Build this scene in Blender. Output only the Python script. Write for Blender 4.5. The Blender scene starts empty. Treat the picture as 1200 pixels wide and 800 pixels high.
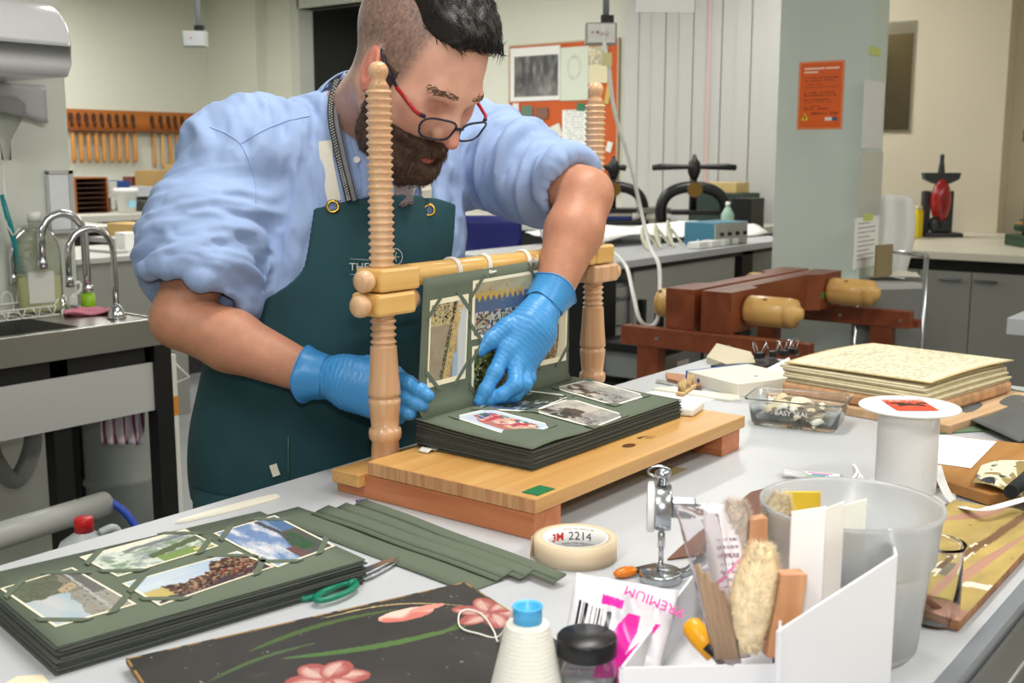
import bpy, bmesh, math, random
import numpy as np
from mathutils import Vector, Matrix
random.seed(7)
SC = bpy.context.scene
COL = SC.collection
# ---------------------------------------------------------------- camera, world, lights, exposure
FPX = 1320.0
YAW = math.radians(37.6)
PITCH = math.atan(215 / 1320.0)
CAM = Vector((0, 0, 1.36))
_h = Vector((math.cos(YAW), math.sin(YAW), 0)); _z = Vector((0, 0, 1))
RIGHT = Vector((math.sin(YAW), -math.cos(YAW), 0))
FWD = _h * math.cos(PITCH) - _z * math.sin(PITCH)
UP = _h * math.sin(PITCH) + _z * math.cos(PITCH)
cd = bpy.data.cameras.new('camera'); cam = bpy.data.objects.new('camera', cd); COL.objects.link(cam)
cd.sensor_width = 36.0; cd.lens = 36.0 * FPX / 1200; cd.clip_start = 0.02
cam.matrix_world = Matrix.Translation(CAM) @ Matrix((RIGHT, UP, -FWD)).transposed().to_4x4()
cd.dof.use_dof = True; cd.dof.focus_distance = 1.62; cd.dof.aperture_fstop = 9.0
SC.camera = cam
w = bpy.data.worlds.new('world'); SC.world = w; w.use_nodes = True
w.node_tree.nodes['Background'].inputs[0].default_value = (0.8, 0.85, 0.9, 1)
w.node_tree.nodes['Background'].inputs[1].default_value = 0.25
vs = SC.view_settings
vs.view_transform = 'Standard'; vs.look = 'None'; vs.gamma = 1.0; vs.use_curve_mapping = False; vs.exposure = -0.1
def area_light(name, loc, target, sx, sy, watts, color=(1, 1, 1)):
    l = bpy.data.lights.new(name, 'AREA'); l.shape = 'RECTANGLE'; l.size = sx; l.size_y = sy; l.energy = watts; l.color = color
    o = bpy.data.objects.new(name, l); COL.objects.link(o); o.location = loc
    o.rotation_euler = (Vector(target) - Vector(loc)).to_track_quat('-Z', 'Y').to_euler()
    return o
CEIL_Z = 2.95
FIX = [(-.9, .6), (1.0, -1.0), (1.2, 3.6), (3.4, -.8), (3.6, 4.3), (5.2, -1.2), (6.3, 3.2), (5.9, 5.2), (5.9, 7.2), (3.6, 6.6), (5.0, 8.7), (2.6, 8.4), (1.5, .9)]
for i, (x, y) in enumerate(FIX):
    area_light('ceiling_lamp_light', (x, y, CEIL_Z - 0.075), (x, y, 0), 1.15, 0.26, 33, (1.0, 0.985, 0.93))
area_light('corridor_fill_light', (8.4, 7.4, CEIL_Z - 0.1), (8.4, 7.4, 0), .6, .2, 10, (1, .97, .9))  # added fill lamp, keeps the corridor behind the doorway from going black
# the camera's own flash, a little above the lens
FL = CAM + UP * 0.13 + FWD * 0.02
area_light('camera_flash', FL, FL + FWD - UP * 0.04, 0.07, 0.045, 5.8, (1.0, 0.985, 0.98))

# ---------------------------------------------------------------- helpers
def ray(px, py): return FWD + RIGHT * ((px - 600) / FPX) - UP * ((py - 400) / FPX)
def at(px, py, d): return CAM + ray(px, py) * d
def onz(px, py, z=0.9):
    r = ray(px, py); return CAM + r * ((z - CAM.z) / r.z)
def onx(px, py, X):
    r = ray(px, py); return CAM + r * (X / r.x)
def ony(px, py, Y):
    r = ray(px, py); return CAM + r * (Y / r.y)
def lin(c):
    c = c / 255.0
    return c / 12.92 if c <= 0.04045 else ((c + 0.055) / 1.055) ** 2.4
def rgb(r, g, b): return (lin(r), lin(g), lin(b), 1.0)
def nlin(a):
    a = np.clip(np.asarray(a, float) / 255.0, 0, 1)
    return np.where(a <= 0.04045, a / 12.92, ((a + 0.055) / 1.055) ** 2.4)
MATS = {}
def M(name, col=(200, 200, 200), rough=0.5, metal=0.0, bump=None, var=None, trans=0.0, ior=1.45, alpha=1.0, sheen=0.0,
      wood=None, emit=0.0, attr=None, spec=None, weave=None, sss=0.0, coat=0.0):
    if name in MATS: return MATS[name]
    m = bpy.data.materials.new(name); m.use_nodes = True; MATS[name] = m
    nt = m.node_tree; b = nt.nodes['Principled BSDF']; L = nt.links.new
    c = rgb(*col)
    b.inputs['Base Color'].default_value = c; b.inputs['Roughness'].default_value = rough; b.inputs['Metallic'].default_value = metal
    b.inputs['IOR'].default_value = ior; b.inputs['Transmission Weight'].default_value = trans; b.inputs['Alpha'].default_value = alpha
    if sheen: b.inputs['Sheen Weight'].default_value = sheen
    if coat: b.inputs['Coat Weight'].default_value = coat; b.inputs['Coat Roughness'].default_value = 0.15
    if sss:
        b.inputs['Subsurface Weight'].default_value = sss; b.inputs['Subsurface Radius'].default_value = (0.012, 0.005, 0.003); b.inputs['Subsurface Scale'].default_value = 1.0
    if spec is not None: b.inputs['Specular IOR Level'].default_value = spec
    if emit: b.inputs['Emission Color'].default_value = c; b.inputs['Emission Strength'].default_value = emit
    tc = nt.nodes.new('ShaderNodeTexCoord'); src = None
    if attr:
        a = nt.nodes.new('ShaderNodeAttribute'); a.attribute_name = attr; src = a.outputs['Color']
    if wood:   # (axis, scale, second colour)
        ax, sc, c2 = wood
        mp = nt.nodes.new('ShaderNodeMapping'); L(tc.outputs['Object'], mp.inputs[0])
        s = [sc, sc, sc]; s[ax] = sc * 0.06; mp.inputs['Scale'].default_value = s
        n = nt.nodes.new('ShaderNodeTexNoise'); n.inputs['Scale'].default_value = 1; n.inputs['Detail'].default_value = 5; n.inputs['Distortion'].default_value = 0.6
        L(mp.outputs[0], n.inputs['Vector'])
        r = nt.nodes.new('ShaderNodeValToRGB'); r.color_ramp.elements[0].position = 0.35; r.color_ramp.elements[1].position = 0.65
        r.color_ramp.elements[0].color = rgb(*c2); r.color_ramp.elements[1].color = c
        L(n.outputs[0], r.inputs[0]); src = r.outputs[0]
    if var:    # (scale, amount) brightness mottling
        n = nt.nodes.new('ShaderNodeTexNoise'); n.inputs['Scale'].default_value = var[0]; n.inputs['Detail'].default_value = 4
        L(tc.outputs['Object'], n.inputs['Vector'])
        mr = nt.nodes.new('ShaderNodeMapRange'); mr.inputs[1].default_value = 0.3; mr.inputs[2].default_value = 0.7
        mr.inputs[3].default_value = 1 - var[1]; mr.inputs[4].default_value = 1 + var[1]; L(n.outputs[0], mr.inputs[0])
        vm = nt.nodes.new('ShaderNodeVectorMath'); vm.operation = 'SCALE'
        if src: L(src, vm.inputs[0])
        else: vm.inputs[0].default_value = c[:3]
        L(mr.outputs[0], vm.inputs['Scale']); src = vm.outputs[0]
    if src: L(src, b.inputs['Base Color'])
    if bump or weave:
        bp = nt.nodes.new('ShaderNodeBump')
        if weave:
            wv = nt.nodes.new('ShaderNodeTexWave'); wv.inputs['Scale'].default_value = weave[0]; wv.bands_direction = 'DIAGONAL'
            L(tc.outputs['Object'], wv.inputs['Vector']); L(wv.outputs['Fac'], bp.inputs['Height']); bp.inputs['Strength'].default_value = weave[1]
        else:
            n = nt.nodes.new('ShaderNodeTexNoise'); n.inputs['Scale'].default_value = bump[0]; n.inputs['Detail'].default_value = 3
            L(tc.outputs['Object'], n.inputs['Vector']); L(n.outputs[0], bp.inputs['Height']); bp.inputs['Strength'].default_value = bump[1]
        bp.inputs['Distance'].default_value = 0.002
        L(bp.outputs[0], b.inputs['Normal'])
    return m

class MB:
    """collects faces; build() links them as one mesh object"""
    def __init__(s): s.v = []; s.f = []; s.sm = []; s.M = Matrix.Identity(4)
    def add(s, vs, fs, smooth=False):
        o = len(s.v)
        s.v += [tuple(s.M @ Vector(p)) for p in vs]; s.f += [tuple(i + o for i in f) for f in fs]; s.sm += [smooth] * len(fs); return s
    def box(s, x0, y0, z0, x1, y1, z1, b=0.0):
        if b <= 0:
            v = [(x, y, z) for z in (z0, z1) for y in (y0, y1) for x in (x0, x1)]
            return s.add(v, [(0, 2, 3, 1), (4, 5, 7, 6), (0, 1, 5, 4), (2, 6, 7, 3), (0, 4, 6, 2), (1, 3, 7, 5)])
        b = min(b, (x1 - x0) / 2.01, (y1 - y0) / 2.01, (z1 - z0) / 2.01)
        bm = bmesh.new(); bmesh.ops.create_cube(bm, size=1)
        for q in bm.verts: q.co = ((x0 + x1) / 2 + q.co.x * (x1 - x0), (y0 + y1) / 2 + q.co.y * (y1 - y0), (z0 + z1) / 2 + q.co.z * (z1 - z0))
        bmesh.ops.bevel(bm, geom=bm.edges[:], offset=b, segments=2, affect='EDGES', profile=0.5)
        return s.bm(bm)
    def bm(s, bm, smooth=False):
        bm.verts.ensure_lookup_table(); bm.verts.index_update()
        s.add([q.co.copy() for q in bm.verts], [[q.index for q in f.verts] for f in bm.faces], smooth); bm.free(); return s
    def lathe(s, prof, seg=24, c=(0, 0, 0), axis='z', smooth=True, closed=False, xform=None):
        vs = []; fs = []; n = len(prof)
        for r, h in prof:
            for k in range(seg):
                a = 2 * math.pi * k / seg; p = (r * math.cos(a), r * math.sin(a), h)
                if axis == 'x': p = (p[2], p[0], p[1])
                elif axis == 'y': p = (p[1], p[2], p[0])
                p = Vector(p)
                if xform: p = xform @ p
                vs.append((p.x + c[0], p.y + c[1], p.z + c[2]))
        for i in range(n - 1):
            for k in range(seg): fs.append((i * seg + k, i * seg + (k + 1) % seg, (i + 1) * seg + (k + 1) % seg, (i + 1) * seg + k))
        if closed:
            for k in range(seg): fs.append(((n - 1) * seg + k, (n - 1) * seg + (k + 1) % seg, (k + 1) % seg, k))
        s.add(vs, fs, smooth)
        if not closed:
            o = len(s.v) - len(vs)
            if prof[0][0] > 1e-6: s.f.append(tuple(o + k for k in reversed(range(seg)))); s.sm.append(False)
            if prof[-1][0] > 1e-6: s.f.append(tuple(o + (n - 1) * seg + k for k in range(seg))); s.sm.append(False)
        return s
    def cyl(s, p0, p1, r0, r1=None, seg=16, smooth=True):
        p0 = Vector(p0); p1 = Vector(p1); r1 = r0 if r1 is None else r1
        q = (p1 - p0).to_track_quat('Z', 'Y').to_matrix()
        return s.lathe([(r0, 0), (r1, (p1 - p0).length)], seg, p0, xform=q, smooth=smooth)
    def tube(s, pts, r, seg=8, closed=False, flat=None, up=(0, 0, 1), caps=True):
        """sweep a round (or flat=(w,h) rectangular) section along pts; r number or list"""
        P = [Vector(p) for p in pts]; n = len(P); vs = []; fs = []
        upv = Vector(up); prev = None
        for i in range(n):
            a = P[(i + 1) % n] if (closed or i < n - 1) else P[i]
            b = P[i - 1] if (closed or i > 0) else P[i]
            t = (a - b); t = t.normalized() if t.length > 1e-9 else Vector((0, 0, 1))
            if prev is None or flat is not None:
                base = upv if flat is not None else (Vector((0, 0, 1)) if abs(t.z) < 0.9 else Vector((1, 0, 0)))
                nn = (base - t * base.dot(t)); nn = nn.normalized() if nn.length > 1e-6 else t.orthogonal().normalized()
            else:
                nn = prev - t * prev.dot(t); nn = nn.normalized() if nn.length > 1e-6 else t.orthogonal().normalized()
            prev = nn; bb = t.cross(nn)
            rr = r[i] if isinstance(r, (list, tuple)) else r
            if flat is not None:
                fw, fh = flat
                for (sx, sy) in ((-1, -1), (1, -1), (1, 1), (-1, 1)): vs.append(P[i] + bb * (sx * fw / 2) + nn * (sy * fh / 2))
            else:
                for k in range(seg):
                    an = 2 * math.pi * k / seg; vs.append(P[i] + nn * (rr * math.cos(an)) + bb * (rr * math.sin(an)))
        sg = 4 if flat is not None else seg
        for i in range(n if closed else n - 1):
            j = (i + 1) % n
            for k in range(sg): fs.append((i * sg + k, i * sg + (k + 1) % sg, j * sg + (k + 1) % sg, j * sg + k))
        if not closed and caps: fs.append(tuple(reversed(range(sg)))); fs.append(tuple((n - 1) * sg + k for k in range(sg)))
        return s.add(vs, fs, flat is None)
    def prism(s, poly, z0, z1):
        n = len(poly); vs = [(x, y, z0) for x, y in poly] + [(x, y, z1) for x, y in poly]
        fs = [tuple(reversed(range(n))), tuple(range(n, 2 * n))] + [(i, (i + 1) % n, n + (i + 1) % n, n + i) for i in range(n)]
        return s.add(vs, fs)
    def ellipsoid(s, c, r, seg=16, rings=10, rot=None):
        vs = []; fs = []; R = rot or Matrix.Identity(3)
        for i in range(rings + 1):
            t = math.pi * i / rings
            for k in range(seg):
                a = 2 * math.pi * k / seg
                vs.append(Vector(c) + R @ Vector((r[0] * math.sin(t) * math.cos(a), r[1] * math.sin(t) * math.sin(a), -r[2] * math.cos(t))))
        for i in range(rings):
            for k in range(seg): fs.append((i * seg + k, i * seg + (k + 1) % seg, (i + 1) * seg + (k + 1) % seg, (i + 1) * seg + k))
        return s.add(vs, fs, True)
    def sheet(s, fn, nu, nv, th, smooth=True):
        """a bent sheet: fn(u,v)->point, given thickness"""
        g = [[Vector(fn(i / nu, j / nv)) for i in range(nu + 1)] for j in range(nv + 1)]
        vs = []; top = []; 
        N = []
        for j in range(nv + 1):
            for i in range(nu + 1):
                du = g[j][min(i + 1, nu)] - g[j][max(i - 1, 0)]; dv = g[min(j + 1, nv)][i] - g[max(j - 1, 0)][i]
                nrm = du.cross(dv); nrm = nrm.normalized() if nrm.length > 1e-12 else Vector((0, 0, 1)); N.append(nrm); top.append(g[j][i])
        c = (nu + 1) * (nv + 1); vs = top + [top[k] - N[k] * th for k in range(c)]
        W = nu + 1; fs = []
        for j in range(nv):
            for i in range(nu):
                q = (j * W + i, j * W + i + 1, (j + 1) * W + i + 1, (j + 1) * W + i); fs.append(q); fs.append(tuple(c + k for k in reversed(q)))
        for i in range(nu):
            fs.append((i + 1, i, c + i, c + i + 1)); o = nv * W; fs.append((o + i, o + i + 1, c + o + i + 1, c + o + i))
        for j in range(nv):
            a, b2 = j * W, (j + 1) * W; fs.append((a, b2, c + b2, c + a)); a, b2 = j * W + nu, (j + 1) * W + nu; fs.append((b2, a, c + a, c + b2))
        return s.add(vs, fs, smooth)
    def mesh(s, name):
        me = bpy.data.meshes.new(name); me.from_pydata(s.v, [], s.f)
        me.polygons.foreach_set('use_smooth', s.sm); me.update(); return me
    def build(s, name, mat, parent=None, loc=None, rotz=0, label=None):
        o = bpy.data.objects.new(name, s.mesh(name)); COL.objects.link(o)
        if mat: o.data.materials.append(mat)
        if parent: o.parent = parent
        if loc is not None: o.location = loc
        if rotz: o.rotation_euler.z = rotz
        if label: o['label'] = label
        return o
def tag(o, label, cat, group=None, kind=None):
    o['label'] = label; o['category'] = cat
    if group: o['group'] = group
    if kind: o['kind'] = kind
    return o
def thing(name, label, cat, loc=(0, 0, 0), rotz=0, group=None):
    o = bpy.data.objects.new(name, None); COL.objects.link(o); o.location = loc; o.rotation_euler = (0, 0, rotz); o.empty_display_size = 0.05
    return tag(o, label, cat, group)
def struct(o): o['kind'] = 'structure'; return o
def B(x0, y0, z0, x1, y1, z1, b=0.0): return MB().box(min(x0, x1), min(y0, y1), min(z0, z1), max(x0, x1), max(y0, y1), max(z0, z1), b)
def copy_part(o, parent, loc=None):
    c = o.copy(); COL.objects.link(c); c.parent = parent
    if loc is not None: c.location = loc
    return c
def catmull(pts, n=8, closed=False):
    P = [Vector(p) for p in pts]; out = []; m = len(P)
    for i in range(m if closed else m - 1):
        g = lambda k: P[k % m] if closed else P[min(max(k, 0), m - 1)]
        a, b, c, d = g(i - 1), g(i), g(i + 1), g(i + 2)
        for k in range(n):
            t = k / n; out.append(0.5 * ((2 * b) + (c - a) * t + (2 * a - 5 * b + 4 * c - d) * t * t + (3 * b - a - 3 * c + d) * t ** 3))
    if not closed: out.append(P[-1])
    return out
# numpy value noise
def _hash(ix, iy, seed):
    h = (ix.astype(np.int64) * 374761393 + iy.astype(np.int64) * 668265263 + seed * 1274126177) & 0x7fffffff
    h = ((h ^ (h >> 13)) * 1103515245) & 0x7fffffff
    return ((h ^ (h >> 16)) & 0xffff) / 65535.0
def vnoise(x, y, seed=0):
    x = np.asarray(x, float); y = np.asarray(y, float)
    ix = np.floor(x); iy = np.floor(y); fx = x - ix; fy = y - iy; fx = fx * fx * (3 - 2 * fx); fy = fy * fy * (3 - 2 * fy)
    a = _hash(ix, iy, seed); b = _hash(ix + 1, iy, seed); c = _hash(ix, iy + 1, seed); d = _hash(ix + 1, iy + 1, seed)
    return (a * (1 - fx) + b * fx) * (1 - fy) + (c * (1 - fx) + d * fx) * fy
def fbm(x, y, seed=0, o=4):
    t = 0; a = 0.5
    for k in range(o): t = t + a * vnoise(x * 2 ** k, y * 2 ** k, seed + k * 17); a *= 0.5
    return t / (1 - 0.5 ** o)
def mixc(base, col, m):
    m = np.clip(m, 0, 1)[..., None]; return base * (1 - m) + np.array(col, float) * m
def sst(a, b, x):
    t = np.clip((x - a) / (b - a), 0, 1); return t * t * (3 - 2 * t)
PRINT = None
def print_mat(rough=0.45):
    return M('printed_paper_%d' % int(rough * 100), (255, 255, 255), rough, attr='print')
def printed(name, fn, wpx, hpx, pos, th=0.0006, parent=None, mat=None, cut=0.0):
    """flat printed sheet; fn(u,v)->rgb 0..255; pos(u,v)->point; colours stored per corner on a fine grid; cut: clipped corners"""
    us = np.linspace(0, 1, wpx + 1); vs_ = np.linspace(0, 1, hpx + 1)
    U, V = np.meshgrid((us[:-1] + us[1:]) / 2, (vs_[:-1] + vs_[1:]) / 2)
    C = nlin(fn(U, V))
    verts = [tuple(pos(u, v)) for v in vs_ for u in us]
    W = wpx + 1; faces = []; cols = []
    for j in range(hpx):
        for i in range(wpx):
            if cut:
                uu = U[j, i]; vv = V[j, i]
            faces.append((j * W + i, j * W + i + 1, (j + 1) * W + i + 1, (j + 1) * W + i)); cols.append(C[j, i])
    # underside
    n0 = len(verts); p00 = Vector(pos(0, 0)); a = Vector(pos(1, 0)) - p00; b = Vector(pos(0, 1)) - p00
    nr = a.cross(b).normalized() * th
    ring = [i for i in range(W)] + [j * W + wpx for j in range(1, hpx + 1)] + [hpx * W + i for i in range(wpx - 1, -1, -1)] + [j * W for j in range(hpx - 1, 0, -1)]
    low = []
    for k in ring: low.append(len(verts)); verts.append(tuple(Vector(verts[k]) - nr))
    m = len(ring)
    edge = nlin(fn(np.array([[0.003]]), np.array([[0.003]])))[0, 0]
    for k in range(m): faces.append((ring[(k + 1) % m], ring[k], low[k], low[(k + 1) % m])); cols.append(edge)
    faces.append(tuple(reversed(low))); cols.append(edge)
    me = bpy.data.meshes.new(name); me.from_pydata(verts, [], faces); me.update()
    at_ = me.color_attributes.new('print', 'FLOAT_COLOR', 'CORNER')
    cnt = np.array([len(f) for f in faces]); arr = np.repeat(np.array(cols), cnt, axis=0)
    arr = np.concatenate([arr, np.ones((len(arr), 1))], axis=1).astype(np.float32)
    at_.data.foreach_set('color', arr.ravel())
    o = bpy.data.objects.new(name, me); COL.objects.link(o); me.materials.append(mat or print_mat())
    if parent: o.parent = parent
    return o
def text_mesh(body, size, mat, name, parent=None, mtx=None, extrude=0.0002, align='CENTER', shear=0.0, space=1.0, bold=0.0):
    cu = bpy.data.curves.new(name, 'FONT'); cu.body = body; cu.size = size; cu.align_x = align; cu.align_y = 'CENTER'; cu.extrude = extrude; cu.shear = shear
    cu.space_character = space; cu.offset = bold; cu.resolution_u = 3
    t = bpy.data.objects.new('tmp', cu); COL.objects.link(t)
    dg = bpy.context.evaluated_depsgraph_get(); me = bpy.data.meshes.new_from_object(t.evaluated_get(dg)); me.name = name
    bpy.data.objects.remove(t); bpy.data.curves.remove(cu)
    if mtx is not None: me.transform(mtx)
    o = bpy.data.objects.new(name, me); COL.objects.link(o); me.materials.clear(); me.materials.append(mat)
    if parent: o.parent = parent
    return o
def frame3(o, x, y):
    """matrix: origin o, local x along x, local y along y"""
    x = Vector(x).normalized(); y = Vector(y); y = (y - x * y.dot(x)).normalized(); z = x.cross(y)
    m = Matrix((x, y, z)).transposed().to_4x4(); m.translation = Vector(o); return m
# ---------------------------------------------------------------- room
WX = 7.6; WY = 9.7; TZ = 0.90
m_wall = M('wall_paint', (214, 216, 203), 0.75, bump=(60, .08), var=(1.5, .015))
m_wallr = M('beige_wall_paint', (206, 196, 174), 0.75, bump=(60, .08), var=(1.5, .015))
m_floor = M('vinyl_floor', (126, 128, 128), 0.35, var=(3, .12))
m_ceil = M('ceiling_paint', (235, 235, 230), 0.8)
m_white = M('white_plastic', (238, 238, 236), 0.35)
m_paper = M('white_paper', (240, 240, 238), 0.7)
m_black = M('black_steel', (16, 16, 17), 0.45)
m_chrome = M('chrome', (205, 208, 212), 0.12, 1.0)
m_steel = M('brushed_steel', (150, 150, 148), 0.36, 1.0, bump=(300, .05))
m_grey = M('grey_laminate', (150, 151, 148), 0.5)
m_bench = M('white_laminate', (184, 186, 190), 0.38, var=(4, .015))
m_lgrey = M('pale_grey_paint', (186, 187, 184), 0.5)
struct(B(-3.2, -2.8, -0.05, WX, WY, 0).build('floor', m_floor))
struct(B(-3.2, -2.8, CEIL_Z, WX, WY, CEIL_Z + .05).build('ceiling', m_ceil))
for i, (x, y) in enumerate(FIX):
    t = thing('ceiling_light', 'fluorescent batten light on the ceiling', 'light', (x, y, CEIL_Z - 0.07), 0, 'ceiling battens above the room')
    B(-.6, -.15, .03, .6, .15, .07).build('housing', m_white, t)
    B(-.58, -.13, .0, .58, .13, .03, .005).build('diffuser', M('lamp_diffuser', (255, 252, 240), .5, emit=2.0), t)
# far wall with a doorway (Y 6.95..8.05) 
D0, D1 = onx(352, 60, WX).y, onx(452, 60, WX).y      # doorway left jamb, right jamb
DH = onx(400, 5, WX).z
fw = MB().box(WX, -2.8, 0, WX + .12, D1, CEIL_Z).box(WX, D0, 0, WX + .12, WY + .12, CEIL_Z).box(WX, D1, DH, WX + .12, D0, CEIL_Z)
struct(fw.build('wall_far', m_wall))
struct(B(-3.2, WY, 0, WX, WY + .12, CEIL_Z).build('wall_left', m_wall))
struct(B(-3.32, -2.8, 0, -3.2, WY, CEIL_Z).build('wall_back', m_wall))
struct(B(-3.2, -2.92, 0, WX, -2.8, CEIL_Z).build('wall_right', m_wallr))
# right part of the far wall is beige; two shallow piers
struct(B(WX - .02, -2.8, 0, WX, onx(1030, 100, WX).y, CEIL_Z).build('trim_1', m_wallr))
py0 = onx(1107, 50, WX - .2).y; py1 = onx(1183, 50, WX - .2).y
struct(B(WX - .2, py1, 0, WX - .02, py0, CEIL_Z).build('wall_pier', m_wallr))
cy1 = onx(300, 60, WX - .12).y
struct(B(WX - .12, cy1, 0, WX, WY, CEIL_Z).build('wall_corner', m_wall))
# doorway: frame + dim corridor behind
m_dframe = M('door_frame_paint', (196, 200, 190), .5)
d = MB().box(WX - .03, D0 - .02, 0, WX + .15, D0 + .1, DH + .1).box(WX - .03, D1 - .1, 0, WX + .15, D1 + .02, DH + .1).box(WX - .03, D1, DH, WX + .15, D0, DH + .1)
dd = struct(d.build('door_1', m_dframe))
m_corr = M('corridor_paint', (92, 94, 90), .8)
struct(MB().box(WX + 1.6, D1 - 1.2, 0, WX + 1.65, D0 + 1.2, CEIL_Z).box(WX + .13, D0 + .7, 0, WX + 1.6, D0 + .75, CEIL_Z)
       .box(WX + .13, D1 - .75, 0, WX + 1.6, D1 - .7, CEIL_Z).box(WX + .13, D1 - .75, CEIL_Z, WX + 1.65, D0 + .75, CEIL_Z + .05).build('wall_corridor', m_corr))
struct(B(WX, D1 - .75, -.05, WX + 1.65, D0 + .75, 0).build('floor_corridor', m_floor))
p = onx(402, 75, WX + 1.55)
t = thing('notice_frame', 'yellow framed notice dimly seen through the doorway', 'notice', (WX + 1.58, p.y, p.z - .3))
B(-.02, -.16, 0, .015, .16, .62).build('frame', M('ochre_yellow', (196, 170, 70), .5), t)
B(-.03, -.10, .1, -.02, .10, .52).build('print', M('dull_olive', (120, 112, 70), .5), t)
B(-.3, -.1, 0, .3, .1, .06).build('ceiling_light', m_white, None, (8.4, 7.4, CEIL_Z - .08))  # added unseen housing for the corridor fill lamp
tag(bpy.data.objects[[o.name for o in COL.objects if o.name.startswith('ceiling_light')][-1]], 'added unseen batten light that brightens the corridor beyond the doorway', 'light')
# pillar
PX0, PX1 = 4.9, 5.38
PY1 = onx(908, 200, PX0).y; PY0 = onx(1012, 200, PX0).y; PX1 = ony(1033, 200, PY0).x
struct(B(PX0, PY0, 0, PX1, PY1, CEIL_Z, .004).build('wall_pillar', M('pillar_paint', (196, 208, 200), .7, bump=(60, .08), var=(2, .02))))
# vertical blind
bl0 = onx(733, 100, WX - .1).y; bl1 = onx(915, 100, WX - .1).y
bt = thing('vertical_blind', 'pale grey vertical slat blind covering the far window', 'blind', (WX - .1, (bl0 + bl1) / 2, 0))
m_blind = M('blind_fabric', (186, 186, 183), .7)
me = B(-.012, -.055, .75, -.008, .055, 2.85).mesh('slat')
n = 11; me.materials.append(m_blind)
for k in range(n):
    o = bpy.data.objects.new('slat', me); COL.objects.link(o); o.parent = bt
    o.location = ((.012 if k % 2 else 0), (bl1 - bl0) / 2 + (bl0 - bl1) * (k + .5) / n, 0); o.rotation_euler.z = .05
B(-.03, -(bl0 - bl1) / 2, 2.85, .03, (bl0 - bl1) / 2, 2.91).build('head_rail', m_white, bt)
B(-.03, -.006, .9, -.027, .004, 2.72).build('cord', M('red_white_cord', (226, 170, 165), .6), bt, (0, onx(830, 150, WX - .1).y - (bl0 + bl1) / 2, 0))
# partition wall at left behind the sink
PTY = 3.12
PTX = ony(79, 150, PTY).x
struct(B(-1.5, PTY, 0, PTX, PTY + .14, CEIL_Z).build('wall_partition', M('partition_paint', (208, 211, 202), .7, bump=(60, .08))))
# ---------------------------------------------------------------- main workbench
TX0, TX1, TY0, TY1 = -0.6, 2.42, .276, 1.217
wt = thing('workbench', 'white topped workbench in the foreground with a steel edge strip', 'table', ((TX0 + TX1) / 2, (TY0 + TY1) / 2, 0))
ox, oy = (TX0 + TX1) / 2, (TY0 + TY1) / 2
def loc_(b): b.M = Matrix.Translation((-ox, -oy, 0)); return b
b = MB(); loc_(b); b.box(TX0, TY0, TZ - .034, TX1, TY1, TZ, .002); b.build('table_top', m_bench, wt)
b = MB(); loc_(b); b.box(TX0, TY0 - .016, TZ - .034, TX1, TY0, TZ + .001); b.build('edge_trim', M('grey_edging', (120, 124, 130), .4), wt)
b = MB(); loc_(b); b.box(TX0, TY0 - .048, TZ - .05, TX1, TY0 - .017, TZ - .012, .002); b.build('edge_rail', m_steel, wt, label='brushed steel rail along the near edge')
for x in (TX0 + .05, TX1 - .35):
    for y in (TY0 + .08, TY1 - .1):
        b = MB(); loc_(b); b.box(x - .025, y - .025, 0, x + .025, y + .025, TZ - .034); b.build('leg', m_black, wt)
b = MB(); loc_(b); b.box(TX0 + .05, TY0 + .06, TZ - .1, TX1 - .3, TY0 + .10, TZ - .034).box(TX0 + .05, TY1 - .12, TZ - .1, TX1 - .3, TY1 - .08, TZ - .034); b.build('apron_rail', m_black, wt)
# ---------------------------------------------------------------- sewing frame
m_maple = M('turned_maple', (218, 178, 138), .38, wood=(2, 55, (198, 152, 112)), coat=.3)
m_beech = M('beech_board', (208, 162, 96), .42, wood=(0, 40, (192, 142, 78)), coat=.25)
m_red = M('red_beech', (196, 126, 84), .45, wood=(1, 60, (176, 104, 64)))
m_bar = M('pale_bar_wood', (226, 184, 112), .38, wood=(0, 50, (212, 166, 92)), coat=.3)
m_end = M('end_grain', (206, 158, 112), .5, wood=(2, 120, (176, 124, 82)))
FX0, FX1, FY0, FY1, FZ = 1.057, 1.622, .778, 1.062, .953
PLX, PRX, PY = 1.121, 1.650, 1.09
sf = thing('sewing_frame', 'wooden bookbinding sewing frame with two threaded posts and a crossbar', 'sewing frame', (FX0, FY0, TZ))
def L(b): b.M = Matrix.Translation((-FX0, -FY0, -TZ)); return b
b = L(MB()); b.box(FX0, FY0, FZ - .019, FX1, FY1, FZ, .0012); bd = b.build('base_board', m_beech, sf)
b = L(MB()); b.box(FX0 - .0006, FY0 + .001, FZ - .018, FX0 + .0005, FY1 - .001, FZ - .001); b.build('board_end_grain', m_end, sf)
for x0, x1 in ((FX0 + .001, FX0 + .058), (FX1 - .072, FX1 - .012)):
    b = L(MB()); b.box(x0, FY0 + .003, TZ + .0004, x1, FY1 + .062, FZ - .0195, .001); b.build('foot_block', m_red, sf)
b = L(MB()); b.box(FX0 - .012, FY1 + .006, FZ - .036, PRX + .045, FY1 + .058, FZ - .018, .0012); b.build('rear_rail', m_beech, sf)
def thread_prof(z0, z1, pitch, ro, ri):
    n = int(round((z1 - z0) / pitch)); out = []
    for k in range(n):
        z = z0 + (z1 - z0) * k / n; h = (z1 - z0) / n
        out += [(ri, z), (ro - .0006, z + h * .42), (ro, z + h * .5), (ro - .0006, z + h * .58)]
    return out + [(ri, z1)]
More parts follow.
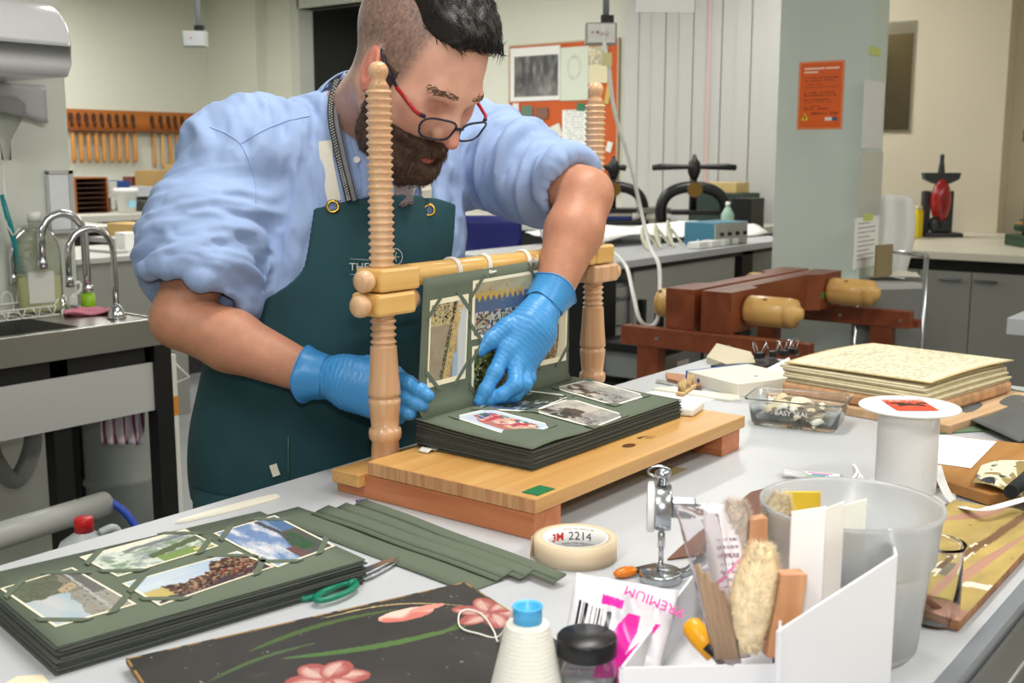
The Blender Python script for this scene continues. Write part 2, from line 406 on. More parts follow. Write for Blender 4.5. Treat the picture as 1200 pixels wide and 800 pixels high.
def post_prof():
    z0 = FZ - .018
    p = [(.0205, z0), (.0205, z0 + .006), (.019, z0 + .03), (.0225, z0 + .034), (.0235, z0 + .041), (.0225, z0 + .048), (.0192, z0 + .05),
         (.0205, z0 + .064), (.0225, z0 + .085), (.0228, z0 + .09), (.0205, z0 + .0915), (.0205, z0 + .0945), (.0228, z0 + .096), (.0228, z0 + .101),
         (.0205, z0 + .13), (.0185, z0 + .165), (.0185, z0 + .166)]
    p += thread_prof(z0 + .167, 1.452, .0098, .0186, .0142)
    p += [(.0150, 1.4525), (.0105, 1.4615), (.0095, 1.463)]
    for k in range(1, 9):
        a = -1.0 + 2.55 * k / 8; p.append((max(.0136 * math.cos(a), .0001), 1.475 + .0136 * math.sin(a)))
    return p
for x in (PLX, PRX):
    b = L(MB()); b.lathe(post_prof(), 32, (x, PY, 0)); b.build('threaded_post', m_maple, sf)
ZC = 1.196      # crossbar axis
# crossbar: round bar with square ends; nuts under it; pegs
b = L(MB())
b.lathe([(.0165, PLX + .045), (.0165, PRX - .045)], 24, (0, PY - .003, ZC), axis='x')
b.build('crossbar', m_bar, sf)
for x, s in ((PLX, 1), (PRX, -1)):
    b = L(MB()); b.box(x - .028, PY - .026, ZC - .017, x + .05 if s > 0 else x + .028, PY + .024, ZC + .015, .004)
    if s < 0: b.box(x - .05, PY - .026, ZC - .017, x - .029, PY + .024, ZC + .015, .004)
    b.build('bar_end', m_bar, sf)
    b = L(MB()); b.box(x - .036, PY - .028, ZC - .050, x + .040, PY + .026, ZC - .0185, .005); nut = b.build('nut', m_bar if s > 0 else m_maple, sf)
    if s > 0:
        kn = [(.009, 0), (.0125, .003), (.0155, .009), (.0158, .014), (.0145, .020), (.010, .024), (.0001, .0245)]
        for zz, nn in ((ZC - .001, 'bar_end'), (ZC - .034, 'nut')):
            b = L(MB()); b.lathe([(r, -h) for r, h in kn], 20, (x - (.028 if zz > ZC - .01 else .036), PY - .006, zz), axis='x'); b.build('peg_knob', m_maple, sf)
        b = L(MB()); b.lathe(kn, 20, (x + .040, PY - .002, ZC - .034), axis='x'); b.build('peg_knob', m_maple, sf)
    else:
        kn = [(.008, 0), (.0085, .004), (.0135, .005), (.0145, .008), (.0145, .019), (.012, .023), (.0001, .024)]
        b = L(MB()); b.lathe(kn, 20, (x + .040, PY - .006, ZC - .036), axis='x'); b.build('peg_knob', m_maple, sf)
# end grain faces of the left clamp (towards the viewer's left)
q = onz(631, 575, FZ)
b = L(MB()); b.box(q.x - .018, q.y - .012, FZ, q.x + .018, q.y + .012, FZ + .0012); b.M = L(MB()).M
st = b.build('sticker', M('green_sticker', (30, 112, 62), .35, var=(200, .25)), sf, label='dark green sticker on the near corner')
kx = onz(737, 522, FZ)
b = MB(); b.lathe([(.0105, 0), (.0105, .0003)], 20); o = b.build('knot', M('dark_knot', (92, 52, 30), .5, var=(150, .3)), sf, (kx.x - FX0, kx.y - FY0, FZ - TZ)); o.scale = (1.25, .8, 1)
b = L(MB())
for k in range(9):
    a = .2 + k * .22; c = Vector((kx.x + .05, kx.y - .006, 0)); b.tube([(c.x + .014 * math.cos(a), c.y + .014 * math.sin(a) , FZ + .0002), (c.x + .020 * math.cos(a), c.y + .020 * math.sin(a), FZ + .0002)], .0006, 5)
b.tube([(c.x + .008 * math.cos(a / 8), c.y + .008 * math.sin(a / 8), FZ + .0002) for a in range(0, 14)], .0005, 5)
b.build('stamped_mark', M('burnt_brand', (80, 52, 28), .6), sf)
# cord ties round the crossbar
m_cord = M('white_cotton_cord', (226, 222, 212), .85, bump=(900, .4))
for k, (px, knot) in enumerate(((527, 0), (562, 1), (608, 2), (637, 2))):
    X = ony(px, 315, PY).x
    b = MB()
    for dx in (-.0022, .0022):
        b.tube([(dx + (.004 * math.sin(a) if knot else 0), .0182 * math.cos(a), .0182 * math.sin(a)) for a in [2 * math.pi * j / 20 for j in range(20)]], .0021, 7, closed=True)
    t = tag(b.build('cord_loop', m_cord, None, (X, PY - .003, ZC)), ['plain white cord loop round the crossbar, nearest the left post', 'white cord loop with a flat knot, second from the left post',
        'white cord with a frayed knot on the crossbar beside the forearm', 'white cord loop on the crossbar half hidden by the forearm'][k], 'cord', 'cord ties on the crossbar')
    if knot == 1:
        b = MB(); b.tube([(-.012, -.0185, -.006), (-.004, -.0205, -.008), (.006, -.0205, -.007), (.014, -.019, -.006)], .0024, 7).tube([(-.014, -.018, -.002), (-.003, -.021, -.006), (.008, -.019, -.008)], .002, 7); b.build('knot', m_cord, t)
    if knot == 2:
        b = MB(); rr = random.Random(k)
        for j in range(14):
            a = rr.uniform(-1.2, 1.2); l = rr.uniform(.008, .02)
            b.tube([(rr.uniform(-.003, .003), -.019, .002), (l * math.sin(a) * .7, -.022 - l * .2, .002 + l * math.cos(a) * .5 - .004), (l * math.sin(a), -.021, .004 - l * .5 * rr.uniform(-1, 1.6))], .0008, 5)
        b.build('frayed_knot', m_cord, t)
# ---------------------------------------------------------------- album in the frame
m_page = M('dark_green_card', (92, 102, 86), .8, bump=(700, .15), var=(6, .04))
m_pedge = M('dark_leaf_edges', (74, 78, 72), .85, bump=(700, .2))
# ---- picture prints (u right, v up) ------------------------------------------------------------
def card(pic, border=.035, bc=(236, 228, 200)):
    def f(u, v):
        c = pic((u - border) / (1 - 2 * border), (v - border * 1.5) / (1 - 3 * border))
        m = (u < border) | (u > 1 - border) | (v < border * 1.5) | (v > 1 - border * 1.5)
        c = np.where(m[..., None], np.array(bc, float), c * .9); return c
    return f
def base(u, c): return np.zeros(u.shape + (3,)) + np.array(c, float)
def pic_bay(u, v):
    n = fbm(u * 3, v * 5, 3); c = mixc(base(u, (120, 150, 196)), (232, 232, 236), sst(.35, .65, n + (v - .6) * .2))
    c = mixc(c, (86, 122, 160), (v < .2 + .1 * (1 - u)) * sst(.25, .6, u))
    h = .30 + .25 * sst(.75, .05, u) * (.7 + .3 * vnoise(u * 14, u * 0, 5))
    c = mixc(c, (92, 92, 84), (v < h) & (u < .62)); c = mixc(c, (58, 96, 56), (v < h - .04) & (u < .55) & (v > .14) & (u > .12))
    c = mixc(c, (84, 84, 82), (np.abs(v - .22 - .12 * u) < .03 + .02 * vnoise(u * 40, v * 9, 2)) & (u > .3))
    c = mixc(c, (118, 84, 78), (u < .25) & (v > .40) & (v < .58)); return c * (.9 + .2 * vnoise(u * 80, v * 50, 9))[..., None]
def pic_hills(u, v):
    n = fbm(u * 8, v * 6, 11); c = mixc(base(u, (214, 222, 208)), (138, 152, 150), sst(.45, .7, n))
    c = mixc(c, (236, 234, 214), v > .82 + .12 * vnoise(u * 6, u * 0, 3)); c = mixc(c, (120, 146, 110), sst(.5, .7, fbm(u * 10, v * 7, 21)) * (v < .7))
    c = mixc(c, (118, 124, 126), (np.abs(v - .74 - .08 * vnoise(u * 9, u * 0, 8)) < .06) & (u > .3))
    c = mixc(c, (70, 92, 50), (np.abs(v - .28 - .45 * (u - .4)) < .07 + .05 * vnoise(u * 30, v * 20, 4)) & (u > .42))
    c = mixc(c, (120, 150, 66), (v < .26) & (u > .46) & (u < .86)); c = mixc(c, (226, 210, 120), (np.abs(v - .1) < .04) & (u > .80))
    return c * (.9 + .2 * vnoise(u * 90, v * 60, 9))[..., None]
def pic_city(u, v):
    c = mixc(base(u, (176, 200, 222)), (226, 232, 238), fbm(u * 3, v * 3, 5))
    h = .62 + .22 * (vnoise(u * 7, u * 0, 3) - .5) + .1 * (vnoise(u * 30, u * 0, 7) - .5) - .35 * sst(.22, .0, u) + .3 * sst(.55, .75, u) - .1
    bl = mixc(base(u, (88, 58, 44)), (176, 150, 118), (vnoise(u * 46, v * 26, 12) > .62)); bl = mixc(bl, (46, 32, 30), vnoise(u * 38, v * 22, 31) > .68)
    bl = mixc(bl, (196, 60, 48), vnoise(u * 60, v * 40, 51) > .88)
    c = np.where((v < h)[..., None], bl, c); c = mixc(c, (206, 186, 110), (u < .16) & (v < .5) & (v > .12))
    c = mixc(c, (74, 60, 66), (v < .2 * vnoise(u * 8, u * 0, 2) + .05 + .2 * sst(.5, 1, u)) & (vnoise(u * 30, v * 30, 3) > .35)); return c
def pic_street(u, v):
    c = mixc(base(u, (166, 196, 214)), (232, 226, 222), fbm(u * 3, v * 4, 15)); c = mixc(c, (84, 90, 62), (u > .52 + .06 * vnoise(v * 9, v * 0, 3)) * (vnoise(u * 40, v * 30, 2) * .3 + .75))
    c = mixc(c, (150, 140, 124), (v < .55 - .3 * u + .1 * vnoise(u * 12, v * 0, 4)) * (.6 + .4 * vnoise(u * 60, v * 50, 8))); c = mixc(c, (196, 172, 136), (np.abs(u - .75 + .3 * v) < .06) & (v < .5))
    c = mixc(c, (96, 96, 92), (v < .22) & (u > .4)); c = mixc(c, (190, 190, 188), np.abs(v - .25 + .1 * u) < .025); c = mixc(c, (88, 72, 62), (vnoise(u * 40, v * 40, 19) > .82) & (v < .5)); return c * .9 + 10
def pic_players(u, v):
    c = base(u, (214, 226, 240)); ins = (u > .08) & (u < .94) & (v > .12) & (v < .86)
    g = mixc(base(u, (232, 176, 150)), (200, 60, 60), sst(.5, .6, fbm(u * 9, v * 6, 5))); g = mixc(g, (54, 116, 80), sst(.55, .62, fbm(u * 8, v * 5, 25)) * (v > .5)); g = mixc(g, (60, 84, 160), sst(.62, .66, fbm(u * 10, v * 7, 45)))
    g = mixc(g, (240, 222, 190), sst(.6, .66, fbm(u * 12, v * 8, 65))); g = mixc(g, (196, 120, 90), (v < .3) & (u > .35)); g = mixc(g, (200, 216, 236), (v < .45 - u) | (v > .6 + .5 * np.sin(u * 3))); return np.where(ins[..., None], g, c)
def pic_grey(seed):
    def f(u, v):
        c = mixc(base(u, (206, 200, 186)), (150, 150, 146), sst(.4, .7, fbm(u * 4, v * 4, seed))); c = mixc(c, (84, 72, 62), sst(.5, .6, fbm(u * 7, v * 6, seed + 3)) * (v < .62)); c = mixc(c, (46, 46, 48), sst(.6, .66, fbm(u * 11, v * 9, seed + 9)) * (v < .55))
        c = mixc(c, (150, 150, 150), (u > .6) * (vnoise(u * 70, v * 50, seed) > .45)); return c
    return f
def pic_forest(u, v):
    c = mixc(base(u, (70, 84, 62)), (36, 44, 40), fbm(u * 8, v * 8, 4)); c = mixc(c, (88, 104, 132), sst(.5, .6, fbm(u * 5, v * 6, 41)) * (v < .6)); c = mixc(c, (170, 176, 180), sst(.62, .68, fbm(u * 12, v * 9, 43))); return c
def pic_road(u, v):      # sky on the right-hand side of the sheet
    c = mixc(base(u, (150, 136, 112)), (176, 164, 140), fbm(u * 6, v * 12, 2)); c = mixc(c, (214, 218, 220), sst(.72, .8, u + .05 * (v - .5))); c = mixc(c, (168, 190, 214), (u > .66) * (u < .8) * sst(.35, .3, v))
    x = u - (.32 + .36 * v); c = mixc(c, (70, 54, 44), (np.abs(x) < .05) & (vnoise(u * 26, v * 60, 6) > .42)); c = mixc(c, (214, 182, 112), (np.abs(x - .14) < .09) & (vnoise(u * 30, v * 60, 16) > .4)); c = mixc(c, (96, 104, 62), (np.abs(x - .02) < .03) & (v < .6))
    c = mixc(c, (206, 190, 130), (v > .72) & (u < .6) & (vnoise(u * 22, v * 40, 36) > .45)); c = mixc(c, (60, 44, 40), (v > .74) & (u < .62) & (vnoise(u * 24, v * 40, 46) > .7)); return c
def pic_parade(u, v):
    c = mixc(base(u, (196, 186, 150)), (160, 150, 120), fbm(u * 5, v * 6, 3)); c = mixc(c, (86, 104, 134), (v < .74) & (v > .42)); c = mixc(c, (206, 168, 70), (np.abs(v - .74 - .05 * np.sin(u * 70)) < .05) & (u < .8))
    c = mixc(c, (66, 62, 62), (v < .42) & (vnoise(u * 40, v * 30, 6) > .45)); c = mixc(c, (200, 196, 186), (v < .44) & (vnoise(u * 36, v * 26, 26) > .62)); c = mixc(c, (70, 84, 58), (v < .26) & (u > .35) & (vnoise(u * 16, v * 12, 3) > .4)); c = mixc(c, (170, 120, 90), (vnoise(u * 30, v * 18, 77) > .86)); return c
def pic_garden(u, v):
    c = mixc(base(u, (132, 140, 66)), (70, 84, 40), sst(.4, .6, fbm(u * 8, v * 7, 4))); c = mixc(c, (40, 38, 36), (u < .5) & (vnoise(u * 40, v * 22, 3) > .55) & (v < .7)); c = mixc(c, (146, 112, 70), u > .6); c = mixc(c, (214, 212, 206), (vnoise(u * 50, v * 30, 9) > .84)); return c
def pic_bark(u, v):
    c = mixc(base(u, (150, 118, 74)), (108, 82, 50), vnoise(u * 16 + v * 2, v * 3, 7)); c = mixc(c, (222, 216, 190), u > .72 + .06 * np.sin(v * 5)); c = mixc(c, (214, 204, 170), np.abs(np.sin(u * 20 + v * 3)) > .985); return c
def postcard(label, pic, corners, group, res=(84, 56), border=.035, bc=(236, 228, 200), lift=.0007):
    P = [Vector(c) for c in corners]; ctr = sum(P, Vector()) / 4
    nrm = (P[1] - P[0]).cross(P[3] - P[0]).normalized()
    def pos(u, v): return (P[0] * (1 - u) + P[1] * u) * (1 - v) + (P[3] * (1 - u) + P[2] * u) * v - ctr
    o = printed('postcard', card(pic, border, bc), res[0], res[1], pos, .0005, None, print_mat(.35)); o.location = ctr + nrm * lift
    return tag(o, label, 'postcard', group)
def straps(corners, parent, inv, c=.024, w=.0085, lift=.0016, th=.0009, off=.0):
    """diagonal card bands that hold the corners of a postcard"""
    P = [Vector(q) for q in corners]; nrm = (P[1] - P[0]).cross(P[3] - P[0]).normalized()
    for i in range(4):
        a = P[i]; e1 = (P[(i + 1) % 4] - a).normalized(); e2 = (P[(i - 1) % 4] - a).normalized()
        k = w * 1.414; ex = .006
        p = [a + e1 * (c + k) - e2 * ex + e1 * ex, a + e2 * (c + k) - e1 * ex + e2 * ex, a + e2 * c - e1 * ex + e2 * ex, a + e1 * c - e2 * ex + e1 * ex]
        vs = [inv @ (q + nrm * (lift - th)) for q in p] + [inv @ (q + nrm * lift) for q in p]
        MB().add(vs, [(3, 2, 1, 0), (4, 5, 6, 7), (0, 1, 5, 4), (1, 2, 6, 5), (2, 3, 7, 6), (3, 0, 4, 7)]).build('corner_strap', m_page, parent)
def pockets(corners, parent, inv, c=.018, lift=.0016):
    P = [Vector(q) for q in corners]; nrm = (P[1] - P[0]).cross(P[3] - P[0]).normalized(); ex = .004
    for i in range(4):
        a = P[i]; e1 = (P[(i + 1) % 4] - a).normalized(); e2 = (P[(i - 1) % 4] - a).normalized()
        p = [a - (e1 + e2) * ex, a + e1 * c - e2 * ex, a + e1 * (c - .003), a + e2 * (c - .003), a + e2 * c - e1 * ex]
        vs = [inv @ (q + nrm * (lift - .0009)) for q in p] + [inv @ (q + nrm * lift) for q in p]
        MB().add(vs, [(4, 3, 2, 1, 0), (5, 6, 7, 8, 9)] + [(k, (k + 1) % 5, 5 + (k + 1) % 5, 5 + k) for k in range(5)]).build('corner_pocket', m_page, parent)
rnd = random.Random(5)
# ---- album on the sewing frame -----------------------------------------------------------------
AX0, AX1, AY0, AY1 = 1.153, 1.548, .854, 1.060
NL = 16; PITCHL = .0017
def album_z(Y): t = max(0, min(1, (Y - AY0) / (AY1 - AY0))); return .9808 + .0125 * t ** 1.6
al = thing('photo_album', 'dark green postcard album with one leaf raised, held in the sewing frame', 'album', (AX0, AY0, FZ + .0006))
AO = Vector((AX0, AY0, FZ + .0006)); AINV = Matrix.Translation(-AO)
for k in range(NL):
    jx, jy = rnd.uniform(-.0016, .0016), rnd.uniform(-.0018, .0012); zb = k * PITCHL; top = (k == NL - 1)
    wv = rnd.uniform(-.0004, .0004)
    def fn(u, v, k=k, jx=jx, jy=jy, wv=wv, top=top):
        Y = v * (AY1 - AY0); fr = (k + 1) / NL
        z = (album_z(AY0 + Y) - FZ - .0006) * fr + wv * math.sin(u * 5 + k)
        if top: z += .002 + .0035 * math.exp(-((u - .12) / .12) ** 2) * math.exp(-(v / .5) ** 2)
        return (u * (AX1 - AX0) + jx, Y + jy * (1 - v), z)
    o = MB().sheet(fn, 16, 8, .0011).build('leaf', m_page if top else m_pedge, al)
    if top: top_leaf = o
def onalb(px, py):
    z = .985
    for _ in range(6): p = onz(px, py, z); z = album_z(p.y) + .002
    return p
fc = [((530, 489), (609, 515), (649, 499), (572, 479)), ((623, 482), (696, 502), (734, 487), (668, 467)), ((648, 455), (720, 476), (759, 464), (690, 445)), ((556, 480), (624, 483), (670, 464), (612, 457))]
fl = ['colour postcard of red and blue figures on the flat album leaf', 'faded grey landscape postcard on the flat album leaf, nearest its front edge', 'black and white postcard at the far right of the flat album leaf', 'dark blue-green postcard on the flat album leaf under the fingertips']
fp = [pic_players, pic_grey(3), pic_grey(33), pic_forest]
for q, lb, pc in zip(fc, fl, fp):
    cs = [onalb(*p) + Vector((0, 0, .0004)) for p in q]
    postcard(lb, pc, cs, 'postcards on the flat leaf', border=.03, bc=(232, 230, 218)); pockets(cs, top_leaf, AINV)
# raised leaf
YP = 1.0655
def up_pt(px, py):   # the raised leaf leans very slightly
    Y = YP
    for _ in range(4): p = ony(px, py, Y); Y = 1.0595 + (YP - 1.0595) * max(0, min(1, (p.z - .985) / .2))
    return p
tl, tr_, bl_, br_ = up_pt(497, 326), up_pt(668, 299), up_pt(489, 492), up_pt(667, 447)
def fn(u, v):
    p = (tl * (1 - u) + tr_ * u) * v + (bl_ * (1 - u) + br_ * u) * (1 - v)
    return p - AO + Vector((0, .004 * sst(.8, 1., np.float64(u)) * (1 - v), 0)) - Vector((0, .012 * (1 - v) ** 30, 0))
rl = MB().sheet(fn, 16, 12, .0011).build('raised_leaf', m_page, al, label='upright green leaf filled with postcards')
uc = [((500, 455), (545, 443), (549, 344), (504, 352)), ((552, 398), (628, 386), (631, 316), (554, 329)), ((552, 471), (615, 458), (618, 396), (553, 406)), ((622, 431), (663, 422), (666, 318), (626, 326))]
ul = ['upright postcard of a car-lined road on the raised leaf, nearest the left glove', 'wide postcard with a yellow garland at the top of the raised leaf', 'green garden postcard low on the raised leaf behind the thumb', 'brown and cream postcard at the right edge of the raised leaf']
up_ = [pic_road, pic_parade, pic_garden, pic_bark]
for q, lb, pc, rs in zip(uc, ul, up_, ((56, 84), (84, 56), (84, 56), (50, 84))):
    cs = [up_pt(*p) for p in q]
    postcard(lb, pc, cs, 'postcards on the raised leaf', rs, border=.04); straps(cs, rl, AINV, c=.016, w=.006)
# binding remnants at the spine
tag(MB().sheet(lambda u, v: (u * .05, v * .02, .001 + .004 * math.sin(u * 9) ** 2), 10, 4, .0006).build('linen_scrap', M('linen', (214, 212, 204), .9), None, (1.135, 1.052 - .03, FZ + .0008)), 'frayed scrap of white linen at the spine of the album', 'cloth')
# ---- eraser block and tuft on the frame board ----------------------------------------------------
e = onz(808, 483, FZ)
tag(B(-.034, -.018, 0, .034, .018, .014, .004).build('eraser', M('white_eraser', (232, 232, 230), .5), None, (e.x, e.y + .002, FZ + .0005), .22), 'white eraser block lying on the sewing frame beside the album', 'eraser')
b = MB(); rr = random.Random(3)
for k in range(90):
    x = rr.uniform(-.03, .03); l = rr.uniform(.008, .016); b.tube([(x, rr.uniform(-.004, .004), 0), (x + rr.uniform(-.004, .004), rr.uniform(-.006, .006), l)], [.0011, .0004], 4)
e2 = onz(803, 460, FZ)
t = thing('tan_brush', 'tan bristle brush lying behind the white eraser', 'brush', (e2.x + .004, e2.y, FZ + .0005), .25); t.scale = (1.3, 1.3, 1.3)
B(-.034, -.006, 0, .034, .006, .006, .002).build('brush_back', M('tan_bristle', (206, 178, 128), .8), t); b.M = Matrix.Identity(4); bo = b.build('bristles', MATS['tan_bristle'], t, (0, 0, .005)); bo['kind'] = 'stuff'
# ---- album stack at left -----------------------------------------------------------------------
LA, LB_, LC = onz(312, 597, .9285), onz(428, 655, .9285), onz(67, 757, .9285)
ang = math.atan2(LB_.y - LC.y, LB_.x - LC.x); LWd = (LB_ - LC).length; LHt = (LA - LB_).length
lt = thing('photo_album', 'stack of dark green album leaves with four postcards, lying at the left', 'album', (LC.x, LC.y, TZ), ang)
LI = (Matrix.Translation((LC.x, LC.y, TZ)) @ Matrix.Rotation(ang, 4, 'Z')).inverted()
NL2 = 14
for k in range(NL2):
    jx, jy = rnd.uniform(-.003, .0025), rnd.uniform(-.002, .002); top = k == NL2 - 1
    if top: jx = jy = 0
    wv = rnd.uniform(.0003, .0009)
    def fn(u, v, k=k, jx=jx, jy=jy, wv=wv): return (u * LWd + jx, v * LHt + jy, .0288 * (k + 1) / NL2 - .0003 + (0 if k == NL2 - 1 else wv * math.sin(u * 7 + k * 1.7) * .5))
    o = MB().sheet(fn, 14, 3, .0014).build('leaf', m_page if top else m_pedge, lt)
    if top: ltop = o
lc = [((393, 640), (322, 604), (250, 625), (325, 665)), ((138, 676), (256, 640), (217, 620), (93, 653)), ((187, 710), (322, 664), (278, 646), (143, 684)), ((160, 708), (85, 665), (0, 690), (65, 735))]
ll = ['blue sky and bay postcard on the leftmost album, nearest the green strips', 'misty green hills postcard on the leftmost album', 'dark brown city postcard on the leftmost album, nearest its front edge', 'grey street and trees postcard at the left end of the album']
for q, lb, pc in zip(lc, ll, (pic_bay, pic_hills, pic_city, pic_street)):
    cs = [onz(p[0], p[1], .929) for p in q]
    postcard(lb, pc, cs, 'postcards on the left album', (100, 66), border=.025, bc=(238, 230, 205)); straps(cs, ltop, LI, c=.017, w=.0075)
# ---- bone folder ---------------------------------------------------------------------------------
f0, f1 = onz(205, 614, TZ), onz(327, 582, TZ); ln = (f1 - f0).length
pf = [(0, 0), (.012, .0045), (.05, .0085), (ln * .7, .0098), (ln - .01, .0085), (ln - .003, .006), (ln, 0)]
poly = [(x, -y) for x, y in pf] + [(x, y) for x, y in reversed(pf[1:-1])]
bm = bmesh.new(); vv = [bm.verts.new((x, y, 0)) for x, y in poly]; fce = bm.faces.new(vv); r = bmesh.ops.extrude_face_region(bm, geom=[fce])
for q in r['geom']:
    if isinstance(q, bmesh.types.BMVert): q.co.z = .0035
bmesh.ops.recalc_face_normals(bm, faces=bm.faces[:])
bmesh.ops.bevel(bm, geom=[e_ for e_ in bm.edges if abs(e_.verts[0].co.z - e_.verts[1].co.z) < 1e-6 and e_.verts[0].co.z > .003], offset=.0012, segments=2, affect='EDGES')
tag(MB().bm(bm).build('bone_folder', M('bone', (226, 222, 206), .35), None, (f0.x, f0.y, TZ + .0005), math.atan2(f1.y - f0.y, f1.x - f0.x)), 'cream bone folder at the far edge of the bench', 'bone folder')
# ---- loose dark green strips -----------------------------------------------------------------------
SP = [((330, 600), (570, 688), .052, .0015, 'broad dark green card strip, lowest of the loose strips'), ((375, 602), (592, 680), .028, .0035, 'folded dark green strip second in the loose pile'),
      ((398, 600), (618, 681), .022, .0055, 'narrow dark green strip in the middle of the loose pile'), ((420, 597), (656, 688), .020, .0075, 'narrow dark green strip, the one reaching nearest the tape roll')]
for (a, bq, wd, zz, lb) in SP:
    A, B2 = onz(a[0], a[1], TZ), onz(bq[0], bq[1], TZ); dv = B2 - A; l = dv.length
    def fn(u, v, l=l, wd=wd): return (u * l, (v - .5) * wd, .0012 + .004 * (v if wd < .03 else 0) + .0012 * math.sin(u * 6) ** 2)
    b = MB().sheet(fn, 12, 3, .001)
    if wd < .03: b.sheet(lambda u, v, l=l, wd=wd: (u * l, wd * .5 - v * wd * .7, .0056 - .0035 * v + .0012 * math.sin(u * 6) ** 2), 12, 3, .001)
    tag(b.build('card_strip', m_page, None, (A.x, A.y, TZ + zz - .001), math.atan2(dv.y, dv.x)), lb, 'paper strip', 'loose green strips')
# ---- scissors --------------------------------------------------------------------------------------
s0, s1 = onz(362, 708, TZ), onz(467, 660, TZ); an = math.atan2(s1.y - s0.y, s1.x - s0.x); l = (s1 - s0).length
t = thing('scissors', 'small scissors with green plastic handles beside the leaf stack', 'scissors', (s0.x, s0.y, TZ), an)
m_gpl = M('green_plastic', (18, 118, 92), .3); m_blade = M('scissor_steel', (200, 202, 205), .2, 1.0)
for sgn in (1, -1):
    zb = .004 if sgn > 0 else .0075
    b = MB(); c = (l * .2, sgn * .012); b.tube([(c[0] + l * .2 * math.cos(a), c[1] + .011 * math.sin(a), zb) for a in [2 * math.pi * j / 24 for j in range(24)]], .0034, 8, closed=True)
    b.tube([(l * .36, sgn * .010, zb), (l * .46, sgn * .003, zb), (l * .56, -sgn * .002, zb)], [.004, .0045, .004], 8); b.build('handle', m_gpl, t)
    b = MB(); b.prism([(l * .48, -sgn * .006), (l * .62, -sgn * .0095), (l * .9, -sgn * .006), (l, -sgn * .001), (l, sgn * .001), (l * .62, sgn * .004), (l * .48, sgn * .005)][::sgn], zb - .0008, zb + .0008); b.build('blade', m_blade, t)
MB().lathe([(.003, .002), (.003, .0095), (.0001, .0102)], 12, (l * .56, 0, 0)).build('pivot_screw', m_blade, t)
# ---- black painted album cover -----------------------------------------------------------------------
k0, k1, k2 = onz(147, 772, .911), onz(545, 682, .911), onz(657, 742, .911)
ca = math.atan2(k1.y - k0.y, k1.x - k0.x); cw = (k1 - k0).length; ch = .225
ct = thing('album_cover', 'worn black lacquered album cover painted with pink tulips', 'book cover', (k0.x, k0.y, TZ), ca)
def pic_tulip(u, v):   # u along the far edge, v=1 at the far edge; metres from the far-left corner
    x = u * cw; y = (1 - v) * ch
    c = base(u, (50, 48, 46)) * (.85 + .35 * fbm(u * 6, v * 4, 2))[..., None]; c = mixc(c, (92, 88, 82), sst(.66, .8, fbm(u * 9, v * 7, 9)) * .4); c = mixc(c, (150, 146, 138), vnoise(u * 120, v * 70, 5) > .975)
    def seg(ax, ay, bx, by, w0, w1, bow, col, cc, al=1):
        dx, dy = bx - ax, by - ay; L2 = dx * dx + dy * dy; t = ((x - ax) * dx + (y - ay) * dy) / L2; L_ = math.sqrt(L2)
        dd = ((x - ax) * -dy + (y - ay) * dx) / L_ - bow * np.sin(np.clip(t, 0, 1) * np.pi); wd = (w0 + (w1 - w0) * np.clip(t, 0, 1)) * np.sqrt(np.clip(np.sin(np.clip(t, 0.0, 1) * np.pi), 0, 1) + .02)
        return mixc(cc, col, ((np.abs(dd) < wd) & (t > 0) & (t < 1)) * al)
    c = seg(.10, .045, .26, .028, .0045, .004, -.012, (74, 96, 48), c, .9); c = seg(.12, .075, .30, .10, .005, .0055, .01, (78, 112, 56), c, .9); c = seg(.05, .085, .16, .06, .003, .003, -.008, (84, 110, 62), c, .7)
    c = seg(.26, .105, .36, .05, .002, .002, .006, (84, 100, 56), c, .8); c = seg(.19, .010, .325, .06, .0012, .0012, -.02, (196, 172, 120), c, .9)
    def flower(cx, cy, r, n, rot, el=.6, cc=None):
        for k in range(n):
            a = rot + k * 2 * math.pi / n; px, py = cx + r * .55 * math.cos(a), cy + r * .55 * math.sin(a)
            ca_, sa_ = math.cos(a), math.sin(a); lx = (x - px) * ca_ + (y - py) * sa_; ly = -(x - px) * sa_ + (y - py) * ca_
            q = (lx / (r * .55)) ** 2 + (ly / (r * .55 * el)) ** 2
            tone = np.array((222, 176, 164), float) * 1; col = mixc(base(u, (196, 160, 150)), (156, 80, 76), sst(.2, 1., q + .5 * (ly > 0))); cc = np.where((q < 1)[..., None], col, cc)
        return cc
    c = flower(.140, .135, .034, 6, .3, .75, c); c = flower(.335, .085, .036, 6, .8, .6, c)
    lx = x - .262; ly = y - .045; q = (lx / .03) ** 2 + (ly / .014) ** 2; c = np.where((q < 1)[..., None], mixc(base(u, (226, 190, 176)), (196, 112, 102), sst(-.004, .006, ly + .004 * np.sin(lx * 200))), c)
    q = ((lx - .025) / .02) ** 2 + ((ly + .004) / .006) ** 2; c = np.where((q < 1)[..., None], np.array((206, 138, 126.)), c)
    ed = np.minimum(np.minimum(x, cw - x), np.minimum(y, ch - y)); c = mixc(c, (150, 116, 66), (ed < .0025) & (fbm(u * 40, v * 30, 6) > .45)); return c
printed('painted_face', pic_tulip, 300, 150, lambda u, v: (u * cw, (v - 1) * ch, .0115), .0004, ct, print_mat(.5))
m_cov = M('worn_leather_edge', (112, 84, 48), .7, var=(120, .4)); m_covb = M('black_board', (34, 32, 30), .6)
B(0, -ch, .0065, cw, 0, .0110, .001).build('front_board', m_cov, ct); B(.006, -ch, .001, cw - .004, -.003, .0055, .001).build('back_board', m_covb, ct)
# ---------------------------------------------------------------- things on the bench, right half and foreground
Rn = random.Random(11)
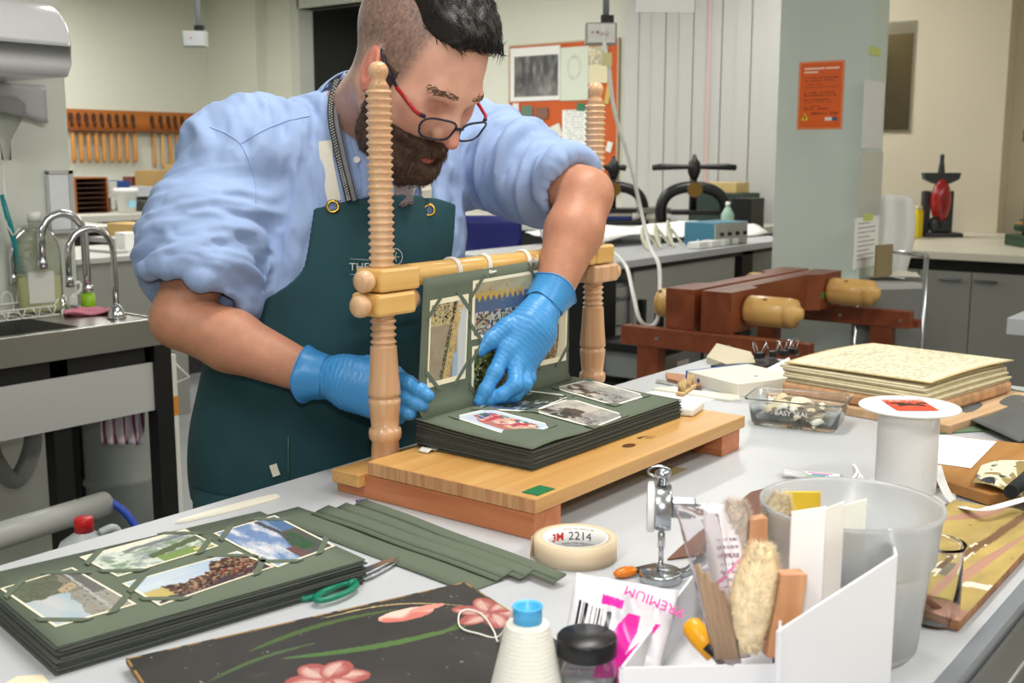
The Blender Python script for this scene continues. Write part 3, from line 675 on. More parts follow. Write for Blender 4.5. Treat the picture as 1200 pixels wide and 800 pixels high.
# masking tape roll
tp = onz(674, 652, TZ)
t = thing('masking_tape', 'roll of cream masking tape with a printed white core, nearest the sewing frame', 'tape', (tp.x, tp.y, TZ))
m_mask = M('cream_masking_tape', (216, 196, 166), .6, bump=(500, .1)); RO, RI, HT = .0485, .0365, .0245
MB().lathe([(RI + .002, .0005), (RO, .0005), (RO, HT), (RI + .002, HT)], 48, closed=True).build('tape_wrap', m_mask, t)
MB().lathe([(RI, .0005), (RI + .002, .0005), (RI + .002, HT), (RI, HT)], 48, closed=True).build('core', M('core_card', (232, 230, 226), .5), t)
def bent_text(body, size, R, ang0, z, mat, name, parent, bold=0):
    o = text_mesh(body, size, mat, name, parent, None, .0, bold=bold)
    for v in o.data.vertices:   # wrap on the inside of the core, facing the axis
        a = ang0 - v.co.x / R; rr = R - .0002 - v.co.z * 0; v.co = Vector((rr * math.cos(a), rr * math.sin(a), z + v.co.y))
    return o
far = math.atan2(tp.y, tp.x)
bent_text('3M', .0135, RI, far + .62, .0125, M('red_ink', (196, 40, 46), .5), 'printed_logo', t, .0004); bent_text('2214', .0145, RI, far - .16, .0125, M('black_ink', (30, 30, 32), .5), 'printed_number', t)
for zz in (.0035, .0215): bent_text('MASKING TAPE  MASKING TAPE', .0028, RI, far - .1, zz, MATS['black_ink'], 'small_print', t)
MB().tube([(RO * math.cos(a), RO * math.sin(a), HT * .5) for a in (far + 1.5, far + 1.6)] + [((RO + .004) * math.cos(far + 1.75), (RO + .004) * math.sin(far + 1.75), HT * .5 + .002)], 0, flat=(.0006, HT), up=(0, 0, 1)).build('loose_end', m_mask, t)
# thread cone with blue core
cn = onz(618, 826, TZ)
t = thing('thread_cone', 'cone of off-white cotton thread with a bright blue core', 'thread', (cn.x, cn.y, TZ))
prof = []; 
for k in range(60):
    f = k / 59; r = .0345 - .0165 * f + .0004 * math.sin(k * 2.1); prof.append((r, .004 + .070 * f))
m_thr2 = M('cotton_thread', (228, 224, 214), .9, bump=(700, .5))
MB().lathe([(.001, .003)] + prof + [(.012, .0755)], 40).build('wound_thread', m_thr2, t)
m_blu = M('sky_blue_plastic', (78, 176, 232), .35)
MB().lathe([(.0125, .070), (.0122, .0885), (.0128, .0895), (.0132, .0885), (.0105, .0892), (.0098, .0885), (.0098, .068)], 32).build('core', m_blu, t)
pts = [(603, 748), (585, 745), (560, 742), (540, 735), (538, 720), (548, 714), (565, 720), (578, 738), (584, 752), (592, 768)]
P_ = [onz(x, y, .9135) for x, y in pts]; P_[0].z = .945; P_[-1].z = .94
MB().tube([p - Vector((cn.x, cn.y, TZ)) for p in catmull(P_, 6)], .0009, 6).build('loose_thread', m_thr2, t)
# jar with black lid
jr = onz(687, 822, TZ)
t = thing('glass_jar', 'clear glass jar with a ribbed black screw lid', 'jar', (jr.x, jr.y, TZ))
m_glass = M('clear_glass', (245, 250, 250), .03, trans=1.0, ior=1.45); JH = .048
MB().lathe([(.0245, .001), (.0265, .004), (.0265, JH - .012), (.0225, JH - .004), (.0225, JH), (.0205, JH), (.0205, JH - .006), (.0245, JH - .014), (.0245, .004), (.0001, .004)], 32).build('body', m_glass, t)
MB().lathe([(.0246, JH - .004), (.0256, JH - .003), (.0256, JH + .011), (.0244, JH + .0125), (.0001, JH + .0122)], 48).build('lid', M('black_plastic', (22, 22, 24), .35), t)
MB().lathe([(.0238, .0045), (.0238, .02), (.0001, .02)], 24).build('contents', M('white_paste', (226, 228, 226), .6), t)
# packets printed in magenta
def packet(name, label, P00, P10, P01, P11, pic, thick, res=(110, 90), seed=1):
    org = Vector(((P00 + P10) / 2)); org.z = TZ
    t = thing(name, label, 'packet', org)
    nrm = (P10 - P00).cross(P01 - P00).normalized()
    def pos(u, v, sgn=1):
        p = (P00 * (1 - u) + P10 * u) * (1 - v) + (P01 * (1 - u) + P11 * u) * v; bul = thick * (4 * u * (1 - u)) ** .5 * (4 * v * (1 - v)) ** .5 * (.75 + .5 * float(vnoise(u * 4 + seed, v * 4, seed)))
        return p + nrm * (sgn * bul + .0012 * math.sin(u * 17 + v * 9)) - org
    o = printed('front_film', pic, res[0], res[1], pos, .0003, t, M('glossy_film', (255, 255, 255), .22, attr='print')); o.data.polygons.foreach_set('use_smooth', [True] * len(o.data.polygons))
    MB().sheet(lambda u, v: pos(1 - u, v, -1), 16, 14, .0003).build('back_film', M('white_film', (232, 232, 236), .25), t); return t, pos, nrm, org
MAG = (226, 42, 160)
def pic_packet(u, v):
    c = base(u, (222, 220, 226)); c = mixc(c, (180, 180, 188), sst(.5, .75, fbm(u * 6, v * 6, 4)) * .5)
    bx = (u > .09) & (u < .42) & (v > .42) & (v < .74); w = .30 - .55 * u; bx = (u > .08) & (u < .44) & (np.abs(v - .62 + .28 * u) < .135)
    c = mixc(c, (28, 26, 30), bx & (_hash(np.floor(u * 95), np.floor(u * 0), 3) > .45))
    c = mixc(c, MAG, (u > .30) & (u < .52) & (np.abs(v - .83 + .22 * u) < .045))
    g = (np.abs(u - .55 - .30 * (v - .35)) < .11 - .35 * np.maximum(v - .5, 0)) & (v > -.1) & (v < .66); g = g | ((np.abs(u - .76 - .5 * (v - .35)) < .06 + .04 * np.sin(v * 9)) & (v > .02) & (v < .60)); c = mixc(c, MAG, g)
    c = mixc(c, (242, 130, 196), (np.abs(u - .72 - .5 * (v - .3)) < .012) & (v < .5)); c = mixc(c, (220, 130, 190), ((np.abs(u - .04) < .008) | (np.abs(v - .06) < .01)) & (u < .4) & (v < .32))
    c = mixc(c, (210, 170, 200), (np.abs(np.sin(v * 90)) > .85) & (u > .06) & (u < .38) & (v < .28) & (vnoise(u * 90, v * 50, 3) > .4)); return c
q00, q10 = onz(655, 792, .935), onz(762, 800, .93); q01, q11 = at(668, 672, (onz(668, 672, TZ + .045) - CAM).dot(FWD)), at(792, 697, (onz(792, 700, TZ + .045) - CAM).dot(FWD))
d0 = (onz(660, 800, TZ) - CAM).dot(FWD) * .985
A00, A10 = onz(652, 800, TZ + .012), onz(768, 808, TZ + .012); A01, A11 = at(676, 671, (A00 - CAM).dot(FWD) + .05), at(796, 692, (A10 - CAM).dot(FWD) + .06)
t, pos, nrm, org = packet('glove_packet', 'white plastic packet printed in magenta with a barcode, beside the black lidded jar', A00, A10, A01, A11, pic_packet, .013)
m_mag = M('magenta_ink', MAG, .35)
text_mesh('PREMIUM', .0135, m_mag, 'printed_word', t, frame3(pos(.80, .80) + nrm * .006, (pos(.5, .9) - pos(.95, .80)), (pos(.8, .5) - pos(.8, .9))), .0002)
def pic_packet2(u, v):
    c = base(u, (234, 230, 234)); c = mixc(c, (150, 120, 140), (np.abs(np.sin(v * 60)) > .8) & (u > .2) & (u < .8) & (v > .45) & (v < .8) & (vnoise(u * 60, v * 30, 3) > .45)); c = mixc(c, MAG, (u > .45) & (u < .85) & (v > .12) & (v < .40)); c = mixc(c, (232, 120, 180), np.abs(v - .46 - .2 * u) < .012); return c
E00, E10 = onz(842, 775, TZ + .03), onz(880, 770, TZ + .03); E01, E11 = at(822, 590, (E00 - CAM).dot(FWD) + .03), at(866, 590, (E10 - CAM).dot(FWD) + .05)
packet('glove_packet', 'white and magenta packet standing behind the furry brushes', E00, E10, E01, E11, pic_packet2, .008, (50, 100), 5)
# clear plastic sleeve holding sticks
t = thing('plastic_sleeve', 'crinkled clear plastic sleeve of wooden sticks beside the dial gauge', 'plastic sleeve', onz(850, 770, TZ))
o0 = t.location.copy(); S00, S10 = onz(838, 775, TZ + .05), onz(868, 775, TZ + .05); S01, S11 = at(790, 590, (S00 - CAM).dot(FWD) + .03), at(842, 602, (S10 - CAM).dot(FWD) + .03)
m_sleeve = M('clear_film', (250, 248, 250), .08, trans=.97, ior=1.06)
def slv(u, v, s=1): p = (S00 * (1 - u) + S10 * u) * (1 - v) + (S01 * (1 - u) + S11 * u) * v; return p - o0 - FWD * (s * (.010 * (4 * u * (1 - u)) ** .5 + .003 * math.sin(u * 14 + v * 22)))
MB().sheet(lambda u, v: slv(u, v), 14, 22, .0003).build('film', m_sleeve, t); MB().sheet(lambda u, v: slv(1 - u, v, -.6), 14, 22, .0003).build('film', m_sleeve, t)
for k in range(4):
    u = .2 + .2 * k; MB().cyl(slv(u, .02, .2), slv(u * .9 + .02, .62 - .05 * k, .2), .003, seg=8).build('stick', M('pale_stick', (214, 180, 142), .6), t)
# dial thickness gauge
dg = onz(774, 680, TZ)
t = thing('dial_gauge', 'chrome dial thickness gauge on a round foot', 'gauge', (dg.x, dg.y, TZ), math.atan2(dg.y, dg.x))   # local +x towards the camera
m_satin = M('satin_chrome', (190, 193, 198), .25, 1.0)
MB().lathe([(.0225, .0005), (.0235, .002), (.0235, .010), (.022, .012), (.0001, .012)], 40).build('foot', m_satin, t)
MB().lathe([(.0045, .012), (.0045, .02), (.003, .021), (.003, .038), (.0042, .039), (.0042, .055), (.003, .056), (.003, .062)], 16).build('spindle', m_chrome, t)
# dial body: cylinder axis along local y (to the viewer's left = -y?)
dl = Vector((0, 0, .084)); 
MB().lathe([(.0001, -.010), (.024, -.010), (.0255, -.008), (.0255, .006), (.0245, .008)], 40, dl, axis='y').build('case', m_satin, t)
MB().lathe([(.0245, .008), (.0275, .009), (.0278, .015), (.025, .0165), (.0245, .012), (.0245, .008)], 40, dl, axis='y').build('bezel', m_white, t)
MB().lathe([(.0242, .0125), (.0001, .0125)], 40, dl, axis='y').build('dial_face', M('dial_face_white', (236, 236, 232), .4), t)
MB().tube([dl + Vector((0, .0132, 0)), dl + Vector((.012, .0132, -.014))], .0007, 5).build('needle', m_black, t)
MB().lathe([(.006, .026), (.006, .034), (.0085, .035), (.0085, .040), (.004, .043), (.0001, .0445)], 16, dl).build('lift_cap', m_satin, t)
MB().tube([dl + Vector((0, 0, .036)) + Vector((0, .012 * math.cos(a) + .004, .006 * math.sin(a) + .004)) for a in [2 * math.pi * k / 18 for k in range(18)]], .0014, 7, closed=True).build('lift_loop', m_satin, t)
b = MB(); b.box(-.008, -.036, .074, .008, -.010, .094, .002); b.lathe([(.008, -.020), (.008, -.017)], 12, dl + Vector((.009, -.004, 0)) * 0 + Vector((0, 0, 0)), axis='y'); b.build('bracket', m_satin, t)
MB().lathe([(.0055, 0), (.0055, .006), (.003, .007)], 6, (.008, -.024, .084), axis='x', smooth=False).build('hex_nut', m_chrome, t)
MB().tube([(0, -.034, .084), (0, -.050, .080), (0, -.056, .06), (0, -.05, .03), (0, -.03, .012), (0, -.015, .006)], .006, 8).build('yoke', m_satin, t)
# orange handled tool by the foot
ob = onz(733, 676, TZ); o1 = onz(770, 668, TZ)
t = thing('paring_tool', 'small tool with an amber orange handle beside the dial gauge foot', 'tool', (ob.x, ob.y, TZ), math.atan2(o1.y - ob.y, o1.x - ob.x))
MB().ellipsoid((0, 0, .006), (.016, .008, .006)).build('handle', M('amber_plastic', (206, 112, 20), .2), t); B(.012, -.005, .003, .045, .005, .008, .002).build('shank', m_black, t)
# leather offcut
lp = [onz(x, y, TZ) for x, y in ((782, 657), (800, 640), (880, 578), (918, 568), (925, 590), (870, 645))]; c = sum(lp, Vector()) / 6
tag(MB().prism([(p.x - c.x, p.y - c.y) for p in lp][::-1], 0, .002).build('leather_piece', M('brown_leather', (112, 74, 60), .55, bump=(500, .3)), None, (c.x, c.y, TZ + .0005)), 'flat brown leather offcut lying behind the furry brushes', 'leather')
# white open box with a slanted holder
BZ = .0
bx0 = onz(905, 812, TZ + .02); 
m_box = M('white_card_box', (222, 222, 226), .55)
wb0, wb1 = onz(735, 812, TZ + .06), onz(905, 805, TZ + .06)
# low tray
t = thing('card_tray', 'low white card tray in the foreground holding a yellow cutter and brushes', 'box', (.80, .40, TZ), 0)
def quadbox(tt, name, corners, z0, z1, th, mat):
    org = tt.matrix_basis.translation if False else Vector(tt.location); n_ = len(corners)
    for i in range(n_):
        a, b_ = corners[i], corners[(i + 1) % n_]; e = (b_ - a).normalized(); nn = Vector((-e.y, e.x, 0)) * th; za, zb = (z1[i], z1[(i + 1) % n_]) if isinstance(z1, (list, tuple)) else (z1, z1)
        pts = [a, b_, b_ + nn, a + nn]; vs = [Vector((p.x, p.y, z0)) - org for p in pts] + [Vector((pts[0].x, pts[0].y, za)) - org, Vector((pts[1].x, pts[1].y, zb)) - org, Vector((pts[2].x, pts[2].y, zb)) - org, Vector((pts[3].x, pts[3].y, za)) - org]
        MB().add(vs, [(3, 2, 1, 0), (4, 5, 6, 7), (0, 1, 5, 4), (1, 2, 6, 5), (2, 3, 7, 6), (3, 0, 4, 7)]).build(name, mat, tt)
    MB().add([Vector((p.x, p.y, z0)) - org for p in corners] + [Vector((p.x, p.y, z0 + .002)) - org for p in corners], [tuple(reversed(range(n_))), tuple(range(n_, 2 * n_))] + [(i, (i + 1) % n_, n_ + (i + 1) % n_, n_ + i) for i in range(n_)]).build('base', mat, tt)
TRZ = TZ + .052
tc_ = [onz(726, 783, TRZ), onz(915, 778, TRZ), onz(905, 690, TRZ), onz(818, 665, TRZ)]
tc_ = [tc_[0], tc_[1], tc_[1] + (tc_[3] - tc_[0]), tc_[3]]
quadbox(t, 'tray_wall', tc_, TZ + .001, TRZ, .0022, m_box)
# slanted magazine holder
HZ0, HZ1 = TZ + .085, TZ + .125
h0, h1 = onz(912, 740, HZ0), onz(1052, 650, HZ1)
e = Vector((h1.x - h0.x, h1.y - h0.y, 0)); 
t = thing('magazine_holder', 'white card magazine holder with a slanted top, at the front edge', 'holder', (h0.x, h0.y, TZ))
bk = Vector((h0.x, h0.y, 0)).normalized() * .07; hc_ = [Vector((h0.x, h0.y, 0)), Vector((h1.x, h1.y, 0)), Vector((h1.x, h1.y, 0)) + bk, Vector((h0.x, h0.y, 0)) + bk]
quadbox(t, 'side_panel', hc_, TZ + .001, [HZ0, HZ1, HZ1, HZ0], .0025, m_box); HC = hc_
# cards standing in the holder
for k, (x0, x1, y0, y1, col, lb) in enumerate(((928, 968, 600, 594, (242, 241, 240), 'tall white card standing in the holder, next to the brushes'), (952, 990, 602, 588, (232, 226, 218), 'tall beige card standing in the holder, in the middle'), (966, 1016, 598, 585, (236, 234, 222), 'tall ivory card standing in the holder, the widest one'), (1000, 1042, 668, 650, (240, 240, 238), 'short white card standing in the holder beside the bucket'))):
    dcen = (Vector((h0.x, h0.y, TZ)) + e * (.15 + .2 * k) - CAM).dot(FWD) + .018 + .012 * k
    a, b_ = at(x0, y0, dcen), at(x1, y1, dcen); lo_a = Vector((a.x, a.y, TZ + .004)); up_v = UP * 0
    org = Vector(((a.x + b_.x) / 2, (a.y + b_.y) / 2, TZ + .004)); ee = Vector((b_.x - a.x, b_.y - a.y, 0)).normalized(); nn = Vector((-ee.y, ee.x, 0)) * .0022
    pts = [a, b_, b_ + nn, a + nn]; vs = [Vector((p.x, p.y, TZ + .004)) - org for p in pts] + [Vector(p) - org for p in pts]
    tag(MB().add(vs, [(3, 2, 1, 0), (4, 5, 6, 7), (0, 1, 5, 4), (1, 2, 6, 5), (2, 3, 7, 6), (3, 0, 4, 7)]).build('card', M('card_%d' % k, col, .6), None, org), lb, 'card', 'cards in the holder')
# brushes with thick fur
def fur_brush(label, px0, py0, px1, py1, d, wood_off, rad, col, seed, hz=0.0):
    a, b_ = at(px0, py0, d), at(px1, py1, d + .012)     # top, bottom
    t = thing('fur_brush', label, 'brush', (b_.x, b_.y, b_.z), 0, 'furry block brushes'); o0 = Vector(b_); ax = (a - b_); L_ = ax.length; ax.normalize()
    sd = ax.cross(FWD).normalized();  wd = sd if sd.dot(RIGHT) > 0 else -sd
    m_fur = M('fur_%d' % seed, col, .9, var=(90, .18)); rr = random.Random(seed)
    def core(u, v):
        an = 2 * math.pi * u; prof = rad * (math.sin(math.pi * min(1, v * .93 + .035)) ** .4); return (b_ - o0) + ax * (L_ * v) + wd * (prof * math.cos(an)) - FWD * (prof * .8 * math.sin(an))
    b = MB(); nu, nv = 20, 14; vs = [core(i / nu, j / nv) for j in range(nv + 1) for i in range(nu)]; b.add(vs, [(j * nu + i, j * nu + (i + 1) % nu, (j + 1) * nu + (i + 1) % nu, (j + 1) * nu + i) for j in range(nv) for i in range(nu)], True)
    b.f.append(tuple(nv * nu + i for i in range(nu))); b.sm.append(False); b.build('fur_pad', m_fur, t)
    vs = []; fs = []
    for k in range(6000):
        u, v = rr.random(), rr.random(); p = core(u, v); c = (b_ - o0) + ax * (L_ * v); n_ = (p - c); n_.normalize(); fl_ = (n_ * .55 + ax * (.75 if v > .1 else -.2) + Vector((rr.gauss(0, .3), rr.gauss(0, .3), rr.gauss(0, .3)))).normalized(); l = rr.uniform(.004, .0095); s2 = fl_.cross(n_); s2 = s2.normalized() * .0003 if s2.length > 1e-6 else Vector((.0004, 0, 0)); o = len(vs)
        p = p - n_ * .001; vs += [p - s2, p + s2, p + fl_ * l]; fs.append((o, o + 1, o + 2))
    s_ = MB().add(vs, fs).build('fur_hairs', m_fur, t); s_['kind'] = 'stuff'
    q = [(b_ - o0) + wd * wood_off * f + ax * (L_ * h_) for f, h_ in ((.55, .0), (1.35, .02), (1.25, .82), (.55, .78))]
    th = FWD * .012; vs = [p - th for p in q] + [p + th for p in q]; MB().add(vs, [(0, 1, 2, 3), (7, 6, 5, 4), (0, 4, 5, 1), (1, 5, 6, 2), (2, 6, 7, 3), (3, 7, 4, 0)]).build('wooden_back', M('brush_wood', (206, 156, 116), .5, wood=(2, 60, (188, 132, 92))), t)
    return t
fur_brush('greyish furry brush standing leftmost in the tray', 862, 588, 856, 672, 1.02, .022, .0155, (214, 202, 190), 21)
fur_brush('pale furry brush standing behind the other two', 915, 580, 896, 668, 1.06, .020, .0135, (222, 208, 178), 22)
fur_brush('cream furry brush standing in front, nearest the camera', 893, 640, 872, 762, .93, .030, .0185, (238, 220, 186), 23)
# yellow craft knife in the tray
k0_, k1_ = at(806, 728, .97), at(838, 766, .955)
t = thing('craft_knife', 'yellow craft knife with a black slider in the white tray', 'knife', k1_, 0); ax = (k0_ - k1_)
MB().tube([Vector((0, 0, 0)), ax * .5, ax * .9, ax], [.009, .0105, .009, .005], 10).build('handle', M('yellow_plastic', (242, 168, 18), .35), t); MB().tube([ax * .05 - FWD * .009 + UP * .001, ax * .38 - FWD * .011], [.004, .005], 8).build('slider', m_black, t)
MB().tube([Vector((0, 0, 0)), -ax * .3], 0, flat=(.009, .0008), up=-FWD).build('blade', m_blade, t)
kb = at(916, 745, .94); tag(MB().lathe([(.0065, -.05), (.0068, .004), (.0058, .006), (.0035, .006), (.0035, .003), (.0001, .003)], 16).build('black_tube', m_black, None, kb), 'slim black tube standing at the corner of the holder', 'tube')
yl = [at(918, 576, 1.12), at(962, 580, 1.12)]
tag(B(-.018, -.002, 0, .018, .002, .11).build('yellow_wallet', M('yellow_card', (222, 186, 50), .5, var=(40, .1)), None, (yl[0].x * .5 + yl[1].x * .5, yl[0].y * .5 + yl[1].y * .5, yl[0].z - .11), math.atan2(RIGHT.y, RIGHT.x)), 'bright yellow card standing behind the furry brushes', 'card')
wl = [at(945, 592, 1.045)]
# clear bucket
bk_ = onz(1015, 772, TZ); bk_.z = TZ
t = thing('clear_bucket', 'tall translucent plastic measuring bucket behind the white holder', 'bucket', (bk_.x + .035 - RIGHT.x * .022, bk_.y + .012 - RIGHT.y * .022, TZ))
m_bkt = M('frosted_plastic', (232, 234, 236), .25, trans=.72, ior=1.25, alpha=1.0)
MB().lathe([(.062, .001), (.066, .006), (.074, .085), (.075, .088), (.0785, .092), (.082, .135), (.0845, .137), (.0845, .141), (.082, .141), (.0805, .138), (.077, .092), (.0735, .088), (.0725, .085), (.0645, .008), (.0001, .008)], 56).build('body', m_bkt, t)
MB().sheet(lambda u, v: (-.045 + .09 * u, .0 + .02 * math.sin(u * 9), .010 + .045 * v + .006 * math.sin(u * 12 + v * 5)), 12, 8, .0004).build('bag_inside', M('milky_film', (220, 222, 224), .4, trans=.4), t, label='crumpled plastic bag inside')
# glass beaker
bq = onz(1097, 735, TZ)
t = thing('glass_beaker', 'small clear glass beaker with a poured lip, right of the bucket', 'beaker', (bq.x + .012, bq.y + .006, TZ))
MB().lathe([(.0215, .001), (.024, .004), (.024, .078), (.0265, .0835), (.0255, .0842), (.0228, .079), (.0228, .005), (.0001, .004)], 40).build('body', M('thin_glass', (250, 252, 252), .02, trans=1.0, ior=1.18), t)
MB().cyl((.006, -.008, .005), (-.012, .012, .03), .004, seg=10).build('cork', M('cork_brown', (140, 90, 66), .7), t)
# spool of white cord
sp_ = onz(1060, 578, TZ)
t = thing('cord_spool', 'large spool of white cord with a red label on its white flange', 'spool', (sp_.x, sp_.y, TZ))
pr = []
for k in range(34):
    z0 = .006 + k * .0034; pr += [(.0388, z0), (.0408, z0 + .0017)]
SPH = .006 + 34 * .0034
m_cordw = M('white_braid', (240, 240, 240), .7, bump=(600, .3))
MB().lathe([(.03, .005)] + pr + [(.03, SPH)], 48).build('wound_cord', m_cordw, t)
m_fl = M('white_flange', (240, 239, 237), .35)
MB().lathe([(.012, SPH), (.066, SPH), (.0672, SPH + .001), (.0672, SPH + .0025), (.066, SPH + .0035), (.012, SPH + .003), (.012, SPH)], 56).build('flange', m_fl, t); MB().lathe([(.012, 0.0005), (.066, .0005), (.0672, .002), (.066, .004), (.012, .004)], 56).build('flange', m_fl, t)
def pic_lbl(u, v):
    c = base(u, (232, 74, 46)); c = mixc(c, (24, 20, 20), (np.abs(v - .30 - .25 * np.sin(u * 3.1)) < .10) & (u > .2) & (u < .85)); c = mixc(c, (24, 20, 20), (np.abs(v - .66) < .07) & (vnoise(u * 16, v * 3, 3) > .35)); return mixc(c, (250, 236, 230), (np.abs(v - .88) < .03) & (vnoise(u * 30, v, 8) > .3))
lr = printed('label', pic_lbl, 60, 50, lambda u, v: (RIGHT * ((u - .5) * .056) + _h * ((v - .5) * .066)) + Vector((0, 0, SPH + .0042)), .0003, t, print_mat(.3))
b = MB(); 
for k in range(5): b.tube(catmull([Vector((-.01, .04, .02 + k * .004)) + _h * 0 - RIGHT * .03, -RIGHT * (.055 + .004 * k) - _h * .01 + Vector((0, 0, .015 + .004 * k)), -RIGHT * (.075 + .006 * k) - _h * .03 + Vector((0, 0, .003)), -RIGHT * (.03) - _h * (.055) + Vector((0, 0, .003 + .002 * k))], 6), .0022, 6)
b.build('loose_cord', m_cordw, t)
rb = [onz(x, y, z) for x, y, z in ((1098, 545, .93), (1106, 570, .915), (1120, 590, .908), (1150, 597, .926), (1200, 585, .93), (1240, 575, .93))]
tag(MB().tube(catmull([p - rb[0] for p in rb], 8), 0, flat=(.012, .001)).build('white_ribbon', M('white_tape', (236, 236, 236), .7), None, rb[0]), 'white cotton ribbon trailing from the spool across the gold cover', 'ribbon')
# sleeve of coloured labels
ls = onz(952, 560, TZ)
t = thing('label_sleeve', 'clear sleeve with coloured stripe labels lying before the spool', 'label', (ls.x, ls.y, TZ), math.atan2(RIGHT.y, RIGHT.x) - .3)
MB().sheet(lambda u, v: ((u - .5) * .085, (v - .5) * .034, .003 + .010 * (1 - u) ** 2 * (1 - (2 * v - 1) ** 2) + .0015 * math.sin(u * 9)), 18, 8, .0004).build('sleeve', M('clear_sleeve', (232, 232, 232), .2, trans=.5, ior=1.2), t)
def pic_st(u, v): c = base(u, (240, 240, 240)); c = mixc(c, (70, 160, 70), (np.abs(v - .2) < .12) & (u < .6)); c = mixc(c, (40, 110, 200), (np.abs(v - .5) < .12) & (u > .2) & (u < .7)); return mixc(c, (224, 120, 130), (np.abs(v - .82) < .1) & (u > .1) & (u < .8))
printed('stripes', pic_st, 40, 24, lambda u, v: (-.012 + u * .05, -.012 + .026 * v, .0055), .0003, t)
# snap-lid container with scraps
cq = [onz(878, 512, TZ), onz(990, 524, TZ), onz(1017, 492, TZ)]
cx_ = (cq[0] + cq[2]) / 2; ca = math.atan2(cq[1].y - cq[0].y, cq[1].x - cq[0].x)
t = thing('clear_container', 'clear plastic food container filled with cloth scraps', 'container', (cx_.x + .015, cx_.y + .03, TZ), ca); 
cl, cwid = .165, .105
def rrect(hx, hy, r, n=6): return [(sx * (hx - r) + r * math.cos(a0 + math.pi / 2 * k / n), sy * (hy - r) + r * math.sin(a0 + math.pi / 2 * k / n)) for sx, sy, a0 in ((1, 1, 0), (-1, 1, math.pi / 2), (-1, -1, math.pi), (1, -1, 1.5 * math.pi)) for k in range(n + 1)]
def loft(rings, cap0=True): 
    n_ = len(rings[0]); b = MB(); b.add([p for r in rings for p in r], [(i * n_ + k, i * n_ + (k + 1) % n_, (i + 1) * n_ + (k + 1) % n_, (i + 1) * n_ + k) for i in range(len(rings) - 1) for k in range(n_)], True)
    if cap0: b.f.append(tuple(reversed(range(n_)))); b.sm.append(False)
    return b
R3 = lambda hx, hy, r, z: [(x, y, z) for x, y in rrect(hx, hy, r)]
b = loft([R3(.070, .044, .012, .001), R3(.073, .047, .014, .006), R3(.081, .053, .016, .046), R3(.085, .057, .018, .047), R3(.085, .057, .018, .050), R3(.0835, .0555, .017, .050), R3(.0795, .0515, .015, .0475), R3(.0715, .0455, .013, .006)]); n28 = 28; b.f.append(tuple(7 * 28 + k for k in range(28))); b.sm.append(False)
m_clear = M('clear_plastic', (240, 244, 244), .06, trans=.96, ior=1.3); b.build('tub', m_clear, t)
tx = text_mesh('EASY SEAL', .0125, M('white_print', (240, 240, 240), .5), 'moulded_lettering', t, frame3((0, -.0535, .029), (1, 0, 0), (0, -.16, 1)), .0003)
for k in range(26):
    s_ = Rn.uniform(.012, .03); x, y, z = Rn.uniform(-.05, .05), Rn.uniform(-.03, .03), .008 + k * .0012; a = Rn.uniform(0, 3.1); cc = [(226, 214, 186), (206, 192, 158), (232, 228, 214), (120, 104, 84)][k % 4 if k % 4 < 3 else (3 if Rn.random() < .5 else 0)]
    tag(MB().sheet(lambda u, v, s_=s_, a=a: ((u - .5) * s_ * 2 * math.cos(a) - (v - .5) * s_ * math.sin(a), (u - .5) * s_ * 2 * math.sin(a) + (v - .5) * s_ * math.cos(a), .007 * math.sin(u * 4) + .003 * math.sin(v * 5)), 6, 4, .0008).build('cloth_scrap', M('scrap_%d_%d' % (cc[0], cc[1]), cc, .85), t if False else None, (cx_.x + .015 + x * math.cos(ca) - y * math.sin(ca), cx_.y + .03 + x * math.sin(ca) + y * math.cos(ca), TZ + z)), 'curled scrap of cloth inside the clear container', 'scrap', 'scraps in the clear container')
# old book on a board
bq = [onz(x, y, TZ + .03) for x, y in ((918, 447), (1062, 482), (1140, 440))]
m_pages = M('old_page_edges', (222, 210, 176), .85, var=(60, .08)); m_pgtop = None
b0 = onz(920, 452, TZ + .03); b1 = onz(1060, 485, TZ + .03); bl_dir = Vector((-.17, -.985, 0)); BL = .285; ang_b = math.atan2(bl_dir.y, bl_dir.x); BD = .315
def pic_ms(u, v):
    c = base(u, (226, 218, 188)) * (.94 + .1 * fbm(u * 5, v * 5, 3))[..., None]; ln_ = np.abs(((v * 22) % 1) - .5) < .22; wr = vnoise(u * 60 + np.floor(v * 22) * 7, np.floor(v * 22) * 3.3, 5) > .55
    c = mixc(c, (112, 100, 78), ln_ * wr * (u > .12) * (u < .9) * .32); return mixc(c, (176, 150, 96), sst(.04, .0, np.minimum(np.minimum(u, 1 - u), np.minimum(v, 1 - v))) * .7)
t = thing('old_book', 'thick old manuscript book lying open at a handwritten page', 'book', (b0.x, b0.y, TZ + .016), ang_b)
BLn = BL + .005
for k in range(7):
    f = k / 6
    MB().sheet(lambda u, v, f=f, k=k: (.004 * (k % 2) + u * BLn - .002 * k, v * BD + .004 * math.sin(k * 2.), .028 + f * .026 + .004 * f * math.sin(v * 3)), 4, 8, .0042).build('leaf_section', m_pages, t)
def bkpos(u, v): return (u * (BLn + .006) - .004, v * (BD + .01), .0600 + .006 * math.sin(v * 3) * (1 - .3 * u) + .003 * u)
o = printed('open_page', pic_ms, 120, 110, bkpos, .0015, t, print_mat(.8))
m_bbrd = M('worn_tan_board', (196, 152, 112), .8, var=(45, .25)); MB().box(-.006, -.004, .001, BLn + .004, BD + .006, .023, .006).build('back_board', m_bbrd, t)
# boards under the book
tag(B(-.03, -.02, 0, BLn + .05, BD + .03, .0145, .001).build('press_board', M('pale_press_board', (208, 176, 140), .7, wood=(1, 30, (190, 150, 112))), None, (b0.x, b0.y, TZ + .0008), ang_b), 'pale wooden pressing board under the old book', 'board')
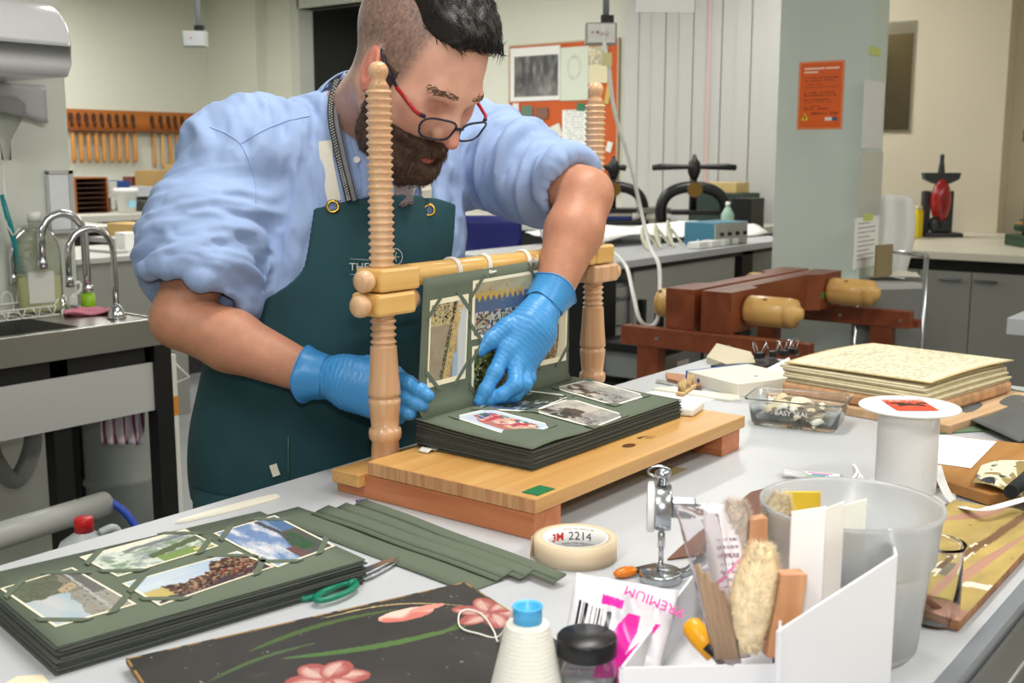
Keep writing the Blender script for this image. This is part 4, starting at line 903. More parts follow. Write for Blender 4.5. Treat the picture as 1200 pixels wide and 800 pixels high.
# box with blue label, tools and clips at the far end
xb = [onz(822, 452, TZ), onz(885, 469, TZ), onz(918, 452, TZ)]
cxb = (xb[0] + xb[2]) / 2
t = thing('card_box', 'small white card box with blue print at the far end of the bench', 'box', (cxb.x, cxb.y, TZ), math.atan2(xb[1].y - xb[0].y, xb[1].x - xb[0].x))
lx_ = (xb[1] - xb[0]).length / 2; ly_ = (xb[2] - xb[1]).length / 2
B(-lx_, -ly_, .0005, lx_, ly_, .026, .001).build('carton', M('cream_carton', (226, 222, 208), .6), t); m_bink = M('blue_ink', (44, 92, 176), .5); MB().box(-lx_ - .0004, -ly_ - .0004, .003, -lx_ + .004, ly_ + .0004, .0265).build('blue_band', m_bink, t)
MB().prism([(0, 0), (.008, 0), (.004, .009)], 0, .0006).build('blue_mark', m_bink, t, (lx_ * .4, 0, .0263)); MB().lathe([(.005, 0), (.005, .0006)], 16, (-lx_ * .5, -ly_, .012), axis='y').build('blue_mark', m_bink, t)
def slab(name, label, cat, pxs, z0, th, mat, rot=True):
    P_ = [onz(x, y, TZ + z0 + th) for x, y in pxs]; c = sum(P_, Vector()) / len(P_); poly = [(p.x - c.x, p.y - c.y) for p in P_]
    ar = sum(poly[i][0] * poly[(i + 1) % len(poly)][1] - poly[(i + 1) % len(poly)][0] * poly[i][1] for i in range(len(poly)))
    if ar < 0: poly = poly[::-1]
    return tag(MB().prism(poly, 0, th).build(name, mat, None, (c.x, c.y, TZ + z0)), label, cat)
slab('wood_strip', 'reddish wooden strip lying left of the white card box', 'strip', [(780, 436), (822, 441), (820, 452), (782, 443)], .0005, .006, M('red_strip_wood', (182, 128, 92), .6))
slab('steel_rule', 'grey metal rule lying by the wooden strip', 'ruler', [(770, 444), (824, 452), (822, 457), (768, 448)], .0005, .0012, m_steel)
slab('bone_tool', 'long ivory bone tool pointing at the clear container', 'tool', [(764, 455), (775, 453), (865, 462), (868, 467), (855, 468)], .0005, .004, M('bone', (226, 222, 206), .35))
slab('paper_slip', 'white paper slip lying under the bone tool', 'paper', [(756, 460), (790, 452), (846, 466), (820, 472)], .0001, .0006, m_paper)
slab('canvas_roll', 'bundle of cream canvas strips by the far corner of the bench', 'cloth', [(828, 418), (840, 402), (880, 412), (885, 424), (850, 426)], .0005, .012, M('cream_canvas', (214, 204, 178), .85, bump=(300, .4)))
slab('tool_pouch', 'dark leather pouch of tools beside the canvas strips', 'pouch', [(833, 428), (850, 424), (905, 416), (915, 424), (880, 432)], .0005, .010, M('dark_pouch', (48, 42, 40), .6, bump=(200, .4)))
slab('paper_stack', 'stack of white papers between the carton and the old book', 'paper', [(886, 438), (925, 418), (930, 438), (905, 446)], .0005, .016, m_paper)
for k, (x, y) in enumerate(((890, 418), (905, 416), (918, 415), (928, 413))):
    p = onz(x, y, TZ + .02); t = thing('binder_clip', ['black binder clip nearest the tool pouch', 'second black binder clip from the tool pouch', 'third black binder clip from the tool pouch', 'black binder clip touching the old book'][k], 'clip', (p.x, p.y, TZ + .0175), .5 * k, 'binder clips at the far end')
    MB().prism([(-.012, -.008), (.012, -.008), (.012, .008), (-.012, .008)], 0, .012).build('jaw', m_black, t)
    for s in (-1, 1): MB().tube([(-.007, s * .006, .011), (-.008, s * .012, .024), (-.004, s * .016, .034), (.004, s * .016, .034), (.008, s * .012, .024), (.007, s * .006, .011)], .0011, 6).build('wire_handle', m_chrome, t)
# right edge: green board, grey cloth, card, wooden board, scraps, gold cover
slab('green_board', 'dull green card lying right of the old book', 'card', [(1112, 468), (1160, 452), (1230, 462), (1230, 500), (1088, 508), (1098, 490)], .0005, .002, M('dull_green_card', (96, 118, 92), .7))
gp = [onz(1112, 482, TZ + .01), onz(1165, 455, TZ + .01), onz(1260, 470, TZ + .01), onz(1195, 520, TZ + .01)]; c = sum(gp, Vector()) / 4
tag(MB().sheet(lambda u, v: (gp[0] * (1 - u) * (1 - v) + gp[3] * u * (1 - v) + gp[2] * u * v + gp[1] * (1 - u) * v) - c + Vector((0, 0, .004 * math.sin(u * 11) * math.sin(v * 7) + .004)), 20, 14, .002).build('grey_leather', M('grey_suede', (92, 94, 92), .8, bump=(250, .4)), None, c), 'crumpled sheet of grey leather at the right edge', 'leather')
slab('wooden_board', 'brown wooden board under the white card at the right edge', 'board', [(1093, 512), (1130, 512), (1240, 524), (1240, 570), (1160, 580), (1096, 560)], .003, .014, M('brown_board', (178, 128, 70), .55, wood=(0, 30, (158, 108, 54))))
slab('white_card', 'plain white card lying on the brown wooden board', 'card', [(1092, 508), (1168, 517), (1138, 548), (1086, 541)], .0175, .001, m_paper)
def scrapfn(u, v): c = mixc(base(u, (226, 218, 190)), (40, 44, 52), sst(.55, .62, fbm(u * 6, v * 5, 3))); return mixc(c, (150, 130, 80), (v < .5) * sst(.5, .6, fbm(u * 5, v * 9, 13)))
q_ = [onz(x, y, TZ + .024) for x, y in ((1140, 565), (1240, 590), (1240, 530), (1150, 545))]; c = sum(q_, Vector()) / 4
o = printed('torn_paper', scrapfn, 50, 30, lambda u, v: (q_[0] * (1 - u) + q_[1] * u) * (1 - v) + (q_[3] * (1 - u) + q_[2] * u) * v - c + Vector((0, 0, .003 * math.sin(u * 8))), .0006); o.location = c; tag(o, 'torn cream and black marbled paper on the wooden board', 'paper')
tag(MB().lathe([(.009, -.05), (.009, .05)], 16, axis='x').build('black_roll', M('black_cloth', (22, 24, 28), .8), None, onz(1196, 566, TZ + .033)), 'short black cloth roll at the right edge of the bench', 'roll')
def pic_gold(u, v):
    c = base(u, (176, 152, 90)) * (.86 + .26 * fbm(u * 7, v * 9, 2))[..., None]; c = mixc(c, (90, 70, 40), vnoise(u * 60, v * 90, 4) > .93)
    crk = np.abs(u - .62 - .25 * (v - .5) - .06 * (fbm(v * 6, v * 0, 8) - .5)); c = mixc(c, (112, 84, 56), sst(.05, .03, crk) * (v > .25)); c = mixc(c, (234, 226, 206), sst(.02, .01, np.abs(crk - .04)) * (vnoise(u * 30, v * 30, 6) > .5) * (v > .2) * (v < .6)); c = mixc(c, (224, 214, 196), (np.abs(v - .22 - .05 * u) < .02) * (u > .2)); c = mixc(c, (176, 132, 112), v < .08); return mixc(c, (120, 112, 96), (v > .22) & (v < .33) & (crk > .03) & (crk < .2) & (u > .6))
g0, g1, g2 = onz(1098, 712, TZ + .012), onz(1162, 733, TZ + .012), onz(1103, 590, TZ + .012)
gA = Vector((g0.x, g0.y, 0)); gdx = Vector((0, -1, 0)); 
GX0, GX1, GY0, GY1 = 1.095, 1.50, .29, .415
t = thing('damaged_cover', 'battered gold coloured book cover with a torn spine at the near right edge', 'book cover', (GX0, GY0, TZ)); printed('gold_face', pic_gold, 60, 130, lambda u, v: (v * (GX1 - GX0), (GY1 - GY0) * (1 - u), .0125 + .003 * math.exp(-((u - .6) / .1) ** 2)), .0005, t, print_mat(.45))
B(0, 0, .0008, GX1 - GX0, GY1 - GY0, .012, .003).build('board', M('brown_edge_board', (150, 106, 72), .8, var=(60, .3)), t)
slab('brown_label', 'small kraft label lying in the shadow behind the dial gauge', 'label', [(750, 556), (776, 545), (806, 549), (775, 562)], .0003, .0006, M('kraft_label', (150, 136, 96), .7))
b = MB(); pcp = onz(422, 587, TZ); b.tube([(.0, 0, 0), (.016, 0, 0), (.018, .003, 0), (.016, .006, 0), (.003, .006, 0), (.001, .0035, 0), (.003, .0012, 0), (.013, .0015, 0)], .0006, 6)
tag(b.build('paper_clip', M('purple_wire', (84, 60, 150), .3), None, (pcp.x - .008, pcp.y, TZ + .0008), -.4), 'tiny purple paper clip left of the sewing frame', 'paper clip')
slab('cream_card', 'cream card cut off at the lower left corner of the picture', 'card', [(-20, 815), (20, 792), (50, 790), (70, 815)], .0003, .001, M('cream_card_stock', (226, 214, 184), .7))
# white panel on a trolley beyond the near edge
tr = onz(1190, 770, .86)
t = thing('side_table', 'white topped side table beyond the steel rail at the lower right', 'table', (1.25, -.12, 0))
B(-.5, -.33, .85, .5, .31, .87, .002).build('top', m_white, t)
for x in (-.46, .46):
    for y in (-.3, .26): B(x - .015, y - .015, 0, x + .015, y + .015, .85).build('leg', m_black, t)
# ---------------------------------------------------------------- sink bench at left
sk = thing('sink_bench', 'stainless steel sink bench with black frame and grey front panel', 'sink', (1.4, 2.9, 0))
SO = Vector((1.4, 2.9, 0))
def S(b): b.M = Matrix.Translation(-SO); return b
SX0, SX1, SY0, SY1, SZ = .35, 1.86, 2.655, 3.115, .92; BX1, BY0, BY1 = 1.64, 2.70, 3.00
m_sinks = M('satin_steel_sink', (168, 168, 164), .3, 1.0, bump=(200, .04))
b = S(MB()); b.box(SX0, SY0, SZ - .012, SX1, BY0, SZ).box(SX0, BY1, SZ - .012, SX1, SY1, SZ).box(BX1, BY0, SZ - .012, SX1, BY1, SZ); b.box(SX0, SY0 - .002, SZ - .072, SX1, SY0 + .012, SZ + .004, .002); b.box(SX1 - .012, SY0, SZ - .072, SX1, SY1, SZ + .004, .002); b.build('deck', m_sinks, sk)
b = S(MB()); b.box(SX0 + .02, BY0, .70, BX1, BY0 + .004, SZ).box(SX0 + .02, BY1 - .004, .70, BX1, BY1, SZ).box(BX1 - .004, BY0, .70, BX1, BY1, SZ).box(SX0 + .02, BY0, .695, BX1, BY1, .70); b.build('basin', m_sinks, sk)
b = S(MB()); b.box(SX0, SY0 + .02, .80, SX1, SY0 + .05, .848).box(SX0, SY1 - .05, .80, SX1, SY1 - .02, .848).box(SX1 - .05, SY0 + .02, .80, SX1 - .02, SY1 - .02, .848); b.build('frame_rail', m_black, sk)
for x0, x1, y in ((1.828, 1.882, SY0), (1.528, 1.578, SY0 + .02), (1.828, 1.87, SY1 - .05), (.4, .45, SY0), (.4, .45, SY1 - .05)):
    b = S(MB()); b.box(x0, y, 0, x1, y + .045, .848); b.build('leg', m_black, sk)
b = S(MB()); b.box(SX0, SY0 + .012, .665, 1.828, SY0 + .02, .80); b.build('front_panel', M('grey_panel', (176, 177, 174), .5), sk)
b = S(MB()); b.box(SX0, SY1 + .0, .25, 1.53, SY1 + .004, .66); b.build('back_panel', M('pale_back_panel', (190, 191, 190), .5), sk)
m_trap = M('grey_pvc', (150, 150, 146), .4)
pc = ony(16, 545, 2.86); b = S(MB()); b.tube(catmull([Vector((pc.x - .06, 2.86, .68)), Vector((pc.x - .055, 2.86, .58)), Vector((pc.x, 2.86, .50)), Vector((pc.x + .055, 2.86, .58)), Vector((pc.x + .06, 2.86, .68))], 6), .024, 12); b.build('waste_trap', m_trap, sk)
def faucet(label, px, py, hgt, rad, r, collar=False, rot=0.0):
    p = onz(px, py, SZ); t = thing('faucet', label, 'faucet', (p.x, p.y, SZ), rot, 'gooseneck faucets at the sink')
    if not collar: MB().lathe([(r * 3.0, .0005), (r * 3.0, .004), (r * 2.0, .03), (r * 1.6, .034), (r, .04)], 20).build('base', m_chrome, t)
    else: MB().lathe([(r * 1.9, .0005), (r * 1.7, .045), (r, .046)], 20).build('green_sleeve', M('lime_plastic', (150, 200, 44), .4), t); MB().lathe([(r * 1.3, .046), (r * 1.3, .07), (r, .072)], 16).build('base', m_chrome, t)
    pts = [(0, 0, .035), (0, 0, hgt * .5), (0, 0, hgt)] + [(-rad + rad * math.cos(a), 0, hgt + rad * math.sin(a)) for a in [math.pi * k / 14 for k in range(1, 15)]] + [(-2 * rad, 0, hgt - .06)]
    MB().tube(pts, r, 14).build('gooseneck', m_chrome, t); MB().lathe([(r * 1.25, hgt - .085), (r * 1.25, hgt - .06), (r, .058 * 0 + hgt - .058)], 14, (-2 * rad, 0, 0)).build('spout_tip', m_chrome, t)
    return t
faucet('chrome gooseneck faucet at the left, beside the soap bottle', 72, 361, .17, .070, .0085)
faucet('tallest chrome gooseneck faucet with a lime green sleeve', 104, 362, .215, .068, .0115, True)
faucet('chrome gooseneck faucet standing on the pink cloth', 137, 373, .185, .068, .0085)
# pink cloth
c = onz(121, 367, SZ); tag(MB().sheet(lambda u, v: ((u - .5) * .15, (v - .5) * .075, .011 + .005 * math.sin(u * 9 + v * 5) + .004 * math.sin(v * 13)), 20, 10, .007).build('pink_cloth', M('pink_sponge_cloth', (222, 140, 160), .9, bump=(300, .5)), None, (c.x - .035, c.y - .0, SZ + .002), -.5), 'folded pink cleaning cloth on the sink deck', 'cloth')
# soap bottle
p = onz(48, 352, SZ); t = thing('soap_bottle', 'large clear bottle of yellowish soap beside the sink', 'bottle', (ony(46, 345, 3.055).x, 3.055, SZ), -.3)
m_pet = M('clear_bottle', (226, 232, 214), .1, trans=.8, ior=1.15)
b = loft([[(x * s, y * s, z) for x, y in rrect(.058, .036, .02)] for s, z in ((.92, .001), (1, .01), (1, .17), (.9, .2), (.55, .23), (.3, .245), (.3, .265))]); b.f.append(tuple(6 * 28 + k for k in range(28))); b.sm.append(False); b.build('bottle_body', m_pet, t)
loft([[(x * s, y * s, z) for x, y in rrect(.055, .033, .018)] for s, z in ((.92, .004), (1, .012), (1, .105), (.98, .106), (.02, .106))]).build('liquid_soap', M('soap_liquid', (208, 204, 140), .3), t)
MB().lathe([(.019, .262), (.019, .285), (.016, .288), (.0001, .288)], 20).build('cap', m_white, t); B(-.035, -.0372, .03, .035, -.0362, .12).build('label', M('bottle_label', (206, 208, 200), .5), t)
# hook / white clamp
p = onz(84, 358, SZ); t = thing('white_hook', 'small white plastic hook clip between the faucets', 'hook', (p.x, p.y, SZ)); B(-.014, -.012, .0005, .014, .012, .03, .004).build('clip_body', m_white, t); MB().tube(catmull([Vector((0, 0, .03)), Vector((.02, 0, .035)), Vector((.035, 0, .05)), Vector((.028, 0, .068)), Vector((.012, 0, .062))], 5), .005, 8).build('hook_arm', m_white, t)
# dish rack
p0 = onz(-10, 372, SZ); p = onz(0, 365, SZ + .02); t = thing('dish_rack', 'white wire dish rack hanging over the basin edge', 'dish rack', (p.x + .04, p.y - .01, SZ + .001))
m_wire = M('white_wire', (228, 228, 220), .35)
for y in (-.07, .07):
    for z in (.004, .03): MB().tube([(-.45, y, z), (.075, y, z), (.09, y, z + .02 if z > .01 else z)], .0022, 6).build('rack_wire', m_wire, t)
for k in range(9):
    x = .08 - k * .045; MB().tube([(x, -.07, .03), (x - .012, -.075, -.02 + .024), (x - .024, -.07, .03)], .0018, 6).build('rack_wire', m_wire, t); MB().tube(catmull([Vector((x, -.07, .004)), Vector((x, 0, .002)), Vector((x, .07, .004)), Vector((x, .075, .03)), Vector((x - .01, .07, .06)), Vector((x - .03, .07, .06)), Vector((x - .035, .075, .03))], 4), .0018, 6).build('rack_wire', m_wire, t)
# dish brush hanging
b0_, b1_ = ony(2, 228, 3.06), ony(26, 318, 3.06); t = thing('dish_brush', 'teal dish brush with white bristles hanging by the wall', 'brush', b1_); ax = b0_ - b1_
m_teal = M('teal_plastic', (16, 132, 138), .35)
MB().tube([Vector((0, 0, 0)) - ax * .02, ax * .18, ax * .26, ax * .6, ax * 1.0], [.011, .011, .007, .0085, .006], 10).build('handle', m_teal, t)
b = MB(); rr = random.Random(4)
for k in range(160):
    f = rr.uniform(-.04, .2); d = (RIGHT * rr.uniform(.5, 1.2) + UP * rr.uniform(-.7, .6) - FWD * rr.uniform(-.4, .4)).normalized(); q = ax * f; b.tube([q, q + d * rr.uniform(.028, .042)], [.001, .0006], 3)
o = b.build('bristles', m_white, t); o['kind'] = 'stuff'
# white panel box on the back of the sink, wall cabinet/hood, flask, wire
p0, p1 = ony(58, 202, 3.09), ony(86, 268, 3.09)
t = thing('white_notice_box', 'flat white panel with a frame standing behind the sink', 'panel', (p0.x + .09, 3.095, p1.z)); wq = ony(86, 205, 3.09).x - ony(58, 205, 3.09).x
B(-.09, 0, 0, wq - .10, .02, p0.z - p1.z).build('panel', M('whiteboard', (222, 226, 230), .3), t); B(wq - .105, -.004, 0, wq - .09, .024, p0.z - p1.z + .005).build('frame_edge', m_lgrey, t); B(-.09, -.004, p0.z - p1.z - .005, wq - .09, .024, p0.z - p1.z + .006).build('frame_edge', m_lgrey, t); B(-.09, -.0, 0 - .012, wq - .09, 0.024, -.001).build('frame_edge', m_lgrey, t)
# rounded white dispenser / hood at top left
d0 = ony(82, 45, 2.79); zt, zb = ony(82, 1, 2.79).z, ony(75, 90, 2.79).z; hx_ = d0.x
prof = [(2.80, zb), (2.778, zb + .03), (2.775, zb + .08)] + [(2.905 - .13 * math.cos(a_), zt - .12 + .12 * math.sin(a_)) for a_ in [math.pi / 2 * k / 9 for k in range(10)]] + [(3.118, zt), (3.118, zb)]
t = thing('wall_heater', 'glossy white rounded wall unit at the top left corner', 'wall unit', (hx_ - .5, 2.95, zb)); m_gloss = M('glossy_white', (226, 227, 232), .2)
vs = [(x, y - 2.95, z - zb) for x in (-.5, .488) for y, z in prof] + [(.50, 2.95 + (y - 2.95) * .93 - 2.95, (z - zb) * .97 + .004) for y, z in prof]; n_ = len(prof)
MB().add(vs, [tuple(range(n_)), tuple(reversed(range(2 * n_, 3 * n_)))] + [(i + n_, (i + 1) % n_ + n_, (i + 1) % n_, i) for i in range(n_)] + [(i + 2 * n_, (i + 1) % n_ + 2 * n_, (i + 1) % n_ + n_, i + n_) for i in range(n_)], True).build('casing', m_gloss, t)
tag(MB().sheet(lambda u, v: ((u - 1) * .3, 0, -(.02 + .09 * u) * v), 10, 6, .002).build('plastic_flap', M('grey_film', (184, 184, 186), .3), None, (ony(53, 100, 3.10).x, 3.10, zb - .003)), 'translucent grey plastic sheet hanging under the wall unit', 'plastic sheet')
fk = ony(4, 135, 3.0); t = thing('glass_flask', 'upturned clear glass flask drying on the wall at the left edge', 'flask', fk)
MB().lathe([(.012, -.12), (.013, -.07), (.02, -.055), (.058, .01), (.06, .03), (.05, .05), (.0001, .056)], 32).build('flask_body', M('thin_glass', (250, 252, 252), .02, trans=1.0, ior=1.18), t)
MB().tube([(.02, .06, -.13), (.02, .06, -.30), (.03, .05, -.33), (.04, .03, -.31)], .003, 6).build('drying_peg', m_wire, t)
# under the sink: drum, towel, pipe, jug
dp = at(132, 540, 3.5); t = thing('steel_drum', 'grey steel drum under the sink bench', 'drum', (dp.x + .02, dp.y, 0)); rD = .112
m_drum = M('grey_drum', (150, 156, 152), .4)
MB().lathe([(rD, .002), (rD, .365), (rD + .008, .374), (rD + .008, .386), (rD, .395), (rD, .62), (rD + .006, .63), (rD - .006, .64), (.0001, .63)], 48).build('drum_body', m_drum, t)
tw = ony(147, 487, 2.72); tag(MB().sheet(lambda u, v: ((u - .5) * (.15 - .02 * v) + .004 * math.sin(v * 4), .012 * math.sin(u * 22), -v * (.085 + .03 * u) ), 30, 8, .002).build('striped_towel', None, None, (tw.x + .0, 2.74, .668)), 'striped tea towel hanging under the sink bench', 'towel')
m_tow = bpy.data.materials.new('striped_cotton'); m_tow.use_nodes = True; nt = m_tow.node_tree; tcn = nt.nodes.new('ShaderNodeTexCoord'); wv = nt.nodes.new('ShaderNodeTexWave'); wv.inputs['Scale'].default_value = 18; rp = nt.nodes.new('ShaderNodeValToRGB')
rp.color_ramp.elements[0].color = rgb(60, 62, 110); rp.color_ramp.elements[1].color = rgb(206, 200, 204); e_ = rp.color_ramp.elements.new(.12); e_.color = rgb(170, 50, 70); e_ = rp.color_ramp.elements.new(.3); e_.color = rgb(200, 194, 200)
nt.links.new(tcn.outputs['Object'], wv.inputs['Vector']); nt.links.new(wv.outputs['Fac'], rp.inputs[0]); nt.links.new(rp.outputs[0], nt.nodes['Principled BSDF'].inputs['Base Color']); bpy.data.objects['striped_towel'].data.materials.append(m_tow)
pp0, pp1 = at(-40, 640, 2.35), at(122, 590, 2.75); t = thing('drain_pipe', 'grey plastic drain pipe with blue end lying below the sink', 'pipe', pp0)
MB().cyl((0, 0, 0), pp1 - pp0, .030, seg=20).build('pipe', M('pale_pvc', (176, 178, 174), .4), t); MB().tube(catmull([(pp1 - pp0) * .97 + UP * .02, (pp1 - pp0) + RIGHT * .05 - UP * .02, (pp1 - pp0) + RIGHT * .10 - UP * .09], 5), .010, 10).build('blue_hose', M('blue_hose', (36, 74, 176), .35), t)
MB().tube([(pp1 - pp0) * .8 + (UP * math.cos(a) + FWD * math.sin(a)) * .0305 for a in [2 * math.pi * k / 16 for k in range(16)]], .002, 6, closed=True).build('green_tie', M('green_wire', (60, 120, 70), .5), t)
jp = at(99, 625, 2.15); t = thing('plastic_jug', 'translucent white jug with a red cap below the bench edge', 'jug', (jp.x, jp.y, jp.z - .16))
MB().lathe([(.055, .001), (.06, .01), (.06, .11), (.045, .145), (.016, .165), (.016, .175)], 28).build('jug_body', M('milky_plastic', (206, 212, 216), .35, trans=.2), t); MB().lathe([(.018, .165), (.018, .19), (.016, .192), (.0001, .192)], 20).build('cap', M('red_cap', (200, 30, 36), .35), t); MB().tube(catmull([Vector((.02, -.02, .16)), Vector((.045, -.03, .165)), Vector((.062, -.03, .13)), Vector((.06, -.03, .09))], 5), .008, 8).build('jug_handle', MATS['milky_plastic'], t)
t = thing('storage_crate', 'black crate with a yellow rim under the jug and pipe', 'crate', (jp.x - .25, jp.y, 0)); B(-.3, -.16, 0, .33, .16, jp.z - .165).build('crate_body', M('dark_plinth', (30, 31, 33), .6), t); B(-.31, -.17, jp.z - .185, .34, .17, jp.z - .1605).build('rim', M('yellow_rim', (206, 176, 40), .5), t)
# white bracket with orange tape right of the sink leg
p = ony(203, 445, 2.9); t = thing('wire_bracket', 'white wire bracket with orange tape beside the sink leg', 'bracket', (p.x, 2.9, p.z)); B(-.008, -.008, -.05, .008, .008, .08).build('bar', m_wire, t); MB().tube([(.01, 0, .05), (.06, 0, -.0), (.01, 0, -.01)], .003, 6).build('wire', m_wire, t); B(-.009, -.009, -.11, .009, .009, -.05).build('orange_tape', M('orange_tape', (214, 140, 40), .6), t); B(-.008, -.008, -p.z, .008, .008, -.11).build('bar', m_wire, t)
# ---------------------------------------------------------------- far left: tool rack and benches
ra, rb_ = ony(80, 127, WY - .06), ony(266, 134, WY - .06); rz0 = ony(80, 149, WY - .06).z; rz1 = ra.z; RL = rb_.x - ra.x
m_rack = M('stained_rack_wood', (186, 112, 46), .5, wood=(0, 12, (160, 90, 34))); m_dkw = M('dark_slot', (74, 42, 20), .6)
t = thing('tool_rack', 'long brown wooden wall rack for hand tools', 'rack', (ra.x, WY - .001, rz0))
B(0, -.03, 0, RL, 0, rz1 - rz0).build('back_board', m_rack, t); B(0, -.10, -.03, RL, 0, 0).build('shelf_bar', M('dark_rack_wood', (132, 72, 28), .5), t)
tools = [85, 94, 103, 112, 121, 130, 139, 148, 157.5] + [180, 190, 199, 207, 215.5]
for k, px in enumerate(tools):
    X = ony(px, 140, WY - .06).x - ra.x; o = MB().lathe([(.026, 0), (.026, .006)], 14, axis='y').build('tool_slot', m_dkw, t, (X, -.031, .09)); o.scale = (1, 1, 1.9)
m_hand = M('tool_handle_wood', (214, 148, 72), .45, wood=(2, 20, (192, 124, 52))); m_hand2 = M('pale_handle_wood', (222, 176, 110), .5)
ordn = ['first', 'second', 'third', 'fourth', 'fifth', 'sixth', 'seventh', 'eighth', 'ninth']
for k, px in enumerate(tools):
    p = ony(px, 150, WY - .06); first = k < 9; bot = ony(px, 190 if first else 196, WY - .06).z; h_ = rz0 - .03 - bot
    lb = ('%s thick wooden handle from the left in the wall rack' % ordn[k]) if first else ('%s slim wooden handle in the right group of the wall rack' % ordn[k - 9])
    t = thing('hand_tool', lb, 'tool', (p.x, WY - .055, rz0 - .035), 0, 'finishing tools in the wall rack')
    r = .019 if first else .015; MB().lathe([(r * .6, 0), (r, -.03), (r * .9, -h_ * .5), (r * 1.1, -h_ * .85), (r * .7, -h_), (.0001, -h_ - .003)][::-1], 12).build('handle', m_hand if not (k == 10) else m_hand2, t); MB().lathe([(.006, .0), (.006, .05), (.014, .055), (.014, .10), (.0001, .101)], 10).build('ferrule', m_dkw, t)
def fbox(name, label, cat, px0, py0, px1, py1, Y, depth, mat, b=.003, group=None):
    a = ony(px0, py0, Y); c = ony(px1, py1, Y); z1, z0 = a.z, ony((px0 + px1) / 2, py1, Y).z
    return tag(B(0, 0, 0, c.x - a.x, depth, z1 - z0, b).build(name, mat, None, (a.x, Y, z0)), label, cat, group), a, c, z0, z1
YB = 7.9; m_bk = M('bench_grey_top', (190, 188, 178), .5)
bx0_, bx1_ = ony(40, 250, YB).x, ony(310, 250, YB).x
t = thing('rear_bench', 'pale topped bench with black legs below the tool rack', 'bench', (bx0_, YB, 0)); ztop = ony(130, 252, YB).z
B(0, 0, ztop - .05, bx1_ - bx0_, 1.1, ztop).build('bench_top', m_bk, t); B(.1, .05, 0, bx1_ - bx0_ - .1, .12, ztop - .05).build('modesty_panel', M('dark_panel', (38, 38, 40), .6), t)
for x in (.05, bx1_ - bx0_ - .1): B(x, .0, 0, x + .06, .06, ztop - .05).build('leg', m_black, t)
# pigeonhole
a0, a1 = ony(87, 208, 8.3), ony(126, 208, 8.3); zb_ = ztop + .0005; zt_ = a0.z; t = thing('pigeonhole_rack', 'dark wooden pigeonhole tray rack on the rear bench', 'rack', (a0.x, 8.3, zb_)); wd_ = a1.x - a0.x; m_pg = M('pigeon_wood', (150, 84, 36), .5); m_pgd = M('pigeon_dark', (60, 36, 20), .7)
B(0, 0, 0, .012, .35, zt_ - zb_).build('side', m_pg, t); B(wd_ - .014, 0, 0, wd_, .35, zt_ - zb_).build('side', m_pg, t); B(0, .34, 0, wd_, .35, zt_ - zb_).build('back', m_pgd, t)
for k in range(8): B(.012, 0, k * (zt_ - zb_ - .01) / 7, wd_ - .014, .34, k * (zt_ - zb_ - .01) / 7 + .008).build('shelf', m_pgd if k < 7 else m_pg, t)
# bucket
p = ony(153, 250, 8.05); t = thing('white_bucket', 'small white plastic bucket with a lid on the rear bench', 'bucket', (p.x, 8.1, ztop + .0005)); sc_ = .2
MB().lathe([(.07, .001), (.085, .165), (.096, .165), (.096, .20), (.0001, .20)], 28).build('bucket_body', m_white, t); B(-.04, -.088, .05, .03, -.08, .1).build('blue_label', M('pale_blue_label', (150, 200, 220), .5), t)
# files on a tray
zl = ony(150, 231, 8.4).z
fz = ony(150, 228, 8.45).z
t = thing('letter_tray', 'grey letter tray behind the white bucket', 'tray', (ony(127, 230, 8.45).x, 8.45, ztop + .0005)); wl_ = ony(186, 230, 8.45).x - ony(127, 230, 8.45).x
B(0, 0, fz - ztop - .02, wl_, .3, fz - ztop).build('tray_top', m_lgrey, t); B(0, .0, 0, .02, .3, fz - ztop - .02).build('tray_side', M('dark_panel', (38, 38, 40), .6), t); B(wl_ - .02, 0, 0, wl_, .3, fz - ztop - .02).build('tray_side', MATS['dark_panel'], t)
def onshelf(name, label, cat, x0, x1, y1, Y, zb0, depth, mat, group=None):
    a = ony(x0, y1, Y); c = ony(x1, y1, Y); return tag(B(0, 0, 0, c.x - a.x, depth, max(.01, a.z - zb0), .003).build(name, mat, None, (a.x, Y, zb0 + .0005)), label, cat, group)
onshelf('box_file', 'white spined box file on the letter tray', 'file', 128, 137, 213, 8.47, fz, .25, m_lgrey); onshelf('box_file', 'dark blue box file on the letter tray', 'file', 138, 152, 212, 8.47, fz, .25, M('navy_file', (30, 66, 130), .5))
onshelf('magazine_pile', 'pile of silver grey magazines on the letter tray', 'magazines', 153, 182, 219, 8.47, fz, .25, M('silver_mags', (170, 176, 184), .4)); onshelf('book_row', 'row of small maroon books behind the white bucket', 'books', 155, 176, 207, 8.92, ztop, .15, M('maroon_books', (110, 50, 46), .6, var=(30, .4)))
onshelf('cardboard_box', 'open brown cardboard box on the rear bench', 'box', 181, 200, 200, 8.6, ztop, .3, M('kraft_card', (168, 136, 84), .8)); onshelf('cardboard_box', 'upright tan cardboard sheet box beside the shirt shoulder', 'box', 200, 222, 193, 8.86, ztop, .1, M('tan_card', (190, 158, 100), .8)); onshelf('cutting_mat', 'dark tray with yellow edge on the rear bench', 'tray', 168, 195, 236, 8.15, ztop, .4, M('dark_tray', (60, 62, 60), .6))
